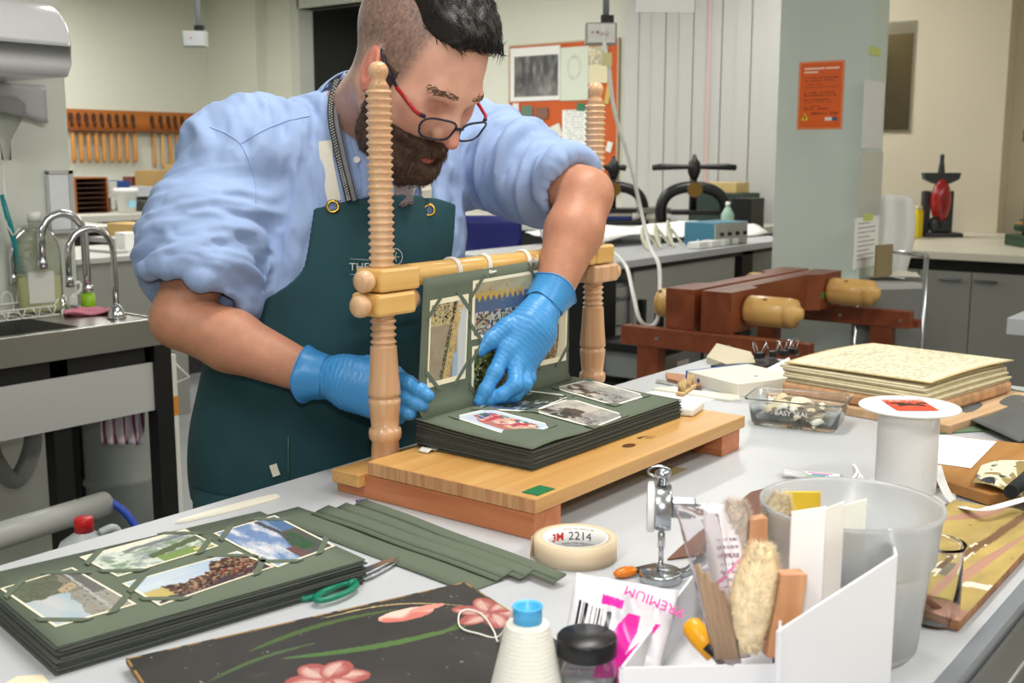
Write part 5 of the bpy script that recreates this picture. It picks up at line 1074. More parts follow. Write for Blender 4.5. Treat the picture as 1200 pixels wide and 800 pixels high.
# second bench (lower, nearer) and grey plan cabinet
Y2 = 6.4; z2 = ony(110, 266, Y2).z; xa, xb2 = ony(30, 266, Y2).x, ony(152, 266, Y2).x
t = thing('side_desk', 'cream topped desk with black frame behind the faucets', 'desk', (xa, Y2, 0)); B(0, 0, z2 - .03, xb2 - xa, .8, z2).build('desk_top', m_bk, t); B(.03, .05, 0, xb2 - xa - .03, .1, z2 - .03).build('front_panel', MATS['dark_panel'], t); B(xb2 - xa - .05, 0, 0, xb2 - xa, .05, z2 - .03).build('leg', m_black, t)
Y3 = 5.0; z3 = ony(130, 301, Y3).z; xa, xb3 = ony(90, 300, Y3).x, ony(215, 300, Y3).x
t = thing('plan_cabinet', 'wide grey metal plan cabinet behind the sink', 'cabinet', (xa, Y3, 0)); B(0, 0, 0, xb3 - xa, .75, z3 - .025).build('cabinet_body', M('grey_steel_paint', (140, 140, 134), .5), t); B(-.01, -.01, z3 - .025, xb3 - xa + .01, .76, z3).build('cabinet_top', M('cabinet_top', (176, 176, 170), .5), t)
p = ony(155, 297, Y3 + .2); tag(B(-.04, 0, 0, .045, .09, .1, .004).build('white_tub', m_white, None, (p.x, Y3 + .2, z3 + .0005)), 'small square white tub on the plan cabinet', 'tub'); onshelf('clipboard', 'grey tray of papers on the plan cabinet', 'tray', 133, 150, 294, Y3 + .15, z3, .3, m_lgrey)
Y4 = 5.9; z4 = ony(180, 280, Y4).z; xa = ony(159, 275, Y4).x; t = thing('storage_unit', 'pale shelf unit holding a kraft box beside the blue sleeve', 'shelf', (xa, Y4, 0)); B(0, 0, z4 - .03, .6, .5, z4).build('shelf_top', m_lgrey, t); B(0, .03, 0, .6, .06, z4 - .03).build('shelf_panel', MATS['dark_panel'], t); onshelf('kraft_box', 'shallow kraft box on the pale shelf unit', 'box', 158, 185, 263, Y4 + .2, z4, .3, MATS['tan_card']); p = ony(187, 272, Y4 + .1)
tag(MB().sheet(lambda u, v: ((u - .5) * .3, (v - .5) * .2, .03 + .05 * math.sin(u * 3) * math.sin(v * 3) + .008 * math.sin(u * 17)), 14, 10, .002).build('white_paper_bag', m_paper, None, (p.x + .06, Y4 + .12, z4 + .002)), 'crumpled white paper on the pale shelf unit', 'paper')
# ---------------------------------------------------------------- hanging power boxes
def power_box(label, px, py, w, d, cord=False):
    p = at(px, py, d); t = thing('power_box', label, 'power outlet', (p.x, p.y, p.z), YAW - math.pi / 2)      # local x = RIGHT, local y = away
    hz = w * .68; B(-w / 2, -.03, -hz / 2, w / 2, .03, hz / 2, .005).build('box', M('outlet_grey', (168, 174, 164), .45), t); B(-w / 2 + .008, -.036, -hz / 2 + .006, w / 2 - .008, -.030, hz / 2 - .006, .002).build('face_plate', m_white if cord else M('outlet_plate', (190, 194, 196), .35), t)
    MB().cyl((0.02, 0, hz / 2), (0.02, 0, CEIL_Z - p.z), .013, seg=12).build('drop_pole', M('grey_pole', (146, 152, 162), .4), t); B(-.0, -.02, hz / 2, .05, .02, hz / 2 + .03).build('clamp', m_black, t)
    for x in (-.035, -.015): MB().lathe([(.005, 0), (.005, -.004)], 10, (x, -.036, .004), axis='y').build('switch', M('red_switch', (190, 80, 70), .4) if x > -.02 else m_lgrey, t)
    return t
power_box('grey power outlet box hanging over the far left bench', 229, 46, .13, 6.3)
pb = power_box('white power outlet box hanging by the pin board, with a plug', 704, 40, .125, 4.5, True)
MB().ellipsoid((.012, -.05, .004), (.016, .018, .018)).build('plug', m_white, pb)
pts = [(708, 42, 4.42), (709, 58, 4.42), (713, 75, 4.44), (720, 130, 4.5), (738, 190, 4.6), (752, 250, 4.7), (762, 290, 4.6), (772, 310, 4.45), (773, 345, 4.4), (771, 372, 4.4), (763, 382, 4.4), (750, 375, 4.35), (742, 345, 4.4), (735, 315, 4.55), (724, 300, 4.8), (712, 292, 5.0)]
c0 = at(*pts[0]); tag(MB().tube([p - c0 for p in catmull([at(*p) for p in pts], 8)], .008, 8).build('power_cable', m_white, None, c0), 'white power cable drooping from the plugged outlet to the bench', 'cable')
p = at(711, 68, 4.40); tag(B(-.02, -.002, -.03, .02, .002, .02).build('cable_tag', M('tag_yellow', (222, 214, 160), .6), None, p, YAW - math.pi / 2), 'small yellow test tag on the hanging cable', 'tag')
p = at(780, -8, 4.2); tag(B(-.11, -.004, -.07, .11, .004, .06).build('hanging_sign', m_paper, None, p, YAW - math.pi / 2 + .1), 'blank white sign hanging from the ceiling', 'sign')
bpy.data.objects['hanging_sign'].location = p
MB().cyl((-.09, 0, .06), (-.09, 0, CEIL_Z - p.z), .0015, seg=6).build('hanging_wire', m_lgrey, bpy.data.objects['hanging_sign']); MB().cyl((.09, 0, .06), (.09, 0, CEIL_Z - p.z), .0015, seg=6).build('hanging_wire', m_lgrey, bpy.data.objects['hanging_sign'])
# ---------------------------------------------------------------- pin board
XB = WX - .03
def wallbox(name, label, cat, px0, py0, px1, py1, X, th, mat, parent=None, group=None, tilt=0):
    a = onx(px0, py0, X); c = onx(px1, py1, X); y0, y1 = min(a.y, c.y), max(a.y, c.y); z0, z1 = min(a.z, c.z), max(a.z, c.z)
    o = MB().box(-th, -(y1 - y0) / 2, -(z1 - z0) / 2, 0, (y1 - y0) / 2, (z1 - z0) / 2).build(name, mat, parent, (X, (y0 + y1) / 2, (z0 + z1) / 2)); o.rotation_euler.x = tilt
    if label: tag(o, label, cat, group)
    return o
m_pin = M('orange_felt', (196, 92, 46), .9); a = onx(597, 55, XB); c = onx(721, 225, XB)
t = thing('pin_board', 'orange felt pin board on the far wall', 'pin board', (XB + .028, (a.y + c.y) / 2, (a.z + c.z) / 2)); hy, hz = abs(a.y - c.y) / 2, abs(a.z - c.z) / 2
B(-.02, -hy, -hz, 0, hy, hz).build('felt', m_pin, t)
for y0, y1, z0, z1 in ((-hy - .01, hy + .01, hz, hz + .012), (-hy - .01, hy + .01, -hz - .012, -hz), (-hy - .012, -hy, -hz, hz), (hy, hy + .012, -hz, hz)): B(-.026, y0, z0, 0, y1, z1).build('frame', M('pale_frame', (190, 170, 140), .5), t)
def pic_photo(u, v): c = base(u, (226, 226, 222)); i_ = (u > .08) & (u < .96) & (v > .08) & (v < .84); return mixc(c, (70, 70, 70), i_ * (.35 + .75 * fbm(u * 14, v * 5, 3)) * (.6 + .6 * sst(.0, .9, 1 - np.abs(v - .5))))
def pic_face(u, v): c = base(u, (206, 214, 198)); q_ = np.sqrt(((u - .5) / .26) ** 2 + ((v - .62) / .24) ** 2); return mixc(c, (150, 134, 116), sst(.25, .0, np.abs(q_ - .85)) * .5 * fbm(u * 9, v * 9, 3))
def pic_text(u, v): c = base(u, (230, 232, 228)); return mixc(c, (120, 124, 124), (np.abs(((v * 16) % 1) - .5) < .2) * (vnoise(u * 26, np.floor(v * 16), 3) > .4) * (u > .12) * (u < .88) * .6)
def board_print(name, label, px0, py0, px1, py1, pic, res):
    a = onx(px0, py0, XB - .001); c = onx(px1, py1, XB - .001); ctr = (a + c) / 2
    o = printed(name, pic, res[0], res[1], lambda u, v: Vector((0, a.y + (c.y - a.y) * u - ctr.y, c.z + (a.z - c.z) * v - ctr.z)), .001, None, print_mat(.6)); o.location = (XB - .002, ctr.y, ctr.z); return tag(o, label, 'poster', 'papers on the pin board')
board_print('group_photo', 'framed black and white group photograph on the pin board', 598, 57, 656, 117, pic_photo, (60, 50)); board_print('face_drawing', 'pale green sheet with a faint drawn face on the pin board', 657, 56, 689, 117, pic_face, (32, 50)); board_print('cream_sheet', 'cream sheet with a grey print at the top right of the pin board', 690, 55, 712, 97, lambda u, v: mixc(base(u, (218, 208, 174)), (150, 146, 134), (v > .5) * .7 * (vnoise(u * 20, v * 20, 2) > .4)), (24, 30))
board_print('typed_sheet', 'white typed sheet pinned low in the middle of the board', 659, 129, 687, 180, pic_text, (28, 48))
for k, (x0, y0, x1, y1, cl_, lb, ti) in enumerate(((601, 121, 608, 134, (226, 220, 214), 'small white rosette pinned at the left of the board', 0), (611, 124, 624, 146, (96, 124, 108), 'dark green card pinned beside the white rosette', 0), (628, 126, 642, 139, (128, 92, 78), 'brown card pinned near the top of the orange felt', 0), (676, 121, 686, 130, (60, 120, 84), 'little green note above the typed sheet', .1), (622, 140, 636, 152, (176, 206, 214), 'pale blue note pinned below the brown card', .1), (634, 149, 658, 165, (222, 218, 206), 'tilted white note pinned behind the shirt shoulder', -.35), (710, 98, 715, 122, (196, 176, 96), 'yellowish slip hanging behind the threaded post', .2), (711, 166, 717, 178, (226, 226, 220), 'small white slip at the right of the board', .3), (611, 146, 622, 152, (226, 226, 222), 'white strip pinned under the green card', 0))):
    wallbox('pinned_note', lb, 'note', x0, y0, x1, y1, XB - .002, .002, M('note_%d' % k, cl_, .7), None, 'papers on the pin board', ti)
# ---------------------------------------------------------------- signs on the pillar
def pic_sign(u, v):
    c = base(u, (226, 98, 34)); bd = np.minimum(np.minimum(u, 1 - u) * .67, np.minimum(v, 1 - v)); c = mixc(c, (244, 168, 120), (bd > .012) & (bd < .022)); c = mixc(c, (248, 226, 208), (((np.abs(v - .895) < .014) & (u < .9)) | ((np.abs(v - .845) < .014) & (u < .42))) & (u > .12) & (vnoise(u * 34, v * 0 + 2, 7) > .22))
    for k, (vv, x1) in enumerate(((.76, .9), (.72, .8), (.66, .6), (.62, .86), (.54, .8), (.50, .85), (.44, .7), (.40, .78), (.34, .5), (.30, .7))): c = mixc(c, (150, 62, 26), (np.abs(v - vv) < .008) & (u > .14) & (u < x1) & (vnoise(u * 60, v * 0 + k, 4) > .3))
    c = mixc(c, (236, 206, 60), (v > .135) & (v < .245) & (np.abs(u - .17) < (.245 - v) * .75)); c = mixc(c, (40, 34, 20), (np.abs(u - .17) < .012) & (v > .15) & (v < .21))
    c = mixc(c, (230, 226, 220), (u > .62) & (u < .78) & (np.abs(v - .15) < .03)); c = mixc(c, (70, 90, 120), (u >= .78) & (u < .9) & (np.abs(v - .15) < .03)); return mixc(c, (150, 62, 26), (np.abs(v - .235) < .012) & (u > .3) & (u < .9) & (vnoise(u * 50, v * 0, 9) > .3))
a = onx(937, 73, PX0); c = onx(986.5, 151, PX0); ctr = (a + c) / 2
t = thing('safety_sign', 'orange safety sign with a yellow warning triangle on the pillar', 'sign', (PX0 - .0015, ctr.y, ctr.z))
printed('sign_face', pic_sign, 66, 96, lambda u, v: Vector((0, (a.y - ctr.y) + (c.y - a.y) * u, (c.z - ctr.z) + (a.z - c.z) * v)), .001, t, print_mat(.4))
def pil_side(name, label, px0, py0, px1, py1, mat, th=.002):
    a = ony(px0, py0, PY0); c = ony(px1, py1, PY0); return tag(B(0, -th, 0, c.x - a.x, 0, a.z - c.z).build(name, mat, None, (a.x, PY0 - .0008, c.z)), label, 'notice', 'notices on the pillar side')
pil_side('green_sticker', 'small yellow-green sticker high on the pillar side', 1019, 54, 1031, 66, M('lime_sticker', (196, 206, 120), .6)); pil_side('document_sleeve', 'white document in a plastic sleeve on the pillar side', 1013, 93, 1032, 174, M('sleeved_paper', (222, 224, 224), .2, bump=(40, .3))); pil_side('plastic_sleeve', 'empty wrinkled plastic sleeve on the pillar side', 1009, 177, 1031, 250, M('empty_sleeve', (196, 198, 190), .15, bump=(40, .5))); pil_side('typed_notice', 'typed white notice low on the pillar side', 1002, 256, 1027, 310, print_mat(.6) if False else m_paper); pil_side('sticky_note', 'pale green sticky note above the typed notice', 1011, 251, 1022, 258, MATS['lime_sticker'], .003)
a = ony(1003, 262, PY0); c = ony(1026, 300, PY0); b = MB()
for k in range(9): z = a.z - (a.z - c.z) * k / 8; b.box(a.x + .02, -.0032 + PY0, z - .004, c.x - (.03 if k % 3 else .1), -.0028 + PY0, z)
o = b.build('text_lines', M('faint_ink', (130, 132, 134), .6)); par = bpy.data.objects['typed_notice']; o.parent = par; o.location = -par.location
# metallic film window on the far wall
a = onx(1033, 30, XB); c = onx(1064, 152, XB)
t = thing('film_panel', 'bronze reflective panel taped behind clear film on the beige wall', 'panel', (XB + .008, (a.y + c.y) / 2, c.z)); hy = abs(a.y - c.y) / 2 + .12; B(-.006, -hy + .12, 0, -.001, hy + .1, a.z - c.z - .06).build('bronze_sheet', M('bronze_film', (128, 108, 66), .25, .8, bump=(8, .8)), t); B(-.008, -hy + .10, -.02, -.0065, hy + .1, a.z - c.z + .02).build('clear_film', M('thin_film', (225, 225, 220), .1, trans=.98, ior=1.03, bump=(10, .6)), t)
# ---------------------------------------------------------------- right counter
CX0 = 5.78; CY1 = onx(1045, 300, CX0).y + .12; m_cab = M('grey_cabinet', (134, 134, 128), .5); m_ctop = M('beige_counter', (206, 200, 184), .45)
t = thing('counter_top', 'long beige worktop along the right wall', 'worktop', (CX0, .5, 0)); B(-.03, -2.6, .86, WX - .2 - CX0 - .01, CY1 - .5, .90, .004).build('worktop', m_ctop, t); B(.05, -2.6, .80, .3, CY1 - .5, .86).build('dark_recess', m_black, t)
ys = [CY1, onx(1075, 350, CX0).y + .0, onx(1137, 350, CX0).y, onx(1210, 350, CX0).y, .85, .45]
names = ['grey cupboard unit next to the trolley, left of the pair of handles', 'narrow grey cupboard unit, left handle under the vacuum', 'grey cupboard unit below the green press', 'grey cupboard unit beyond the right edge', 'last grey cupboard unit at the right']
for i in range(5):
    y1, y0 = ys[i], ys[i + 1]; t = thing('base_cabinet', names[i], 'cabinet', (CX0, (y0 + y1) / 2, 0), 0, 'grey base cabinets under the right worktop'); hw = (y1 - y0) / 2
    B(.02, -hw, .1, .55, hw, .80).build('carcass', m_cab, t); B(.08, -hw, 0, .5, hw, .1).build('plinth', m_black, t); dr = B(-.0, -hw + .002, .11, .02, hw - .002, .80, .002).build('door', m_cab, t)
    hy_ = {1: onx(1115, 322, CX0).y, 2: onx(1157, 324, CX0).y}.get(i, (y0 + y1) / 2) - (y0 + y1) / 2; hz_ = .765
    if i >= 1: MB().box(-.022, hy_ - .055, hz_ - .007, -.012, hy_ + .055, hz_ + .007, .002).box(-.012, hy_ - .05, hz_ - .004, .0, hy_ - .04, hz_ + .004).box(-.012, hy_ + .04, hz_ - .004, .0, hy_ + .05, hz_ + .004).build('handle', m_satin, dr)
# handheld vacuum on its stand
vp = onz(1103, 277, .90); t = thing('upright_vacuum', 'glossy red and black vacuum cleaner standing on the worktop', 'vacuum', (vp.x - .05, vp.y, .9005), YAW - math.pi / 2)
m_vb = M('vacuum_grey', (52, 54, 58), .4); m_vr = M('glossy_red', (158, 20, 24), .15, coat=.5)
t.scale = (.9, .9, .84); MB().ellipsoid((0, 0, .25), (.065, .055, .155), 24, 16).build('red_shell', m_vr, t); B(-.10, .03, 0, -.05, .09, .32, .01).build('stand_post', m_vb, t); B(.05, .03, 0, .10, .09, .32, .01).build('stand_post', m_vb, t); B(-.12, -.06, 0, .14, .10, .03, .008).build('stand_base', m_vb, t); B(-.05, -.04, .03, .06, .06, .12, .02).build('motor_housing', m_vb, t)
MB().prism([(-.12, 0), (-.11, -.045), (-.05, -.075), (.05, -.075), (.11, -.045), (.12, 0)], -.03, .03).build('head_wings', m_vb, t).matrix_local = Matrix.Translation((0, .02, .445)) @ Matrix.Rotation(math.pi / 2, 4, 'X'); MB().lathe([(.02, .39), (.022, .46), (.014, .52), (.012, .55), (.016, .555), (.012, .57), (.0001, .575)], 16, (0, .02, 0)).build('handle', m_vb, t)
for k in range(3): MB().lathe([(.009, 0), (.009, -.006)], 12, (0, -.05 - (.004 if k < 2 else 0), .27 - .045 * k), axis='y').build('button', m_vb, t)
p = onz(1068, 279, .90); t = thing('yellow_container', 'bright yellow plastic container beside the vacuum', 'container', (p.x + .0, p.y, .9005)); loft([[(x * s, y * s, z) for x, y in rrect(.05, .05, .014)] for s, z in ((.95, .001), (1, .01), (1, .15), (.9, .165), (.85, .165), (.02, .166))]).build('tub', M('yellow_tub', (240, 214, 30), .35), t); B(-.042, -.042, .166, .042, .042, .185, .004).build('lid', M('cream_lid', (230, 220, 190), .4), t)
p = onz(1080, 277, .90); b = MB(); rr = random.Random(9)
for k in range(7): b.ellipsoid((rr.uniform(-.09, .08), rr.uniform(-.05, .05), rr.uniform(.03, .06)), (rr.uniform(.03, .06), .035, rr.uniform(.025, .05)), 10, 7)
b.tube(catmull([Vector((-.08, -.05, .05)), Vector((-.14, -.05, .03)), Vector((-.16, -.02, .02)), Vector((-.1, .0, .04))], 5), .008, 8); b.tube(catmull([Vector((.05, -.05, .1)), Vector((.09, -.06, .12)), Vector((.13, -.03, .06))], 5), .008, 8)
tag(b.build('tool_bag', M('black_nylon', (30, 30, 32), .7), None, (p.x - .09, p.y, .9005), YAW - math.pi / 2), 'crumpled black bag and hose at the foot of the vacuum', 'bag')
# green screw press at the right edge
p = onz(1197, 288, .90); t = thing('green_press', 'dark green screw press with steel columns at the right edge', 'press', (p.x + .05, p.y - .14, .9005), YAW - math.pi / 2); m_gp = M('green_enamel', (24, 62, 44), .3)
B(-.2, -.13, 0, .26, .13, .06, .008).build('base', m_gp, t); B(-.16, -.12, .075, .22, .12, .11, .008).build('bed', m_gp, t); MB().prism([(-.15, 0), (.21, 0), (.12, .07), (.0, .07)], -.1, .1).build('platen', m_gp, t).matrix_local = Matrix.Translation((0, 0, .13)) @ Matrix.Rotation(math.pi / 2, 4, 'X'); B(-.15, -.1, .112, .21, .1, .128).build('pressing_board', M('tan_board', (176, 128, 70), .6), t)
for x in (-.145, .205): MB().cyl((x, 0, .06), (x, 0, .66), .018, seg=14).build('column', M('dull_steel', (130, 128, 124), .4, 1.0), t)
B(-.18, -.045, .54, .24, .045, .61, .01).build('crosshead', m_gp, t); MB().cyl((.03, 0, .2), (.03, 0, .72), .02, seg=14).build('screw', MATS['dull_steel'], t); MB().tube([(.03 + .12 * math.cos(a_), .12 * math.sin(a_), .70) for a_ in [2 * math.pi * k / 24 for k in range(24)]], .012, 8, closed=True).build('hand_wheel', m_gp, t); B(-.13, -.1325, .015, -.09, -.1302, .035).build('maker_plate', m_white, t); B(-.15, -.1225, .085, -.05, -.1202, .10).build('maker_plate', m_white, t)
# trolley with white cloth and cardboard
p = onz(1022, 322, .84); t = thing('trolley', 'grey steel trolley with a raised rail beside the pillar', 'trolley', (p.x, p.y, 0), YAW - math.pi / 2 + .2)
B(-.2, -.22, .80, .14, .25, .82).build('shelf', m_lgrey, t); B(-.2, -.225, .50, .14, -.205, .80).build('drawer_front', M('trolley_grey', (120, 122, 120), .5), t)
for x, y in ((.13, -.22), (.13, .24), (-.19, -.22), (-.19, .24)): MB().cyl((x, y, 0), (x, y, .94 if x > 0 else .82), .011, seg=10).build('upright', m_satin, t)
MB().tube([(.13, .24, .94), (.13, -.22, .94)], .010, 8).build('rail', m_satin, t); MB().tube([(.13, .24, .92), (-.19, .24, .92)], .010, 8).build('rail', m_satin, t)
cl0 = at(1043, 262, 5.35); tag(MB().sheet(lambda u, v: ((u - .5) * .22 + .02 * math.sin(v * 4), .02 * math.sin(u * 14) + .03 * v, .10 - .42 * v - .03 * abs(u - .4)), 18, 14, .004).build('white_cloth', M('white_sheet', (236, 236, 234), .85), None, (cl0.x, cl0.y, cl0.z + .04), YAW - math.pi / 2), 'white cloth draped beside the pillar above the trolley', 'cloth')
cb = at(1037, 305, 4.98); tag(B(-.07, -.006, -.07, .05, .006, .07).build('cardboard_sheet', M('folded_card', (140, 126, 92), .8), None, cb, YAW - .9), 'folded brown cardboard leaning on the trolley', 'cardboard')
p = onz(1046, 326, .822); tag(MB().sheet(lambda u, v: ((u - .5) * .22, (v - .5) * .22, .02 + .02 * math.sin(u * 6) * math.sin(v * 5)), 10, 10, .002).build('paper_heap', M('cream_papers', (226, 220, 206), .8), None, (p.x, p.y, .823), .4), 'heap of loose cream papers on the trolley shelf', 'papers')
# white desk corner at the right edge
dk = onz(1180, 372, .90); t = thing('white_desk', 'corner of another white bench at the right edge', 'table', (dk.x, dk.y, 0)); B(0, -1.2, .85, .9, 0, .90, .003).build('desk_top', m_bench, t); B(.3, -1.1, 0, .36, -.2, .85).build('leg_panel', m_lgrey, t)
# ---------------------------------------------------------------- centre bench, presses and lying press
GX0, GX1, GY0_, GY1_ = 4.17, 6.3, 2.70, 3.62
t = thing('island_bench', 'white topped island bench in the middle of the room', 'bench', (GX0, GY0_, 0))
B(0, 0, .865, GX1 - GX0, GY1_ - GY0_, .90, .003).build('bench_top', m_bench, t); B(.02, .03, .84, GX1 - GX0, .06, .865).build('top_rail', m_black, t)
B(.32, .04, .30, 1.35, .06, .85).build('front_panel', M('grey_modesty', (160, 161, 157), .5), t)
for x in (.02, 1.42): B(x, .03, 0, x + .13, .2, .865).build('leg', m_black, t)
B(.02, .72, 0, .15, .88, .865).build('leg', m_black, t)
t2 = thing('drawer_unit', 'grey three drawer pedestal under the island bench', 'drawers', (GX0 + .17, GY0_ + .10, 0)); B(0, 0, .2, .28, .5, .78).build('carcass', M('grey_modesty', (160, 161, 157), .5), t2)
for k in range(3):
    dz = .22 + k * .185; d_ = B(.01, -.02, dz, .27, 0, dz + .175, .002).build('drawer', MATS['grey_modesty'], t2); B(.06, -.035, dz + .12, .16, -.02, dz + .135, .002).build('handle', m_satin, d_)
t3 = thing('drawer_tower', 'black storage tower with clear drawers beyond the bench edge', 'drawers', (4.05, 2.34, 0)); m_cd = M('clear_drawer', (190, 196, 196), .2, trans=.5, ior=1.1)
for x, y in ((0, 0), (.36, 0), (0, .3), (.36, .3)): B(x, y, 0, x + .03, y + .03, .72).build('post', m_black, t3)
for k in range(4): B(0, 0, .02 + k * .175, .39, .33, .05 + k * .175).build('shelf', m_black, t3)
for k in range(3): dr = B(.035, -.005, .07 + k * .175, .355, .3, .185 + k * .175, .006).build('drawer', m_cd, t3); B(.06, .02, .075 + k * .175, .3, .25, .12 + k * .175).build('contents', M('tower_contents_%d' % k, [(70, 120, 120), (150, 150, 150), (110, 104, 96)][k], .7), dr); B(.14, -.0075, .10 + k * .175, .24, -.0055, .15 + k * .175).build('label', m_white, dr)
# far bench along the wall
t = thing('wall_bench', 'grey bench along the far wall carrying the nipping presses', 'bench', (6.45, 3.3, 0)); B(0, 0, .85, WX - 6.45 - .12, 4.2, .90, .003).build('bench_top', M('wall_bench_top', (196, 196, 188), .5), t); B(.05, 0, 0, .1, 4.2, .85).build('dark_front', MATS['dark_panel'], t)
# blue chair
p = at(572, 280, 6.2); t = thing('blue_chair', 'royal blue plastic chair behind the man', 'chair', (p.x, p.y, 0), YAW - math.pi / 2); m_bl = M('royal_blue', (34, 38, 116), .45)
ch_z = at(572, 300, 6.2).z; B(-.22, -.22, ch_z - .45, .22, .22, ch_z - .41, .01).build('seat', m_bl, t); MB().sheet(lambda u, v: ((u - .5) * (.15 + .22 * sst(.55, .75, np.float64(v))), .2 + .03 * math.cos((u - .5) * 3), ch_z - .41 + .62 * v), 12, 12, .012).build('backrest', m_bl, t)
for x in (-.19, .19):
    for y in (-.19, .19): MB().cyl((x, y, 0), (x * .95, y * .95, ch_z - .45), .014, seg=8).build('leg', m_black, t)
p = onz(622, 262, .9); tag(B(-.15, -.1, 0, .17, .12, .11, .008).build('white_case', m_white, None, (6.65, p.y * 6.65 / p.x, .9008), .3), 'white plastic case on the far bench under the sleeve', 'case')
# nipping presses
m_iron = M('black_cast_iron', (20, 20, 22), .35)
def nip(label, px, py, s, X, tz, hl=1.0):
    r_ = onx(px, py, X); t = thing('nipping_press', label, 'press', (X, r_.y, tz), YAW - math.pi / 2, 'black iron nipping presses')
    B(-.24 * s, -.15 * s, 0, .24 * s, .15 * s, .035 * s, .008).build('bed', m_iron, t)
    pts = [Vector((-.215, 0, .03)), Vector((-.215, 0, .14)), Vector((-.17, 0, .22)), Vector((-.07, 0, .262)), Vector((.07, 0, .262)), Vector((.17, 0, .22)), Vector((.215, 0, .14)), Vector((.215, 0, .03))]; MB().tube([p * s for p in catmull(pts, 6)], .038 * s, 12).build('arch', m_iron, t)
    MB().lathe([(.05 * s, -.03 * s), (.05 * s, .03 * s)], 18, (0, -.03 * s, .25 * s), axis='y').build('boss', M('brass_boss', (120, 92, 40), .4, .6), t); MB().cyl((0, 0, .09 * s), (0, 0, .40 * s), .022 * s, seg=14).build('screw', m_iron, t); B(-.16 * s, -.11 * s, .085 * s, .16 * s, .11 * s, .115 * s, .006).build('platen', m_iron, t)
    MB().lathe([(.02 * s, .31 * s), (.045 * s, .37 * s), (.04 * s, .43 * s), (.018 * s, .455 * s), (.012 * s, .48 * s), (.0001, .485 * s)], 16).build('hub', m_iron, t); MB().tube([(-.28 * s * hl, 0, .395 * s), (-.22 * s * hl, 0, .40 * s), (0, 0, .40 * s), (.22 * s * hl, 0, .40 * s), (.28 * s * hl, 0, .395 * s)], [.02 * s, .022 * s, .014 * s, .022 * s, .02 * s], 10).build('handle_bar', m_iron, t); return t, r_
nip('black iron nipping press with a long handle bar, before the blind', 812, 258, 1.0, 6.78, .9008)
t, r_ = nip('black iron nipping press holding blue books, beside the elbow', 718, 262, .98, 6.72, .9008, .32)
for k, (cl_, lb) in enumerate((((40, 60, 130), 'blue book clamped in the left nipping press'), ((214, 206, 190), 'cream book above the blue one in the left nipping press'))): tag(B(-.13, -.09, 0, .13, .1, .022, .002).build('book', M('press_book_%d' % k, cl_, .6), None, (6.72, r_.y, .9008 + .0365 + .0235 * k), YAW - math.pi / 2), lb, 'book')
q = onx(765, 250, 6.9)
for k in range(3): tag(B(-.11, -.1, 0, .11, .1, .038, .003).build('book', M('pile_book_%d' % k, [(150, 146, 136), (196, 190, 176), (120, 118, 112)][k], .6), None, (6.95, q.y * 6.95 / 6.9, .9008 + .039 * k), .2 + .3 * k), ['lowest grey book in the pile between the presses', 'cream book in the middle of the pile between the presses', 'topmost dark grey book in the pile between the presses'][k], 'book', 'book pile between the presses')
q = onx(850, 240, 7.1); tag(B(-.13, -.2, 0, .13, .22, .22, .006).build('green_case', M('dark_green_case', (50, 66, 62), .6), None, (7.22, q.y * 7.22 / 7.1, .9008)), 'dark green case on the far bench before the blind', 'case'); tag(B(-.1, -.15, 0, .1, .16, .07, .003).build('paper_pile', M('buff_paper', (206, 180, 120), .7), None, (7.24, q.y * 7.22 / 7.1 + .03, 1.1215)), 'buff folder pile on top of the dark green case', 'papers'); q2 = onx(875, 240, 7.05); tag(B(-.1, -.06, 0, .1, .08, .2, .004).build('black_box', m_black, None, (6.86, q2.y * 6.86 / 7.05 - .02, .9008)), 'black box at the end of the far bench', 'box')
q = onx(851, 250, 6.6); t = thing('spray_bottle', 'pale green squeeze bottle on the far bench', 'bottle', (6.62, q.y, .9008)); MB().lathe([(.04, .001), (.042, .01), (.042, .10), (.02, .14), (.012, .15), (.012, .165), (.0001, .166)], 20).build('bottle_body', M('pale_green_plastic', (150, 182, 166), .35), t); MB().lathe([(.015, .155), (.015, .18), (.0001, .181)], 14).build('cap', m_white, t)
# white cloth, power supply, adapters, cables on the island bench
c = onz(850, 274, .91); tag(MB().sheet(lambda u, v: ((u - .5) * 1.5, (v - .5) * .5, .02 + .03 * math.sin(u * 7 + v * 3) ** 2 + .012 * math.sin(v * 14 + u * 5) + .03 * v), 30, 14, .004).build('white_sheet_cloth', M('white_sheet', (236, 236, 234), .85), None, (5.6, 3.30, .902), -.2), 'white cotton sheet heaped on the island bench', 'cloth')
p = onz(872, 277, .9); t = thing('power_supply', 'teal blue bench power supply with a grey panel', 'instrument', (5.55, 2.86, .9008), -.15); B(-.17, -.1, 0, .12, .1, .12, .005).build('case', M('teal_metal', (70, 130, 156), .4), t); B(.12, -.1, .0, .13, .1, .12).build('side_panel', M('panel_grey', (176, 178, 172), .45), t); B(-.17, -.108, 0.005, .12, -.1, .115).build('front_panel', M('panel_grey', (176, 178, 172), .45), t)
for k in range(4): MB().lathe([(.011, 0), (.009, -.014)], 12, (-.12 + .07 * k, -.108, .06), axis='y').build('knob', m_black, t)
for k, (px, py) in enumerate(((818, 284), (832, 282), (845, 280), (858, 279), (826, 277))):
    p = onz(px, py, .9); Yq = 2.78 + (.1 if k == 4 else 0); pp = Vector((p.x * Yq / p.y, Yq, 0)); tag(B(-.05, -.035, 0, .05, .035, .035, .006).build('power_adapter', m_white, None, (pp.x, Yq, .9008), .1 * k), ['white power adapter nearest the bench edge, far left of its row', 'second white power adapter in the row on the bench', 'third white power adapter in the row on the bench', 'white power adapter beside the teal instrument', 'white power adapter lying behind the row'][k], 'adapter', 'white adapters on the island bench')
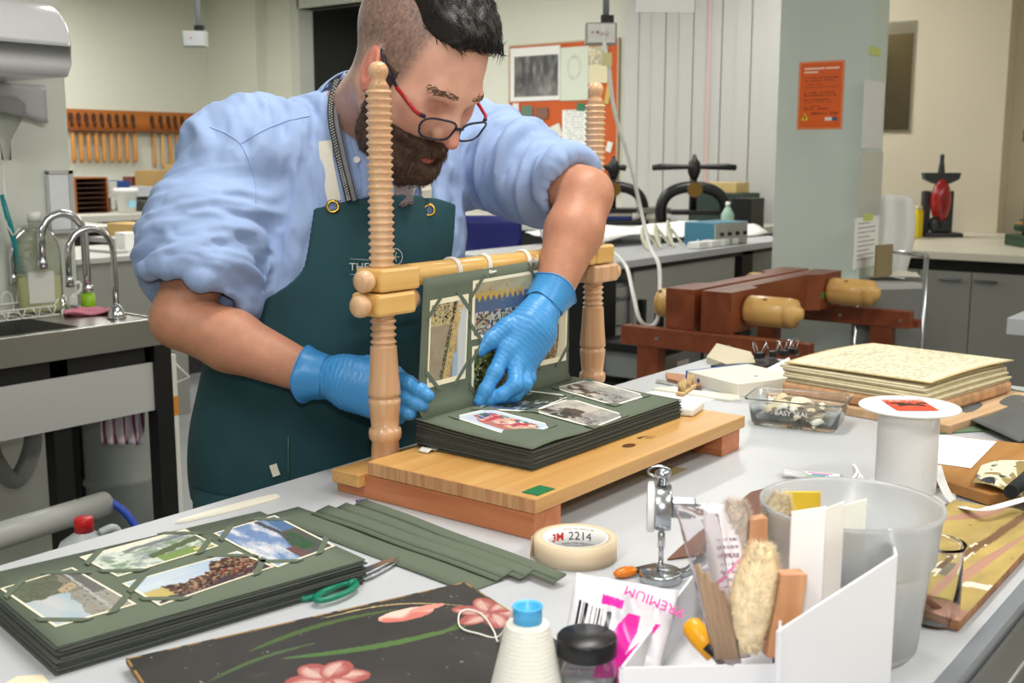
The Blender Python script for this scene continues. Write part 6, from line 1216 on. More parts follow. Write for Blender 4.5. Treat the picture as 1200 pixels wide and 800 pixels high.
for k in range(3):
    o_ = Vector((4.95 + .13 * k, 2.98 , .94)); tag(MB().tube(catmull([Vector((-.10, -.10, -.032)), Vector((-.06, -.04, .03)), Vector((.0, .0, .07 + .01 * k)), Vector((.08, .03, .05)), Vector((.10, .03, -.01)), Vector((.04, .0, -.032)), Vector((-.03, -.02, .02)), Vector((.0, -.01, .055)), Vector((.07, .0, .03)), Vector((.09, -.04, -.032))], 8), .007, 7).build('cable_coil', M('cream_cable', (222, 218, 198), .5), None, o_), ['cream cable loop at the left over the adapters', 'cream cable loop in the middle over the adapters', 'cream cable loop at the right over the adapters'][k], 'cable', 'cable loops on the island bench')
tag(MB().tube(catmull([onz(x, y, z) - onz(640, 270, .9) for x, y, z in ((640, 285, .905), (634, 270, .98), (640, 266, 1.0), (650, 270, .96), (648, 288, .905))], 6), .009, 8).build('cable_loop', m_white, None, onz(640, 270, .9)), 'white cable loop standing on the island bench beside the forearm', 'cable')
tag(B(-.09, -.006, 0, .09, .006, .012, .003).build('white_rod', m_white, None, (onz(722, 283, .9).x, onz(722, 283, .9).y, .9008), .2), 'short white rod lying on the island bench behind the post', 'rod')
# ---- lying press on its stand
m_lp = M('red_brown_wood', (138, 72, 42), .4, wood=(0, 10, (112, 52, 28)), coat=.2); m_scr = M('turned_screw_wood', (222, 178, 108), .4, wood=(1, 30, (206, 158, 88)), coat=.2)
LX0, LX1 = 3.68, 4.72
t = thing('lying_press', 'large red-brown wooden lying press on a matching stand', 'press', (LX0, 1.97, 0))
def LPm(b): b.M = Matrix.Translation((-LX0, -1.97, 0)); return b
for s, y0, y1, yb in ((-1, 1.835, 1.955, 1.835), (1, 1.985, 2.105, 2.105)):
    yc = 1.955 if s < 0 else 1.985; ymid = y0 + .045 if s < 0 else y1 - .045
    poly = [(LX0, yc), (LX0, yb), (LX0 + .22, yb), (LX0 + .26, ymid), (LX1 - .26, ymid), (LX1 - .22, yb), (LX1, yb), (LX1, yc)]
    if s > 0: poly = poly[::-1]
    b = LPm(MB()); b.prism(poly, .73, .88); b.build('cheek', m_lp, t)
for X in (LX0 + .13, LX1 - .13):
    b = LPm(MB()); b.lathe([(.028, 1.66), (.028, 2.18)], 18, (X, 0, .805), axis='y'); b.build('screw_rod', m_scr, t)
    for y0, s, kk in ((1.83, -1, 1.0), (2.11, 1, .5)):
        b = LPm(MB()); b.lathe([(r_, y0 + s * kk * q_) for r_, q_ in ((.052, 0), (.056, .012), (.056, .15), (.050, .155), (.056, .16), (.052, .185), (.03, .195), (.022, .21), (.0001, .215))], 24, (X, 0, .805), axis='y'); h = b.build('screw_head', m_scr, t)
        b = LPm(MB()); b.lathe([(.008, 0), (.008, .002)], 10, (X - .03, y0 + s * .08, .853)); b.build('lever_hole', m_dkw, h)
for X in (LX0 - .035, LX1 - .03):
    b = LPm(MB()); b.box(X, 1.52, .655, X + .05, 2.28, .728, .003); b.build('cross_rail', m_lp, t); b = LPm(MB()); b.box(X + .05, 1.50, .655, X + .09, 2.28, .69, .003); b.build('cross_rail', m_lp, t)
    for y in (1.60, 2.12): b = LPm(MB()); b.box(X + .006, y, 0, X + .07, y + .09, .66, .003); b.build('stand_leg', m_lp, t)
    for y in (1.56, 1.82, 2.12): b = LPm(MB()); b.lathe([(.007, 0), (.007, -.003)], 10, (X, y, .69), axis='x'); b.build('bolt', m_satin, t)
b = LPm(MB()); b.box(LX0, 1.62, .2, LX1, 1.66, .28).box(LX0, 2.14, .2, LX1, 2.18, .28); b.build('stretcher', m_lp, t)
b = LPm(MB()); b.box(LX1 - .30, 1.8335, .79, LX1 - .26, 1.8352, .83); 
MB().lathe([(.014, 0), (.014, -.002)], 14, (LX1 - .2 - LX0, 1.8345 - 1.97, .79), axis='y').build('green_dot', M('green_dot', (40, 150, 60), .5), t)
# ---------------------------------------------------------------- person: signed-distance modelling
def npv(v): return np.array(tuple(v), np.float32)
def smin(a, b, k):
    h = np.maximum(k - np.abs(a - b), 0) / k; return np.minimum(a, b) - h * h * k * .25
def smax(a, b, k): return -smin(-a, -b, k)
def rcone(P, a, b, ra, rb):
    a = npv(a); b = npv(b); ba = b - a; pa = P - a; t = np.clip(pa @ ba / (ba @ ba), 0, 1).astype(np.float32)
    return np.sqrt(((pa - t[:, None] * ba) ** 2).sum(1)) - (ra + (rb - ra) * t)
def chain(P, pts, rs, k):
    d = None
    for i in range(len(pts) - 1):
        e = rcone(P, pts[i], pts[i + 1], rs[i], rs[i + 1]); d = e if d is None else smin(d, e, k)
    return d
def sph(P, c, r): return np.sqrt(((P - npv(c)) ** 2).sum(1)) - r
def ell(P, c, r, R=None):
    q = P - npv(c)
    if R is not None: q = q @ R          # columns of R are the local axes
    r = np.array(r, np.float32); k0 = np.sqrt(((q / r) ** 2).sum(1)); k1 = np.sqrt(((q / (r * r)) ** 2).sum(1)) + 1e-9
    return k0 * (k0 - 1) / k1
def vn3(P, seed=0):
    I = np.floor(P); Fq = P - I; Fq = Fq * Fq * (3 - 2 * Fq); I = I.astype(np.int64); out = 0
    for dx in (0, 1):
        for dy in (0, 1):
            for dz in (0, 1):
                w = (Fq[:, 0] if dx else 1 - Fq[:, 0]) * (Fq[:, 1] if dy else 1 - Fq[:, 1]) * (Fq[:, 2] if dz else 1 - Fq[:, 2])
                h = ((I[:, 0] + dx) * 374761393 + (I[:, 1] + dy) * 668265263 + (I[:, 2] + dz) * 974711 + seed * 1274126177) & 0x7fffffff
                h = ((h ^ (h >> 13)) * 1103515245) & 0x7fffffff; out = out + w * (((h ^ (h >> 16)) & 0xffff) / 65535.0)
    return out
def fb3(P, seed=0, o=3):
    t = 0; a = .5
    for k in range(o): t = t + a * vn3(P * 2 ** k, seed + 13 * k); a *= .5
    return t / (1 - .5 ** o)
def nets(F, lo, h):
    S = F < 0; nx, ny, nz = F.shape
    c = S[:-1, :-1, :-1].astype(np.int8)
    tot = sum(S[i:nx - 1 + i, j:ny - 1 + j, k:nz - 1 + k].astype(np.int8) for i in (0, 1) for j in (0, 1) for k in (0, 1))
    act = np.argwhere((tot > 0) & (tot < 8)); idx = -np.ones((nx - 1, ny - 1, nz - 1), np.int32); idx[act[:, 0], act[:, 1], act[:, 2]] = np.arange(len(act))
    acc = np.zeros((len(act), 3)); n = np.zeros(len(act))
    cs = [(0, 0, 0), (1, 0, 0), (0, 1, 0), (1, 1, 0), (0, 0, 1), (1, 0, 1), (0, 1, 1), (1, 1, 1)]
    val = [F[act[:, 0] + a, act[:, 1] + b, act[:, 2] + d] for a, b, d in cs]
    for a, b in ((0, 1), (2, 3), (4, 5), (6, 7), (0, 2), (1, 3), (4, 6), (5, 7), (0, 4), (1, 5), (2, 6), (3, 7)):
        m = (val[a] < 0) != (val[b] < 0); t = np.where(m, val[a] / np.where(m, val[a] - val[b], 1), 0)
        p = np.array(cs[a]) + t[:, None] * (np.array(cs[b]) - np.array(cs[a])); acc += p * m[:, None]; n += m
    V = (act + acc / n[:, None]) * h + np.array(lo)
    Q = []
    for ax in range(3):
        sl0 = [slice(1, -1)] * 3; sl1 = [slice(1, -1)] * 3; sl0[ax] = slice(0, -1); sl1[ax] = slice(1, None)
        A = S[tuple(sl0)]; Bq = S[tuple(sl1)]; e = np.argwhere(A != Bq); flip = A[e[:, 0], e[:, 1], e[:, 2]]
        o = np.ones(3, int); o[ax] = 0; e = e + o
        b, c_ = [(1, 2), (2, 0), (0, 1)][ax]; db = np.zeros(3, int); db[b] = 1; dc = np.zeros(3, int); dc[c_] = 1
        g = lambda q: idx[q[:, 0], q[:, 1], q[:, 2]]
        q = np.stack([g(e - db - dc), g(e - dc), g(e), g(e - db)], 1); q[~flip] = q[~flip][:, ::-1]; Q.append(q)
    return V, np.concatenate(Q)
def sdf_mesh(fn, lo, hi, h, cb=8):
    """block-sparse sampling, then surface nets"""
    lo = np.array(lo, float); n = np.ceil((np.array(hi) - lo) / (h * cb)).astype(int); N = n * cb + 1
    g = [np.arange(k) for k in n]; G = np.stack(np.meshgrid(*g, indexing='ij'), -1).reshape(-1, 3)
    ctr = (lo + (G + .5) * cb * h).astype(np.float32); d = fn(ctr)
    F = np.ones(tuple(N), np.float32)
    near = np.abs(d) < cb * h * 1.15
    for b, dv in zip(G[~near & (d < 0)], d[~near & (d < 0)]):
        F[b[0] * cb:(b[0] + 1) * cb + 1, b[1] * cb:(b[1] + 1) * cb + 1, b[2] * cb:(b[2] + 1) * cb + 1] = -1
    off = np.stack(np.meshgrid(*[np.arange(cb + 1)] * 3, indexing='ij'), -1).reshape(-1, 3)
    bl = G[near]
    for s in range(0, len(bl), 700):
        I = (bl[s:s + 700, None, :] * cb + off[None]).reshape(-1, 3); v = fn((lo + I * h).astype(np.float32)); F[I[:, 0], I[:, 1], I[:, 2]] = v
    return nets(F, lo, h)
def vnormals(V, Q):
    n = np.cross(V[Q[:, 2]] - V[Q[:, 0]], V[Q[:, 3]] - V[Q[:, 1]]); N = np.zeros_like(V)
    for k in range(4): np.add.at(N, Q[:, k], n)
    return N / (np.linalg.norm(N, axis=1, keepdims=True) + 1e-12)
def relax(V, Q, it=2, lam=.5):
    for _ in range(it):
        A = np.zeros_like(V); c = np.zeros(len(V))
        for k in range(4):
            np.add.at(A, Q[:, k], V[Q[:, (k + 1) % 4]]); np.add.at(A, Q[:, k], V[Q[:, k - 1]]); np.add.at(c, Q[:, k], 2)
        V = V + lam * (A / np.maximum(c, 1)[:, None] - V)
    return V
def np_obj(name, V, Q, mat, parent=None, color=None, org=(0, 0, 0)):
    me = bpy.data.meshes.new(name); me.from_pydata((V - np.array(org)).tolist(), [], Q.tolist()); me.polygons.foreach_set('use_smooth', [True] * len(Q)); me.update()
    if color is not None:
        a = me.color_attributes.new('print', 'FLOAT_COLOR', 'POINT'); a.data.foreach_set('color', np.concatenate([color, np.ones((len(V), 1))], 1).astype(np.float32).ravel())
    me.materials.append(mat); o = bpy.data.objects.new(name, me); COL.objects.link(o)
    if parent: o.parent = parent
    return o
# joints
J = dict(head=at(482, 82, 1.67), shR=at(283, 178, 1.80), shL=at(557, 178, 2.03), elR=at(211, 374, 1.70), wrR=at(370, 441, 1.685), elL=at(687, 228, 1.86), wrL=at(647, 346, 1.79), neck=at(418, 148, 1.90))
th, ph = math.radians(50), math.radians(52)
HF = (RIGHT * (math.sin(th) * math.cos(ph)) - UP * math.sin(ph) - FWD * (math.cos(th) * math.cos(ph)))
HR = -RIGHT * math.cos(th) - FWD * math.sin(th)
HU = RIGHT * (math.sin(th) * math.sin(ph)) + UP * math.cos(ph) - FWD * (math.cos(th) * math.sin(ph))
ROLL = math.radians(9)
_rm = Matrix.Rotation(-ROLL, 3, FWD)
if (_rm @ RIGHT).dot(UP) < 0: _rm = Matrix.Rotation(ROLL, 3, FWD)
HF, HR, HU = _rm @ HF, _rm @ HR, _rm @ HU
HS = 1.09
HM = np.stack([npv(-HR), npv(HF), npv(HU)], 1); HO = npv(J['head'])
def tohead(P): return ((P - HO) @ HM) / HS
def fromhead(p): return J['head'] + (HR * -p[0] + HF * p[1] + HU * p[2]) * HS
def head_local(q):
    d = ell(q, (0, -.014, .048), (.076, .100, .090))
    d = smin(d, ell(q, (0, .030, .002), (.064, .070, .098)), .03)
    jl = [(-.050, .004, -.040), (-.040, .040, -.078), (0, .074, -.090)]
    for s in (1, -1):
        d = smin(d, chain(q, [(s * x, y, z) for x, y, z in jl], [.020, .022, .024], .02), .03)
        d = smin(d, sph(q, (s * .043, .064, -.014), .019), .036)
    d = smin(d, rcone(q, (-.032, .088, .026), (.032, .088, .026), .0105, .0105), .02)
    for s in (1, -1):
        d = smax(d, -ell(q, (s * .032, .106, .006), (.019, .017, .012)), .014)
        d = smin(d, sph(q, (s * .031, .0765, .005), .0145), .006)
        d = smin(d, rcone(q, (s * .016, .097, .022), (s * .046, .082, .024), .0055, .004), .008)
    d = smin(d, chain(q, [(0, .092, .014), (0, .108, -.012), (0, .1205, -.028)], [.0075, .0085, .0100], .01), .014)
    for s in (1, -1): d = smin(d, sph(q, (s * .0110, .103, -.032), .0072), .012)
    d = smin(d, ell(q, (0, .089, -.062), (.024, .010, .006)), .008); d = smin(d, ell(q, (0, .087, -.073), (.021, .011, .007)), .006)
    d = smax(d, -ell(q, (0, .102, -.0675), (.024, .008, .0018)), .004)
    d = smin(d, sph(q, (0, .078, -.090), .019), .02)
    return d
def ears_local(q):
    d = None
    for s in (1, -1):
        ax = np.array([[1, 0, 0], [0, .906, .423], [0, -.423, .906]], np.float32); R = np.array([[.92, .39 * s, 0], [-.39 * s, .92, 0], [0, 0, 1]], np.float32)
        c = (s * .079, .004, .000); e = ell(q, c, (.0085, .021, .034), R @ ax.T)
        e = smax(e, -ell(q, (s * .0885, .006, .004), (.008, .0125, .021), R @ ax.T), .004)
        e = smin(e, ell(q, (s * .0825, .004, .006), (.004, .006, .016), R @ ax.T), .006)
        d = e if d is None else np.minimum(d, e)
    return d
PEL = Vector((1.285, 1.435, .90)); CH = (J['shR'] + J['shL']) / 2
sl = (J['shL'] - J['shR']); RT = Vector((-sl.x, -sl.y, 0)).normalized(); FT = Vector((RT.y, -RT.x, 0))
if FT.y > 0: FT = -FT
TR = np.stack([npv(RT), npv(FT), np.array([0, 0, 1], np.float32)], 1)
def torso(P, g=0.0):
    d = ell(P, PEL - Vector((0, 0, .05)), (.176 + g, .126 + g, .27), TR)
    d = smin(d, ell(P, PEL * .6 + CH * .4 + FT * .012 - Vector((0, 0, .01)), (.165 + g, .132 + g, .19), TR), .08)
    d = smin(d, ell(P, PEL * .25 + CH * .75 + FT * .015 - Vector((0, 0, .03)), (.178 + g, .128 + g, .17), TR), .08)
    d = smin(d, rcone(P, J['shR'], J['shL'], .062 + g, .062 + g), .09)
    d = smin(d, rcone(P, CH - FT * .01, J['neck'] + FT * .02, .085, .066), .07)
    return d
neck_top = J['head'] - HF * .028 - HU * .045
hipR = PEL + RT * .09; hipL = PEL - RT * .09
FOOT = [(1.19, 1.52), (1.40, 1.44)]
def arms(P):
    mR = J['elR'] * .62 + J['wrR'] * .38; mL = J['elL'] * .62 + J['wrL'] * .38
    a = chain(P, [J['shR'], J['elR'], mR, J['wrR'], at(412, 449, 1.664)], [.055, .043, .0465, .0290, .020], .012)
    b = chain(P, [J['shL'], J['elL'], mL, J['wrL'], at(622, 386, 1.756)], [.055, .0435, .047, .0290, .018], .012)
    return np.minimum(a, b)
def legs(P):
    d = None
    for h_, (fx, fy) in zip((hipR, hipL), FOOT):
        kn = Vector(((h_.x + fx) / 2 , (h_.y + fy) / 2 - .02, .50)); an = Vector((fx, fy, .09)); to = Vector((fx - .04, fy - .17, .045))
        e = chain(P, [h_, kn, an, to], [.088, .056, .040, .032], .04); d = e if d is None else np.minimum(d, e)
    return d
def body_sdf(P):
    d = np.minimum(arms(P), torso(P, -.02)); d = smin(d, legs(P), .05)
    d = smin(d, rcone(P, J['neck'] - FT * .0, neck_top, .062, .058), .035)
    q = tohead(P); m = (q ** 2).sum(1) < .25 ** 2
    if m.any():
        hd = head_local(q[m]) * HS; dd = smin(d[m], hd, .03); er = ears_local(q[m]) * HS; d[m] = smin(dd, er, .006)
    return d
m_skin = M('skin', (210, 150, 120), .48, attr='print', bump=(420, .12), spec=.5, sss=.06)
per = thing('person', 'man in light blue shirt and dark green apron bending over the sewing frame', 'person', (PEL.x, PEL.y, 0))
PO = (PEL.x, PEL.y, 0)
V, Q = sdf_mesh(body_sdf, (.90, .96, -.02), (1.82, 1.66, 1.78), .0032)
V = relax(V, Q, 1, .4)
q = tohead(V.astype(np.float32)); hx, hy, hz = q[:, 0], q[:, 1], q[:, 2]; inh = (q ** 2).sum(1) < .19 ** 2
col = np.zeros((len(V), 3)) + np.array((186, 130, 103.)); n1 = fb3(V * 60, 3); n2 = fb3(V * 350, 5, 2)
col *= (.93 + .14 * n1 + .06 * (n2 - .5))[:, None]
hc = np.zeros_like(col) + np.array((216, 164, 142.)); hc *= (.95 + .1 * n1)[:, None]
hc = mixc(hc, (206, 128, 112), sst(.035, .0, np.sqrt((np.abs(hx) - .045) ** 2 + (hy - .07) ** 2 + (hz + .018) ** 2)) * .5)
hc = mixc(hc, (210, 128, 114), sst(.026, .008, np.sqrt(hx ** 2 + (hy - .122) ** 2 + (hz + .03) ** 2)) * .6)
hc = mixc(hc, (188, 122, 108), sst(.024, .012, np.sqrt((np.abs(hx) - .031) ** 2 + (hy - .088) ** 2 + (hz - .004) ** 2)) * .6)
hc = mixc(hc, (212, 134, 116), (np.abs(hx) > .079) * 1.0 * (np.abs(hy - .005) < .04))
hc = mixc(hc, (184, 92, 84), (np.sqrt((hx / .022) ** 2 + ((hz + .0675) / .011) ** 2) < 1) & (hy > .08))
# clipped hair on the sides and back of the head
fade = sst(-.03, .01, hz - .02 + .0 * hx) * sst(.062, .040, hy + .25 * (hz - .06) * 0) ; back = sst(-.02, -.05, hy) * sst(-.055, -.02, hz)
fd = np.clip(np.maximum(fade, back), 0, 1) * (np.abs(hx) < .0805); sp = fb3(V * 420, 8, 2)
hc = mixc(hc, (100, 86, 80), fd * np.clip(.62 + .95 * (sp - .45), .1, .95))
hc = mixc(hc, (120, 86, 70), sst(-.03, -.055, hz) * sst(.03, -.02, hy) * .35 * (.4 + sp))
col = np.where(inh[:, None], hc, col)
body = np_obj('body', V, Q, m_skin, per, nlin(col), PO)
# ---- hair on top
def hairline(q): return q[:, 2] - (.098 - .30 * (q[:, 1] - .02) * 0)
def hair_sdf(P):
    q = tohead(P); base_ = ell(q, (0, -.014, .048), (.076, .100, .090)); base_ = smin(base_, ell(q, (0, .030, .002), (.064, .070, .098)), .03)
    th_ = .016 + .003 * sst(0, .09, q[:, 1]) + .012 * (fb3(q * np.array([130, 40, 90], np.float32), 4, 3) - .5)
    x, y, z = np.abs(q[:, 0]), q[:, 1], q[:, 2]
    side = x - (.060 - .30 * np.maximum(y - .03, 0)); low = (.078 + .20 * np.maximum(y - .03, 0) - .10 * np.minimum(y, 0) * -1 * 0) - z
    front = y - .086 + .5 * np.maximum(.102 - z, 0); bk = -.095 - y
    return np.maximum(np.maximum(base_ - th_, np.maximum(side, low)), np.maximum(front, bk)) * HS
hlo = npv(J['head']) - .16; hhi = npv(J['head']) + .19
V2, Q2 = sdf_mesh(hair_sdf, hlo, hhi, .003); V2 = relax(V2, Q2, 2)
m_hair = M('dark_hair', (26, 21, 19), .42, bump=(500, .6))
hair = np_obj('hair', V2, Q2, m_hair, per, None, PO)
def strands(name, mat, n, V, Q, flow, length, rad, keep, seed, lift=.2, sink=.002):
    rs = np.random.RandomState(seed); N = vnormals(V, Q); q = tohead(V.astype(np.float32)); ids = np.where(keep(q))[0]; ids = ids[rs.randint(0, len(ids), n)]
    verts = []; faces = []
    for i in ids:
        p = Vector(V[i] - np.array(PO)); nn = Vector(N[i]); qq = q[i]; fl_ = flow(qq); fl_ = (-HR * fl_[0] + HF * fl_[1] + HU * fl_[2]) + Vector(rs.normal(0, .25, 3)); fl_ = (fl_ - nn * fl_.dot(nn)); fl_.normalize(); fl_ = (fl_ + nn * lift).normalized(); sd = fl_.cross(nn).normalized()
        L_ = length * rs.uniform(.6, 1.3); o = len(verts)
        for k, (t, r_) in enumerate(((0, rad), (.5, rad * .8), (1, rad * .1))):
            c = p - nn * sink + fl_ * (L_ * t) - nn * (L_ * t * t * .25); verts += [c + sd * r_, c - sd * r_, c + nn * r_]
        for k in (0, 3): faces += [(o + k, o + k + 1, o + k + 4, o + k + 3), (o + k + 1, o + k + 2, o + k + 5, o + k + 4), (o + k + 2, o + k, o + k + 3, o + k + 5)]
    me = bpy.data.meshes.new(name); me.from_pydata(verts, [], faces); me.materials.append(mat); me.polygons.foreach_set('use_smooth', [True] * len(faces)); o = bpy.data.objects.new(name, me); COL.objects.link(o); return o
s_ = strands('hair_strands', m_hair, 2600, V2, Q2, lambda q: (q[0] * 2, 1, -.2), .022, .0009, lambda q: q[:, 2] > .082, 3, .25); s_.parent = hair; s_['kind'] = 'stuff'
# ---- beard
def beard_sdf(P):
    q = tohead(P); d = head_local(q); x, y, z = q[:, 0], q[:, 1], q[:, 2]
    t = .0015 + .0015 * sst(.02, .05, y) + .0035 * sst(-.055, -.095, z) + .004 * sst(.06, .09, y) + .003 * (fb3(q * np.array([170, 170, 90], np.float32), 9, 2) - .5) * 2
    cheek = z - (-.044 + .60 * np.maximum(.050 - y, 0)) + .2 * np.maximum(y - .075, 0)    # upper edge
    cheek = np.minimum(cheek, np.maximum(z - .02, np.abs(y - .030) - .013))
    lips = .0 - (np.sqrt((x / .019) ** 2 + ((z + .0705) / .0065) ** 2) - 1) * .0065; lips = np.where(y > .06, lips, -1)
    jaw = .014 - y; must = np.where(y > .085, z + .047, -1)
    m = np.maximum(np.maximum(cheek, jaw), np.maximum(lips, must)); return np.maximum(d - t, m) * HS
V3, Q3 = sdf_mesh(beard_sdf, npv(J['head']) - .17, npv(J['head']) + .17, .0028); V3 = relax(V3, Q3, 1)
m_beard = M('brown_beard', (78, 56, 43), .55, bump=(600, .8), var=(250, .35))
beard = np_obj('beard', V3, Q3, m_beard, per, None, PO)
s_ = strands('beard_strands', m_beard, 7000, V3, Q3, lambda q: (q[0] * 4, .3, -1), .011, .00045, lambda q: q[:, 2] < .02, 5, .55, .001); s_.parent = beard; s_['kind'] = 'stuff'
m_brow = M('brow_hair', (104, 74, 58), .6)
for sg in (1, -1):
    sb = strands('eyebrow', m_brow, 170, V, Q, lambda q: (float(sg), .0, .25 - 9 * abs(abs(q[0]) - .03)), .009, .0005, lambda q: (np.abs(q[:, 2] - .0275 - .003 * np.cos((np.abs(q[:, 0]) - .03) * 60)) < .0038) & (q[:, 0] * sg > .013) & (q[:, 0] * sg < .050) & (q[:, 1] > .07), 9 + sg, .10, .0); sb.parent = per; sb['kind'] = 'stuff'
# ---- glasses
gl = bpy.data.objects.new('glasses', None); COL.objects.link(gl); gl.parent = per; gl['label'] = 'navy and red framed spectacles'
m_gf = M('navy_frame', (22, 28, 48), .3); m_gr = M('red_frame', (170, 28, 34), .3)
m_lens = M('spectacle_lens', (250, 252, 255), .02, trans=1.0, ior=1.02, spec=.6)
def hp(x, y, z): return fromhead((x, y, z)) - Vector(PO)
def lens_pts(s, n=28, k=1.0):
    out = []
    for i in range(n):
        a = 2 * math.pi * i / n; ca, sa = math.cos(a), math.sin(a); ex = math.copysign(abs(ca) ** .62, ca); ey = math.copysign(abs(sa) ** .7, sa)
        lx = s * .034 + ex * .0285 * k * (1 if ey > 0 else .93); lz = -.012 + ey * .0155 * k; out.append((lx, .119 - .9 * lx * lx * 6 * .5 - (.016 * (lz + .012) * -1.2), lz))
    return out
for s in (-1, 1):
    MB().tube([hp(*p) for p in lens_pts(s)], .0017, 8, closed=True).build('rim', m_gf, gl)
    lp = [hp(*p) for p in lens_pts(s, 28, .97)]; c = sum(lp, Vector()) / len(lp); MB().add([*lp, c + HF * .0015], [(i, (i + 1) % 28, 28) for i in range(28)], True).build('lens', m_lens, gl)
    lx = s * .062; h0 = (lx, .103, -.001)
    e1 = (s * .074, .055, .006); e2 = (s * .0805, .030, .018); e3 = (s * .080, .014, .026); e4 = (s * .077, .004, .028)
    MB().tube([hp(*p) for p in (h0, (s * .070, .095, .001), e1)], .0028, 8).build('temple_front', m_gr, gl)
    MB().tube([hp(*p) for p in (e1, e2, e3, e4)], .0026, 8).build('temple_tip', m_gf, gl)
    MB().tube([hp(s * .058, .106, -.0), hp(s * .064, .102, -.0)], .003, 8).build('hinge', m_gf, gl)
MB().tube([hp(-.008, .119, -.007), hp(0, .1225, -.0045), hp(.008, .119, -.007)], .0022, 8).build('bridge', m_gf, gl)
# ---- gloves
GD = lambda pts: [at(*p) for p in pts]
def glove_R(P):
    W = at(366, 440, 1.687); C0 = at(374, 441, 1.686)
    palm = chain(P, GD([(374, 441, 1.686), (410, 446, 1.668)]), [.031, .034], .03)
    for a, b in (((405, 436, 1.668), (450, 441, 1.645)), ((405, 446, 1.664), (448, 456, 1.642)), ((408, 456, 1.664), (446, 470, 1.642)), ((412, 462, 1.67), (442, 480, 1.648))): palm = smin(palm, rcone(P, at(*a), at(*b), .022, .0155), .02)
    F_ = [([(450, 441, 1.645), (478, 449, 1.617), (492, 457, 1.606), (502, 464, 1.600)], [.0135, .0115, .0105, .0092]), ([(448, 456, 1.642), (474, 466, 1.617), (488, 472, 1.608), (495, 475, 1.604)], [.0135, .0115, .0105, .0092]),
          ([(446, 470, 1.642), (466, 479, 1.622), (476, 483, 1.614), (482, 485, 1.611)], [.0125, .011, .010, .009]), ([(442, 480, 1.648), (458, 488, 1.632), (468, 491, 1.625)], [.0115, .0098, .0085]),
          ([(400, 432, 1.675), (432, 428, 1.68), (462, 438, 1.675), (480, 450, 1.665)], [.018, .0145, .0125, .0105])]
    d = palm
    fg = None
    for p, r in F_: e = chain(P, GD(p), r, .006); fg = e if fg is None else smin(fg, e, .002)
    return smin(d, fg, .007)
def glove_L(P):
    d = chain(P, GD([(641, 352, 1.787), (622, 385, 1.755)]), [.0305, .033], .03)
    for a, b in (((624, 372, 1.752), (594, 408, 1.722)), ((622, 388, 1.75), (604, 424, 1.724)), ((628, 396, 1.757), (612, 430, 1.735)), ((634, 392, 1.765), (617, 425, 1.748))): d = smin(d, rcone(P, at(*a), at(*b), .021, .0150), .02)
    F_ = [([(594, 408, 1.722), (580, 437, 1.700), (569, 457, 1.690), (562, 470, 1.688)], [.0138, .0118, .0106, .0092]), ([(604, 424, 1.724), (604, 451, 1.698), (588, 463, 1.694), (572, 470, 1.696)], [.0138, .012, .0108, .0092]),
          ([(612, 430, 1.735), (615, 450, 1.714), (603, 463, 1.710), (590, 468, 1.711)], [.0132, .0115, .0102, .009]), ([(617, 425, 1.748), (620, 443, 1.732), (612, 456, 1.727), (602, 462, 1.728)], [.012, .0102, .0092, .008]),
          ([(622, 368, 1.757), (594, 384, 1.730), (574, 399, 1.714), (561, 411, 1.708)], [.0185, .0155, .0132, .0108])]
    fg = None
    for p, r in F_: e = chain(P, GD(p), r, .006); fg = e if fg is None else smin(fg, e, .002)
    return smin(d, fg, .008)
m_glove = M('blue_nitrile', (64, 142, 204), .38, bump=(160, .25))
def wrinkle(V, Q, ax0, ax1, seed):
    N = vnormals(V, Q); a = np.array(ax0); b = np.array(ax1); t = (V - a) @ (b - a) / ((b - a) @ (b - a)); L_ = np.linalg.norm(b - a)
    w = sst(.75, .35, t); r = np.sin((t * L_ * 800) + 12 * fb3(V * 40, seed)) ; amp = .00026 * w * sst(.35, .6, fb3(V * 55, seed + 2)) * 1.4 + .0002
    return V + N * (r * amp)[:, None]
for gi, (nm, fn, ctr, cuff) in enumerate((('glove', glove_R, at(435, 452, 1.65), (at(369, 440, 1.687), at(410, 446, 1.668))), ('glove', glove_L, at(605, 410, 1.735), (at(645, 346, 1.79), at(620, 385, 1.757))))):
    c = npv(ctr); Vg, Qg = sdf_mesh(fn, c - .16, c + .16, .0021); Vg = relax(Vg, Qg, 2); Vg = wrinkle(Vg, Qg, cuff[0], cuff[1] + (cuff[1] - cuff[0]) * 1.2, 3)
    g = np_obj(nm, Vg, Qg, m_glove, per, None, PO); g['label'] = 'light blue disposable glove'
    ax = (cuff[1] - cuff[0]).normalized(); u_ = ax.orthogonal().normalized(); v_ = ax.cross(u_)
    rg = []; r0 = .0325
    b = MB(); prof = []
    for k, (t, r) in enumerate(((-.014, .0395), (-.010, .0378), (0, .0352), (.012, .0334), (.024, .0325))):
        prof.append([cuff[0] + ax * (t + .0022 * math.sin(3 * a_ + k)) + (u_ * math.cos(a_) + v_ * math.sin(a_)) * (r + (.0035 - .0008 * k if gi == 0 else 0) + .0007 * math.sin(7 * a_ + k)) - Vector(PO) for a_ in [2 * math.pi * j / 32 for j in range(32)]])
    vs = [p for r in prof for p in r]; b.add(vs, [(i * 32 + j, i * 32 + (j + 1) % 32, (i + 1) * 32 + (j + 1) % 32, (i + 1) * 32 + j) for i in range(4) for j in range(32)], True)
    b.tube(prof[0], .0012, 6, closed=True); b.build('cuff', m_glove, g)
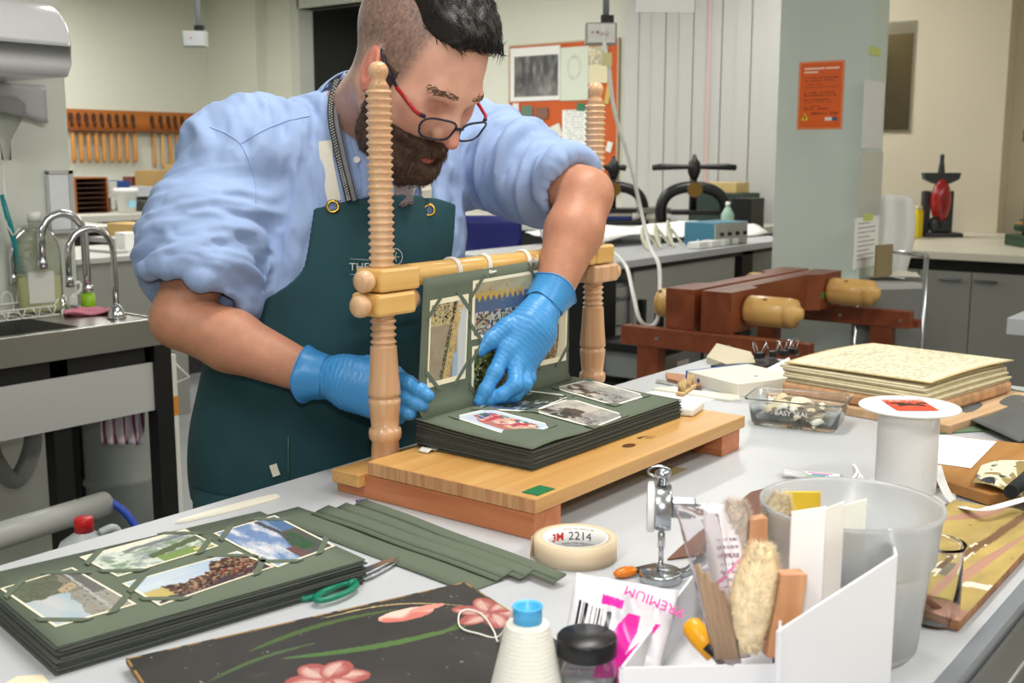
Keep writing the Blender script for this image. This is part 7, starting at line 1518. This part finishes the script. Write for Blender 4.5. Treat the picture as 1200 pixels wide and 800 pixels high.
# ---- shirt: torso and rolled sleeves
def sleeves(P):
    endR = J['shR'] * .16 + J['elR'] * .84; endL = J['shL'] * .17 + J['elL'] * .83
    d = chain(P, [J['shR'] - FT * .005, J['shR'] * .5 + J['elR'] * .5 - RT * -.012, endR], [.076, .080, .078], .04)
    e = chain(P, [J['shL'], J['shL'] * .5 + J['elL'] * .5, endL], [.074, .064, .058], .04)
    aR = npv((J['elR'] - J['shR']).normalized()); aL = npv((J['elL'] - J['shL']).normalized())
    d = smax(d, (P - npv(endR)) @ aR, .003); e = smax(e, (P - npv(endL)) @ aL, .003)
    # rolled cuff
    c0 = J['shR'] * .30 + J['elR'] * .70; cr = rcone(P, c0, endR, .079, .084); cr = np.maximum(np.maximum(cr, (P - npv(endR)) @ aR), -(P - npv(c0)) @ aR); d = smin(d, cr, .012)
    c1 = J['shL'] * .30 + J['elL'] * .70; cr = rcone(P, c1, endL, .060, .063); cr = np.maximum(np.maximum(cr, (P - npv(endL)) @ aL), -(P - npv(c1)) @ aL); e = smin(e, cr, .010)
    # hollow ends so that the arm shows inside the cuff
    d = smax(d, -rcone(P, endR - (J['elR'] - J['shR']).normalized() * .03, endR + (J['elR'] - J['shR']) * .2, .066, .074), .003); e = smax(e, -rcone(P, endL - (J['elL'] - J['shL']).normalized() * .03, endL + (J['elL'] - J['shL']) * .2, .051, .057), .003)
    return d, e
def shirt_sdf(P):
    d = torso(P, .012); a, b = sleeves(P); d = smin(d, a, .05); d = smin(d, b, .05)
    d = smax(d, -rcone(P, J['neck'] + (neck_top - J['neck']).normalized() * .03, neck_top, .066, .066), .006)
    return smax(d, .82 - P[:, 2], .005)
V4, Q4 = sdf_mesh(shirt_sdf, (.88, .94, .80), (1.80, 1.68, 1.62), .0042); V4 = relax(V4, Q4, 2)
N4 = vnormals(V4, Q4)
def folds(V, N):
    P = V; aR = npv(J['shR']); bR = npv(J['elR']); tR = (P - aR) @ (bR - aR) / ((bR - aR) @ (bR - aR)); dR = rcone(P.astype(np.float32), J['shR'], J['elR'], 0, 0)
    aL = npv(J['shL']); bL = npv(J['elL']); tL = (P - aL) @ (bL - aL) / ((bL - aL) @ (bL - aL)); dL = rcone(P.astype(np.float32), J['shL'], J['elL'], 0, 0)
    wR = sst(.12, .09, dR) * sst(.0, .3, tR); wL = sst(.11, .08, dL) * sst(-.1, .2, tL)
    def ridge(Pq, seed): n_ = fb3(Pq, seed, 3); return 1 - np.abs(2 * n_ - 1)
    dv = (bR - aR) / np.linalg.norm(bR - aR); s1 = (P @ dv)[:, None]; c1 = np.array(tuple(FWD)); x1 = (P @ c1)[:, None]; y1 = (P @ np.cross(dv, c1))[:, None]
    qR = np.concatenate([s1 * 15 + y1 * 9, x1 * 7, y1 * 6 - s1 * 4], 1)
    dl = (bL - aL) / np.linalg.norm(bL - aL); s2 = (P @ dl)[:, None]; y2 = (P @ np.cross(dl, c1))[:, None]; qL = np.concatenate([s2 * 20 + y2 * 4, x1 * 6, y2 * 6], 1)
    t_ = np.array(tuple(RT)); qT = np.concatenate([(P @ t_)[:, None] * 16, (P @ np.array(tuple(FT)))[:, None] * 8, P[:, 2:] * 6 + (P @ t_)[:, None] * 3], 1)
    r = (sst(.55, .98, ridge(qR, 21)) * .011 - .003) * wR * (.5 + .9 * sst(.3, .8, tR)) + (sst(.5, .97, ridge(qL, 31)) * .012 - .003) * wL + (sst(.6, .98, ridge(qT, 41)) * .008 - .002) * (1 - np.maximum(wR, wL))
    r = r * 1.7 + .003 * (fb3(P * 22, 7) - .5)
    q2 = np.concatenate([s1 * 34 + y1 * 16, x1 * 12, y1 * 14 - s1 * 8], 1); q3 = np.concatenate([s2 * 42 + y2 * 9, x1 * 12, y2 * 13], 1)
    r = r + sst(.72, .98, ridge(q2, 61)) * .0042 * wR * (.4 + sst(.2, .7, tR)) + sst(.7, .98, ridge(q3, 71)) * .005 * wL + sst(.78, .99, ridge(qT * 2.2, 81)) * .003 * (1 - np.maximum(wR, wL)); return V + N * r[:, None]
V4 = folds(V4, N4); V4 = relax(V4, Q4, 1, .4)
m_shirt = M('light_blue_cotton', (152, 174, 215), .8, weave=(900, .12), var=(900, .03))
shirt = np_obj('shirt', V4, Q4, m_shirt, per, None, PO); shirt['label'] = 'light blue button-down shirt with rolled sleeves'
from mathutils.bvhtree import BVHTree
def bvh(V, Q): return BVHTree.FromPolygons([Vector(v) for v in V], Q.tolist())
BS = bvh(V4, Q4)
def hit(px, py, tree=None, lift=.004):
    d = ray(px, py).normalized(); h = (tree or BS).ray_cast(CAM, d)
    if h[0] is None: return None
    return h[0] - d * lift
# ---- apron
TB0 = PEL; TB1 = CH
def apron_sdf(P):
    t = torso(P, .022); sh = np.abs(t - .004) - .0032
    fr = (P - npv(PEL)) @ npv(FT); z = P[:, 2]
    ctr = npv(PEL)[None] + ((z - PEL.z) / (CH.z - PEL.z))[:, None] * (npv(CH) - npv(PEL))[None]
    a = (P - ctr) @ npv(RT); w = .128 + .135 * sst(1.20, 1.04, z)
    m = np.maximum(np.abs(a + .0) - w, z - (1.302 - .02 * (a / .13) ** 2)); m = np.maximum(m, -((P - ctr) @ npv(FT)) - .03 - .1 * sst(1.15, 1.0, z))
    return np.maximum(np.maximum(sh, m), .55 - z)
def torso_low(P): return P
def apron_full(P):
    return apron_sdf(P)
V5, Q5 = sdf_mesh(apron_full, (.98, 1.08, .80), (1.66, 1.66, 1.34), .0026, 8); V5 = relax(V5, Q5, 1)
N5 = vnormals(V5, Q5); P5 = V5 * 1.0; V5 = V5 + np.array(tuple(FT))[None] * ((fb3(P5 * np.array([7, 7, 3.]), 51) - .5) * .016)[:, None]
m_apron = M('dark_green_canvas', (30, 70, 78), .8, weave=(1100, .15), var=(9, .22))
apron = np_obj('apron', V5, Q5, m_apron, per, None, PO); apron['label'] = 'dark teal green canvas apron'
BA = bvh(V5, Q5); BB = BVHTree.FromPolygons([Vector(v) for v in V], Q.tolist())
def hit2(px, py, lift=.003):
    a = hit(px, py, BA, lift); b = hit(px, py, BS, lift)
    c = [x for x in (a, b) if x is not None]
    return min(c, key=lambda p: (p - CAM).length) if c else None
# skirt of the apron, below the bench top
b = MB()
def skf(u, v):
    a = (u - .5) * 2; c = PEL - RT * 0; ang_ = a * 1.5; r_ = Vector(RT) * (math.sin(ang_) * -.205) + FT * (math.cos(ang_) * .165); z = .83 - v * .38
    return c + r_ + Vector((0, 0, z - PEL.z)) - Vector(PO)
b.sheet(skf, 24, 6, .003).build('apron_skirt', m_apron, apron)
def on_body(pxs, lift=.004): return [hit2(x, y, lift) - Vector(PO) for x, y in pxs]
def ribbon(pxs, w, th, name, mat, parent, lift=.004, up=None):
    pts = catmull([p for p in on_body(pxs, lift)], 5); o = MB().tube(pts, 0, flat=(w, th), up=up or -FWD).build(name, mat, parent); return o
m_strap = M('cream_webbing', (226, 220, 206), .85, weave=(1500, .2)); m_brass = M('brass', (182, 150, 70), .28, 1.0)
ribbon([(392, 236), (387, 212), (383, 188), (381, 165)], .021, .0016, 'neck_strap', m_strap, apron, .003)
for x, y in ((390, 242), (503, 246)):
    c = hit2(x, y, .003); nrm = -ray(x, y).normalized(); q_ = nrm.to_track_quat('Z', 'Y').to_matrix()
    MB().lathe([(.0065, 0), (.0065, .0015), (.0078, .0024), (.0102, .0018), (.0112, 0)], 24, c - Vector(PO), xform=q_, closed=True).build('eyelet', m_brass, apron, label='brass eyelet')
    MB().lathe([(.0064, .0006), (.0001, .0006)], 20, c - Vector(PO), xform=q_).build('eyelet_hole', m_shirt, apron)
# right-hand strap, ring and tab
c = at(500, 222, 1.0); hh = hit2(500, 232, .004) - Vector(PO); h3 = hit2(497, 205, .006) - Vector(PO)
MB().tube([hh, hh + UP * .012, h3], 0, flat=(.016, .0016), up=-FWD).build('neck_strap', m_strap, apron)
for dx in (0, .006): MB().tube([h3 + RIGHT * (.008 * math.cos(a) + dx) + UP * (.009 * math.sin(a) - .006) - FWD * .003 for a in [2 * math.pi * k / 16 for k in range(16)]], .0014, 6, closed=True).build('strap_ring', m_chrome, apron)
h4 = hit2(508, 205, .01) - Vector(PO); MB().tube([h3, h3 + RIGHT * .01 + UP * .012 - FWD * .004, h4 + RIGHT * .006 - UP * .003 - FWD * .006], 0, flat=(.017, .0016), up=UP).build('strap_tab', m_strap, apron)
# embroidered crest ring and lettering on the bib
m_thr = M('pale_thread', (196, 200, 196), .8); c = hit2(463, 301, .0028)
MB().tube([c - Vector(PO) + RIGHT * (.0115 * math.cos(a)) + UP * (.013 * math.sin(a)) for a in [2 * math.pi * k / 24 for k in range(24)]], .0006, 5, closed=True).build('crest', m_thr, apron)
bb = MB()
for k in range(5):
    a = k * 1.256; bb.tube([c - Vector(PO), c - Vector(PO) + RIGHT * (.007 * math.cos(a)) + UP * (.008 * math.sin(a))], .0006, 5)
bb.build('crest', m_thr, apron)
c = hit2(421, 313, .007)
text_mesh('THE', .017, m_thr, 'embroidery', apron, frame3(c - Vector(PO), RIGHT, UP), .0003)
MB().tube([c - Vector(PO) + RIGHT * -.014 + UP * .013, c - Vector(PO) + RIGHT * .016 + UP * .011], .0004, 5).tube([c - Vector(PO) + RIGHT * -.014 - UP * .011, c - Vector(PO) + RIGHT * .016 - UP * .012], .0004, 5).build('embroidery', m_thr, apron)
# pocket seam and tag
sm = [hit2(338, y, .002) for y in (512, 530, 548, 560)]; sm = [p - Vector(PO) for p in sm if p]
if len(sm) > 1: MB().tube(sm, .0014, 6).build('pocket_seam', M('seam_green', (60, 100, 92), .8), apron)
ft_ = hit2(322, 553, .004)
if ft_: MB().tube([ft_ - Vector(PO) + UP * .012 - RIGHT * .003, ft_ - Vector(PO) - UP * .006 + RIGHT * .003], 0, flat=(.012, .001), up=-FWD).build('cloth_tag', m_strap, apron)
for sm_ in ([(246, 149), (268, 158), (284, 172), (298, 205), (300, 238)], [(282, 168), (310, 152), (336, 142), (362, 136)]):
    pq = [hit(v_.x, v_.y, BS, .0002) for v_ in catmull([(x, y, 0) for x, y in sm_], 14)]; pq = [p - Vector(PO) for p in pq if p]
    if len(pq) > 2: MB().tube(pq, .0013, 6).build('seam', m_shirt, shirt)
# ---- collar, placket, buttons, tie
nd = (neck_top - J['neck']).normalized(); cu_ = FT - nd * FT.dot(nd); cu_.normalize(); cv_ = nd.cross(cu_)
def colf(u, v):
    a = (u - .5) * 2 * math.pi * .93; r = .0735 + .004 * v + (.010 * (1 - v) if True else 0); fr = (1 + math.cos(a)) / 2   # a=0 is the back
    d = -cu_ * math.cos(a) + cv_ * math.sin(a); base_ = J['neck'] + nd * (.022 - .030 * (1 - fr))
    return base_ + d * r + nd * (v * (.036 - .006 * (1 - fr))) - Vector(PO)
MB().sheet(colf, 40, 4, .002).build('collar', m_shirt, shirt)
CL = [(400, 85), (398, 100), (405, 130), (420, 160), (440, 190), (458, 215), (462, 228), (447, 234), (432, 212)]
def fallf(u, v):
    pxs = [((398, 92), (404, 84)), ((397, 112), (410, 104)), ((402, 138), (419, 132)), ((412, 170), (431, 166)), ((424, 205), (442, 192)), ((424, 232), (458, 226))]
    k = u * 5; i = min(int(k), 4); t = k - i; A = [pxs[i][j][0] * (1 - t) + pxs[i + 1][j][0] * t for j in (0, 1)]; Bq = [pxs[i][j][1] * (1 - t) + pxs[i + 1][j][1] * t for j in (0, 1)]
    return (A[0] * (1 - v) + A[1] * v, Bq[0] * (1 - v) + Bq[1] * v)
def fallp(u, v):
    x, y = fallf(u, v); p = hit(x, y, BS, .008 + .004 * v); p0 = p if p else at(x, y, 1.80)
    return p0 - Vector(PO)
MB().sheet(lambda u, v: fallp(1 - u, v), 14, 4, .002).build('collar_point', m_shirt, shirt)
bp_ = hit(418, 187, BS, .014)
if bp_:
    qz = (-ray(418, 187)).normalized().to_track_quat('Z', 'Y').to_matrix(); MB().lathe([(.0001, .001), (.004, .0012), (.0052, .002), (.0055, .001), (.005, 0)], 16, bp_ - Vector(PO), xform=qz).build('button', M('pearl_button', (232, 228, 224), .25), shirt)
tie = [(470, 205), (471, 222), (474, 240)]
m_tie = M('brown_patterned_tie', (126, 112, 112), .7, var=(260, .4)); ribbon(tie, .030, .006, 'tie', m_tie, per, .005)
# tape measure round the neck
tm = thing('tape_measure', 'black tape measure with white marks hanging round his neck', 'tape measure', PO)
m_tm = M('black_tape', (24, 24, 26), .5); m_tmw = M('tape_marks', (220, 220, 216), .6)
def tape_run(pxs, w, nm, extra=None):
    pts = [hit2(x, y, .0105) for x, y in pxs]; pts = [p for p in pts if p]; pts = catmull([p - Vector(PO) for p in (extra(pts[0]) + pts if extra else pts)], 8)
    MB().tube(pts, 0, flat=(w, .0012), up=-FWD).build('tape_band', m_tm, tm); b1 = MB(); 
    MB().tube([p + RIGHT * w * .27 - FWD * .0012 for p in pts], 0, flat=(w * .33, .0006), up=-FWD).build('grey_stripe', M('tape_grey', (120, 120, 122), .5), tm)
    for k in range(1, len(pts) - 1, 1):
        for f in (0, .5):
            p = pts[k] * (1 - f) + pts[k + 1] * f - RIGHT * w * (.3 if f else .12) - FWD * .0016; b1.box(p.x - .0008, p.y - .0008, p.z - .0009, p.x + .0008, p.y + .0008, p.z + .0009)
    b1.build('scale_marks', m_tmw, tm)
tape_run([(396, 168), (402, 195), (407, 215), (412, 235)], .018, 'a', lambda p: [at(398, 92, (p - CAM).dot(FWD) + .055), at(391, 118, (p - CAM).dot(FWD) + .02), at(391, 142, (p - CAM).dot(FWD) + .004)])
tape_run([(487, 205), (483, 222), (479, 240)], .013, 'b')
# trousers and shoes
def trous(P):
    d = smin(legs(P) - .016, torso(P, .002), .04); d = smax(d, P[:, 2] - .90, .005); return smax(d, .075 - P[:, 2], .005)
V6, Q6 = sdf_mesh(trous, (.95, 1.2, .05), (1.7, 1.75, .93), .009); np_obj('trousers', V6, Q6, M('navy_trousers', (34, 40, 58), .85), per, None, PO)
for (fx, fy) in FOOT:
    fn = lambda P, fx=fx, fy=fy: smax(chain(P, [Vector((fx + .005, fy + .02, .05)), Vector((fx - .02, fy - .09, .045)), Vector((fx - .045, fy - .19, .035))], [.050, .048, .038], .03), .002 - P[:, 2], .004)
    V7, Q7 = sdf_mesh(fn, (fx - .15, fy - .28, -.02), (fx + .12, fy + .12, .14), .007); np_obj('shoe', V7, Q7, M('black_leather', (24, 22, 22), .4), per, None, PO)
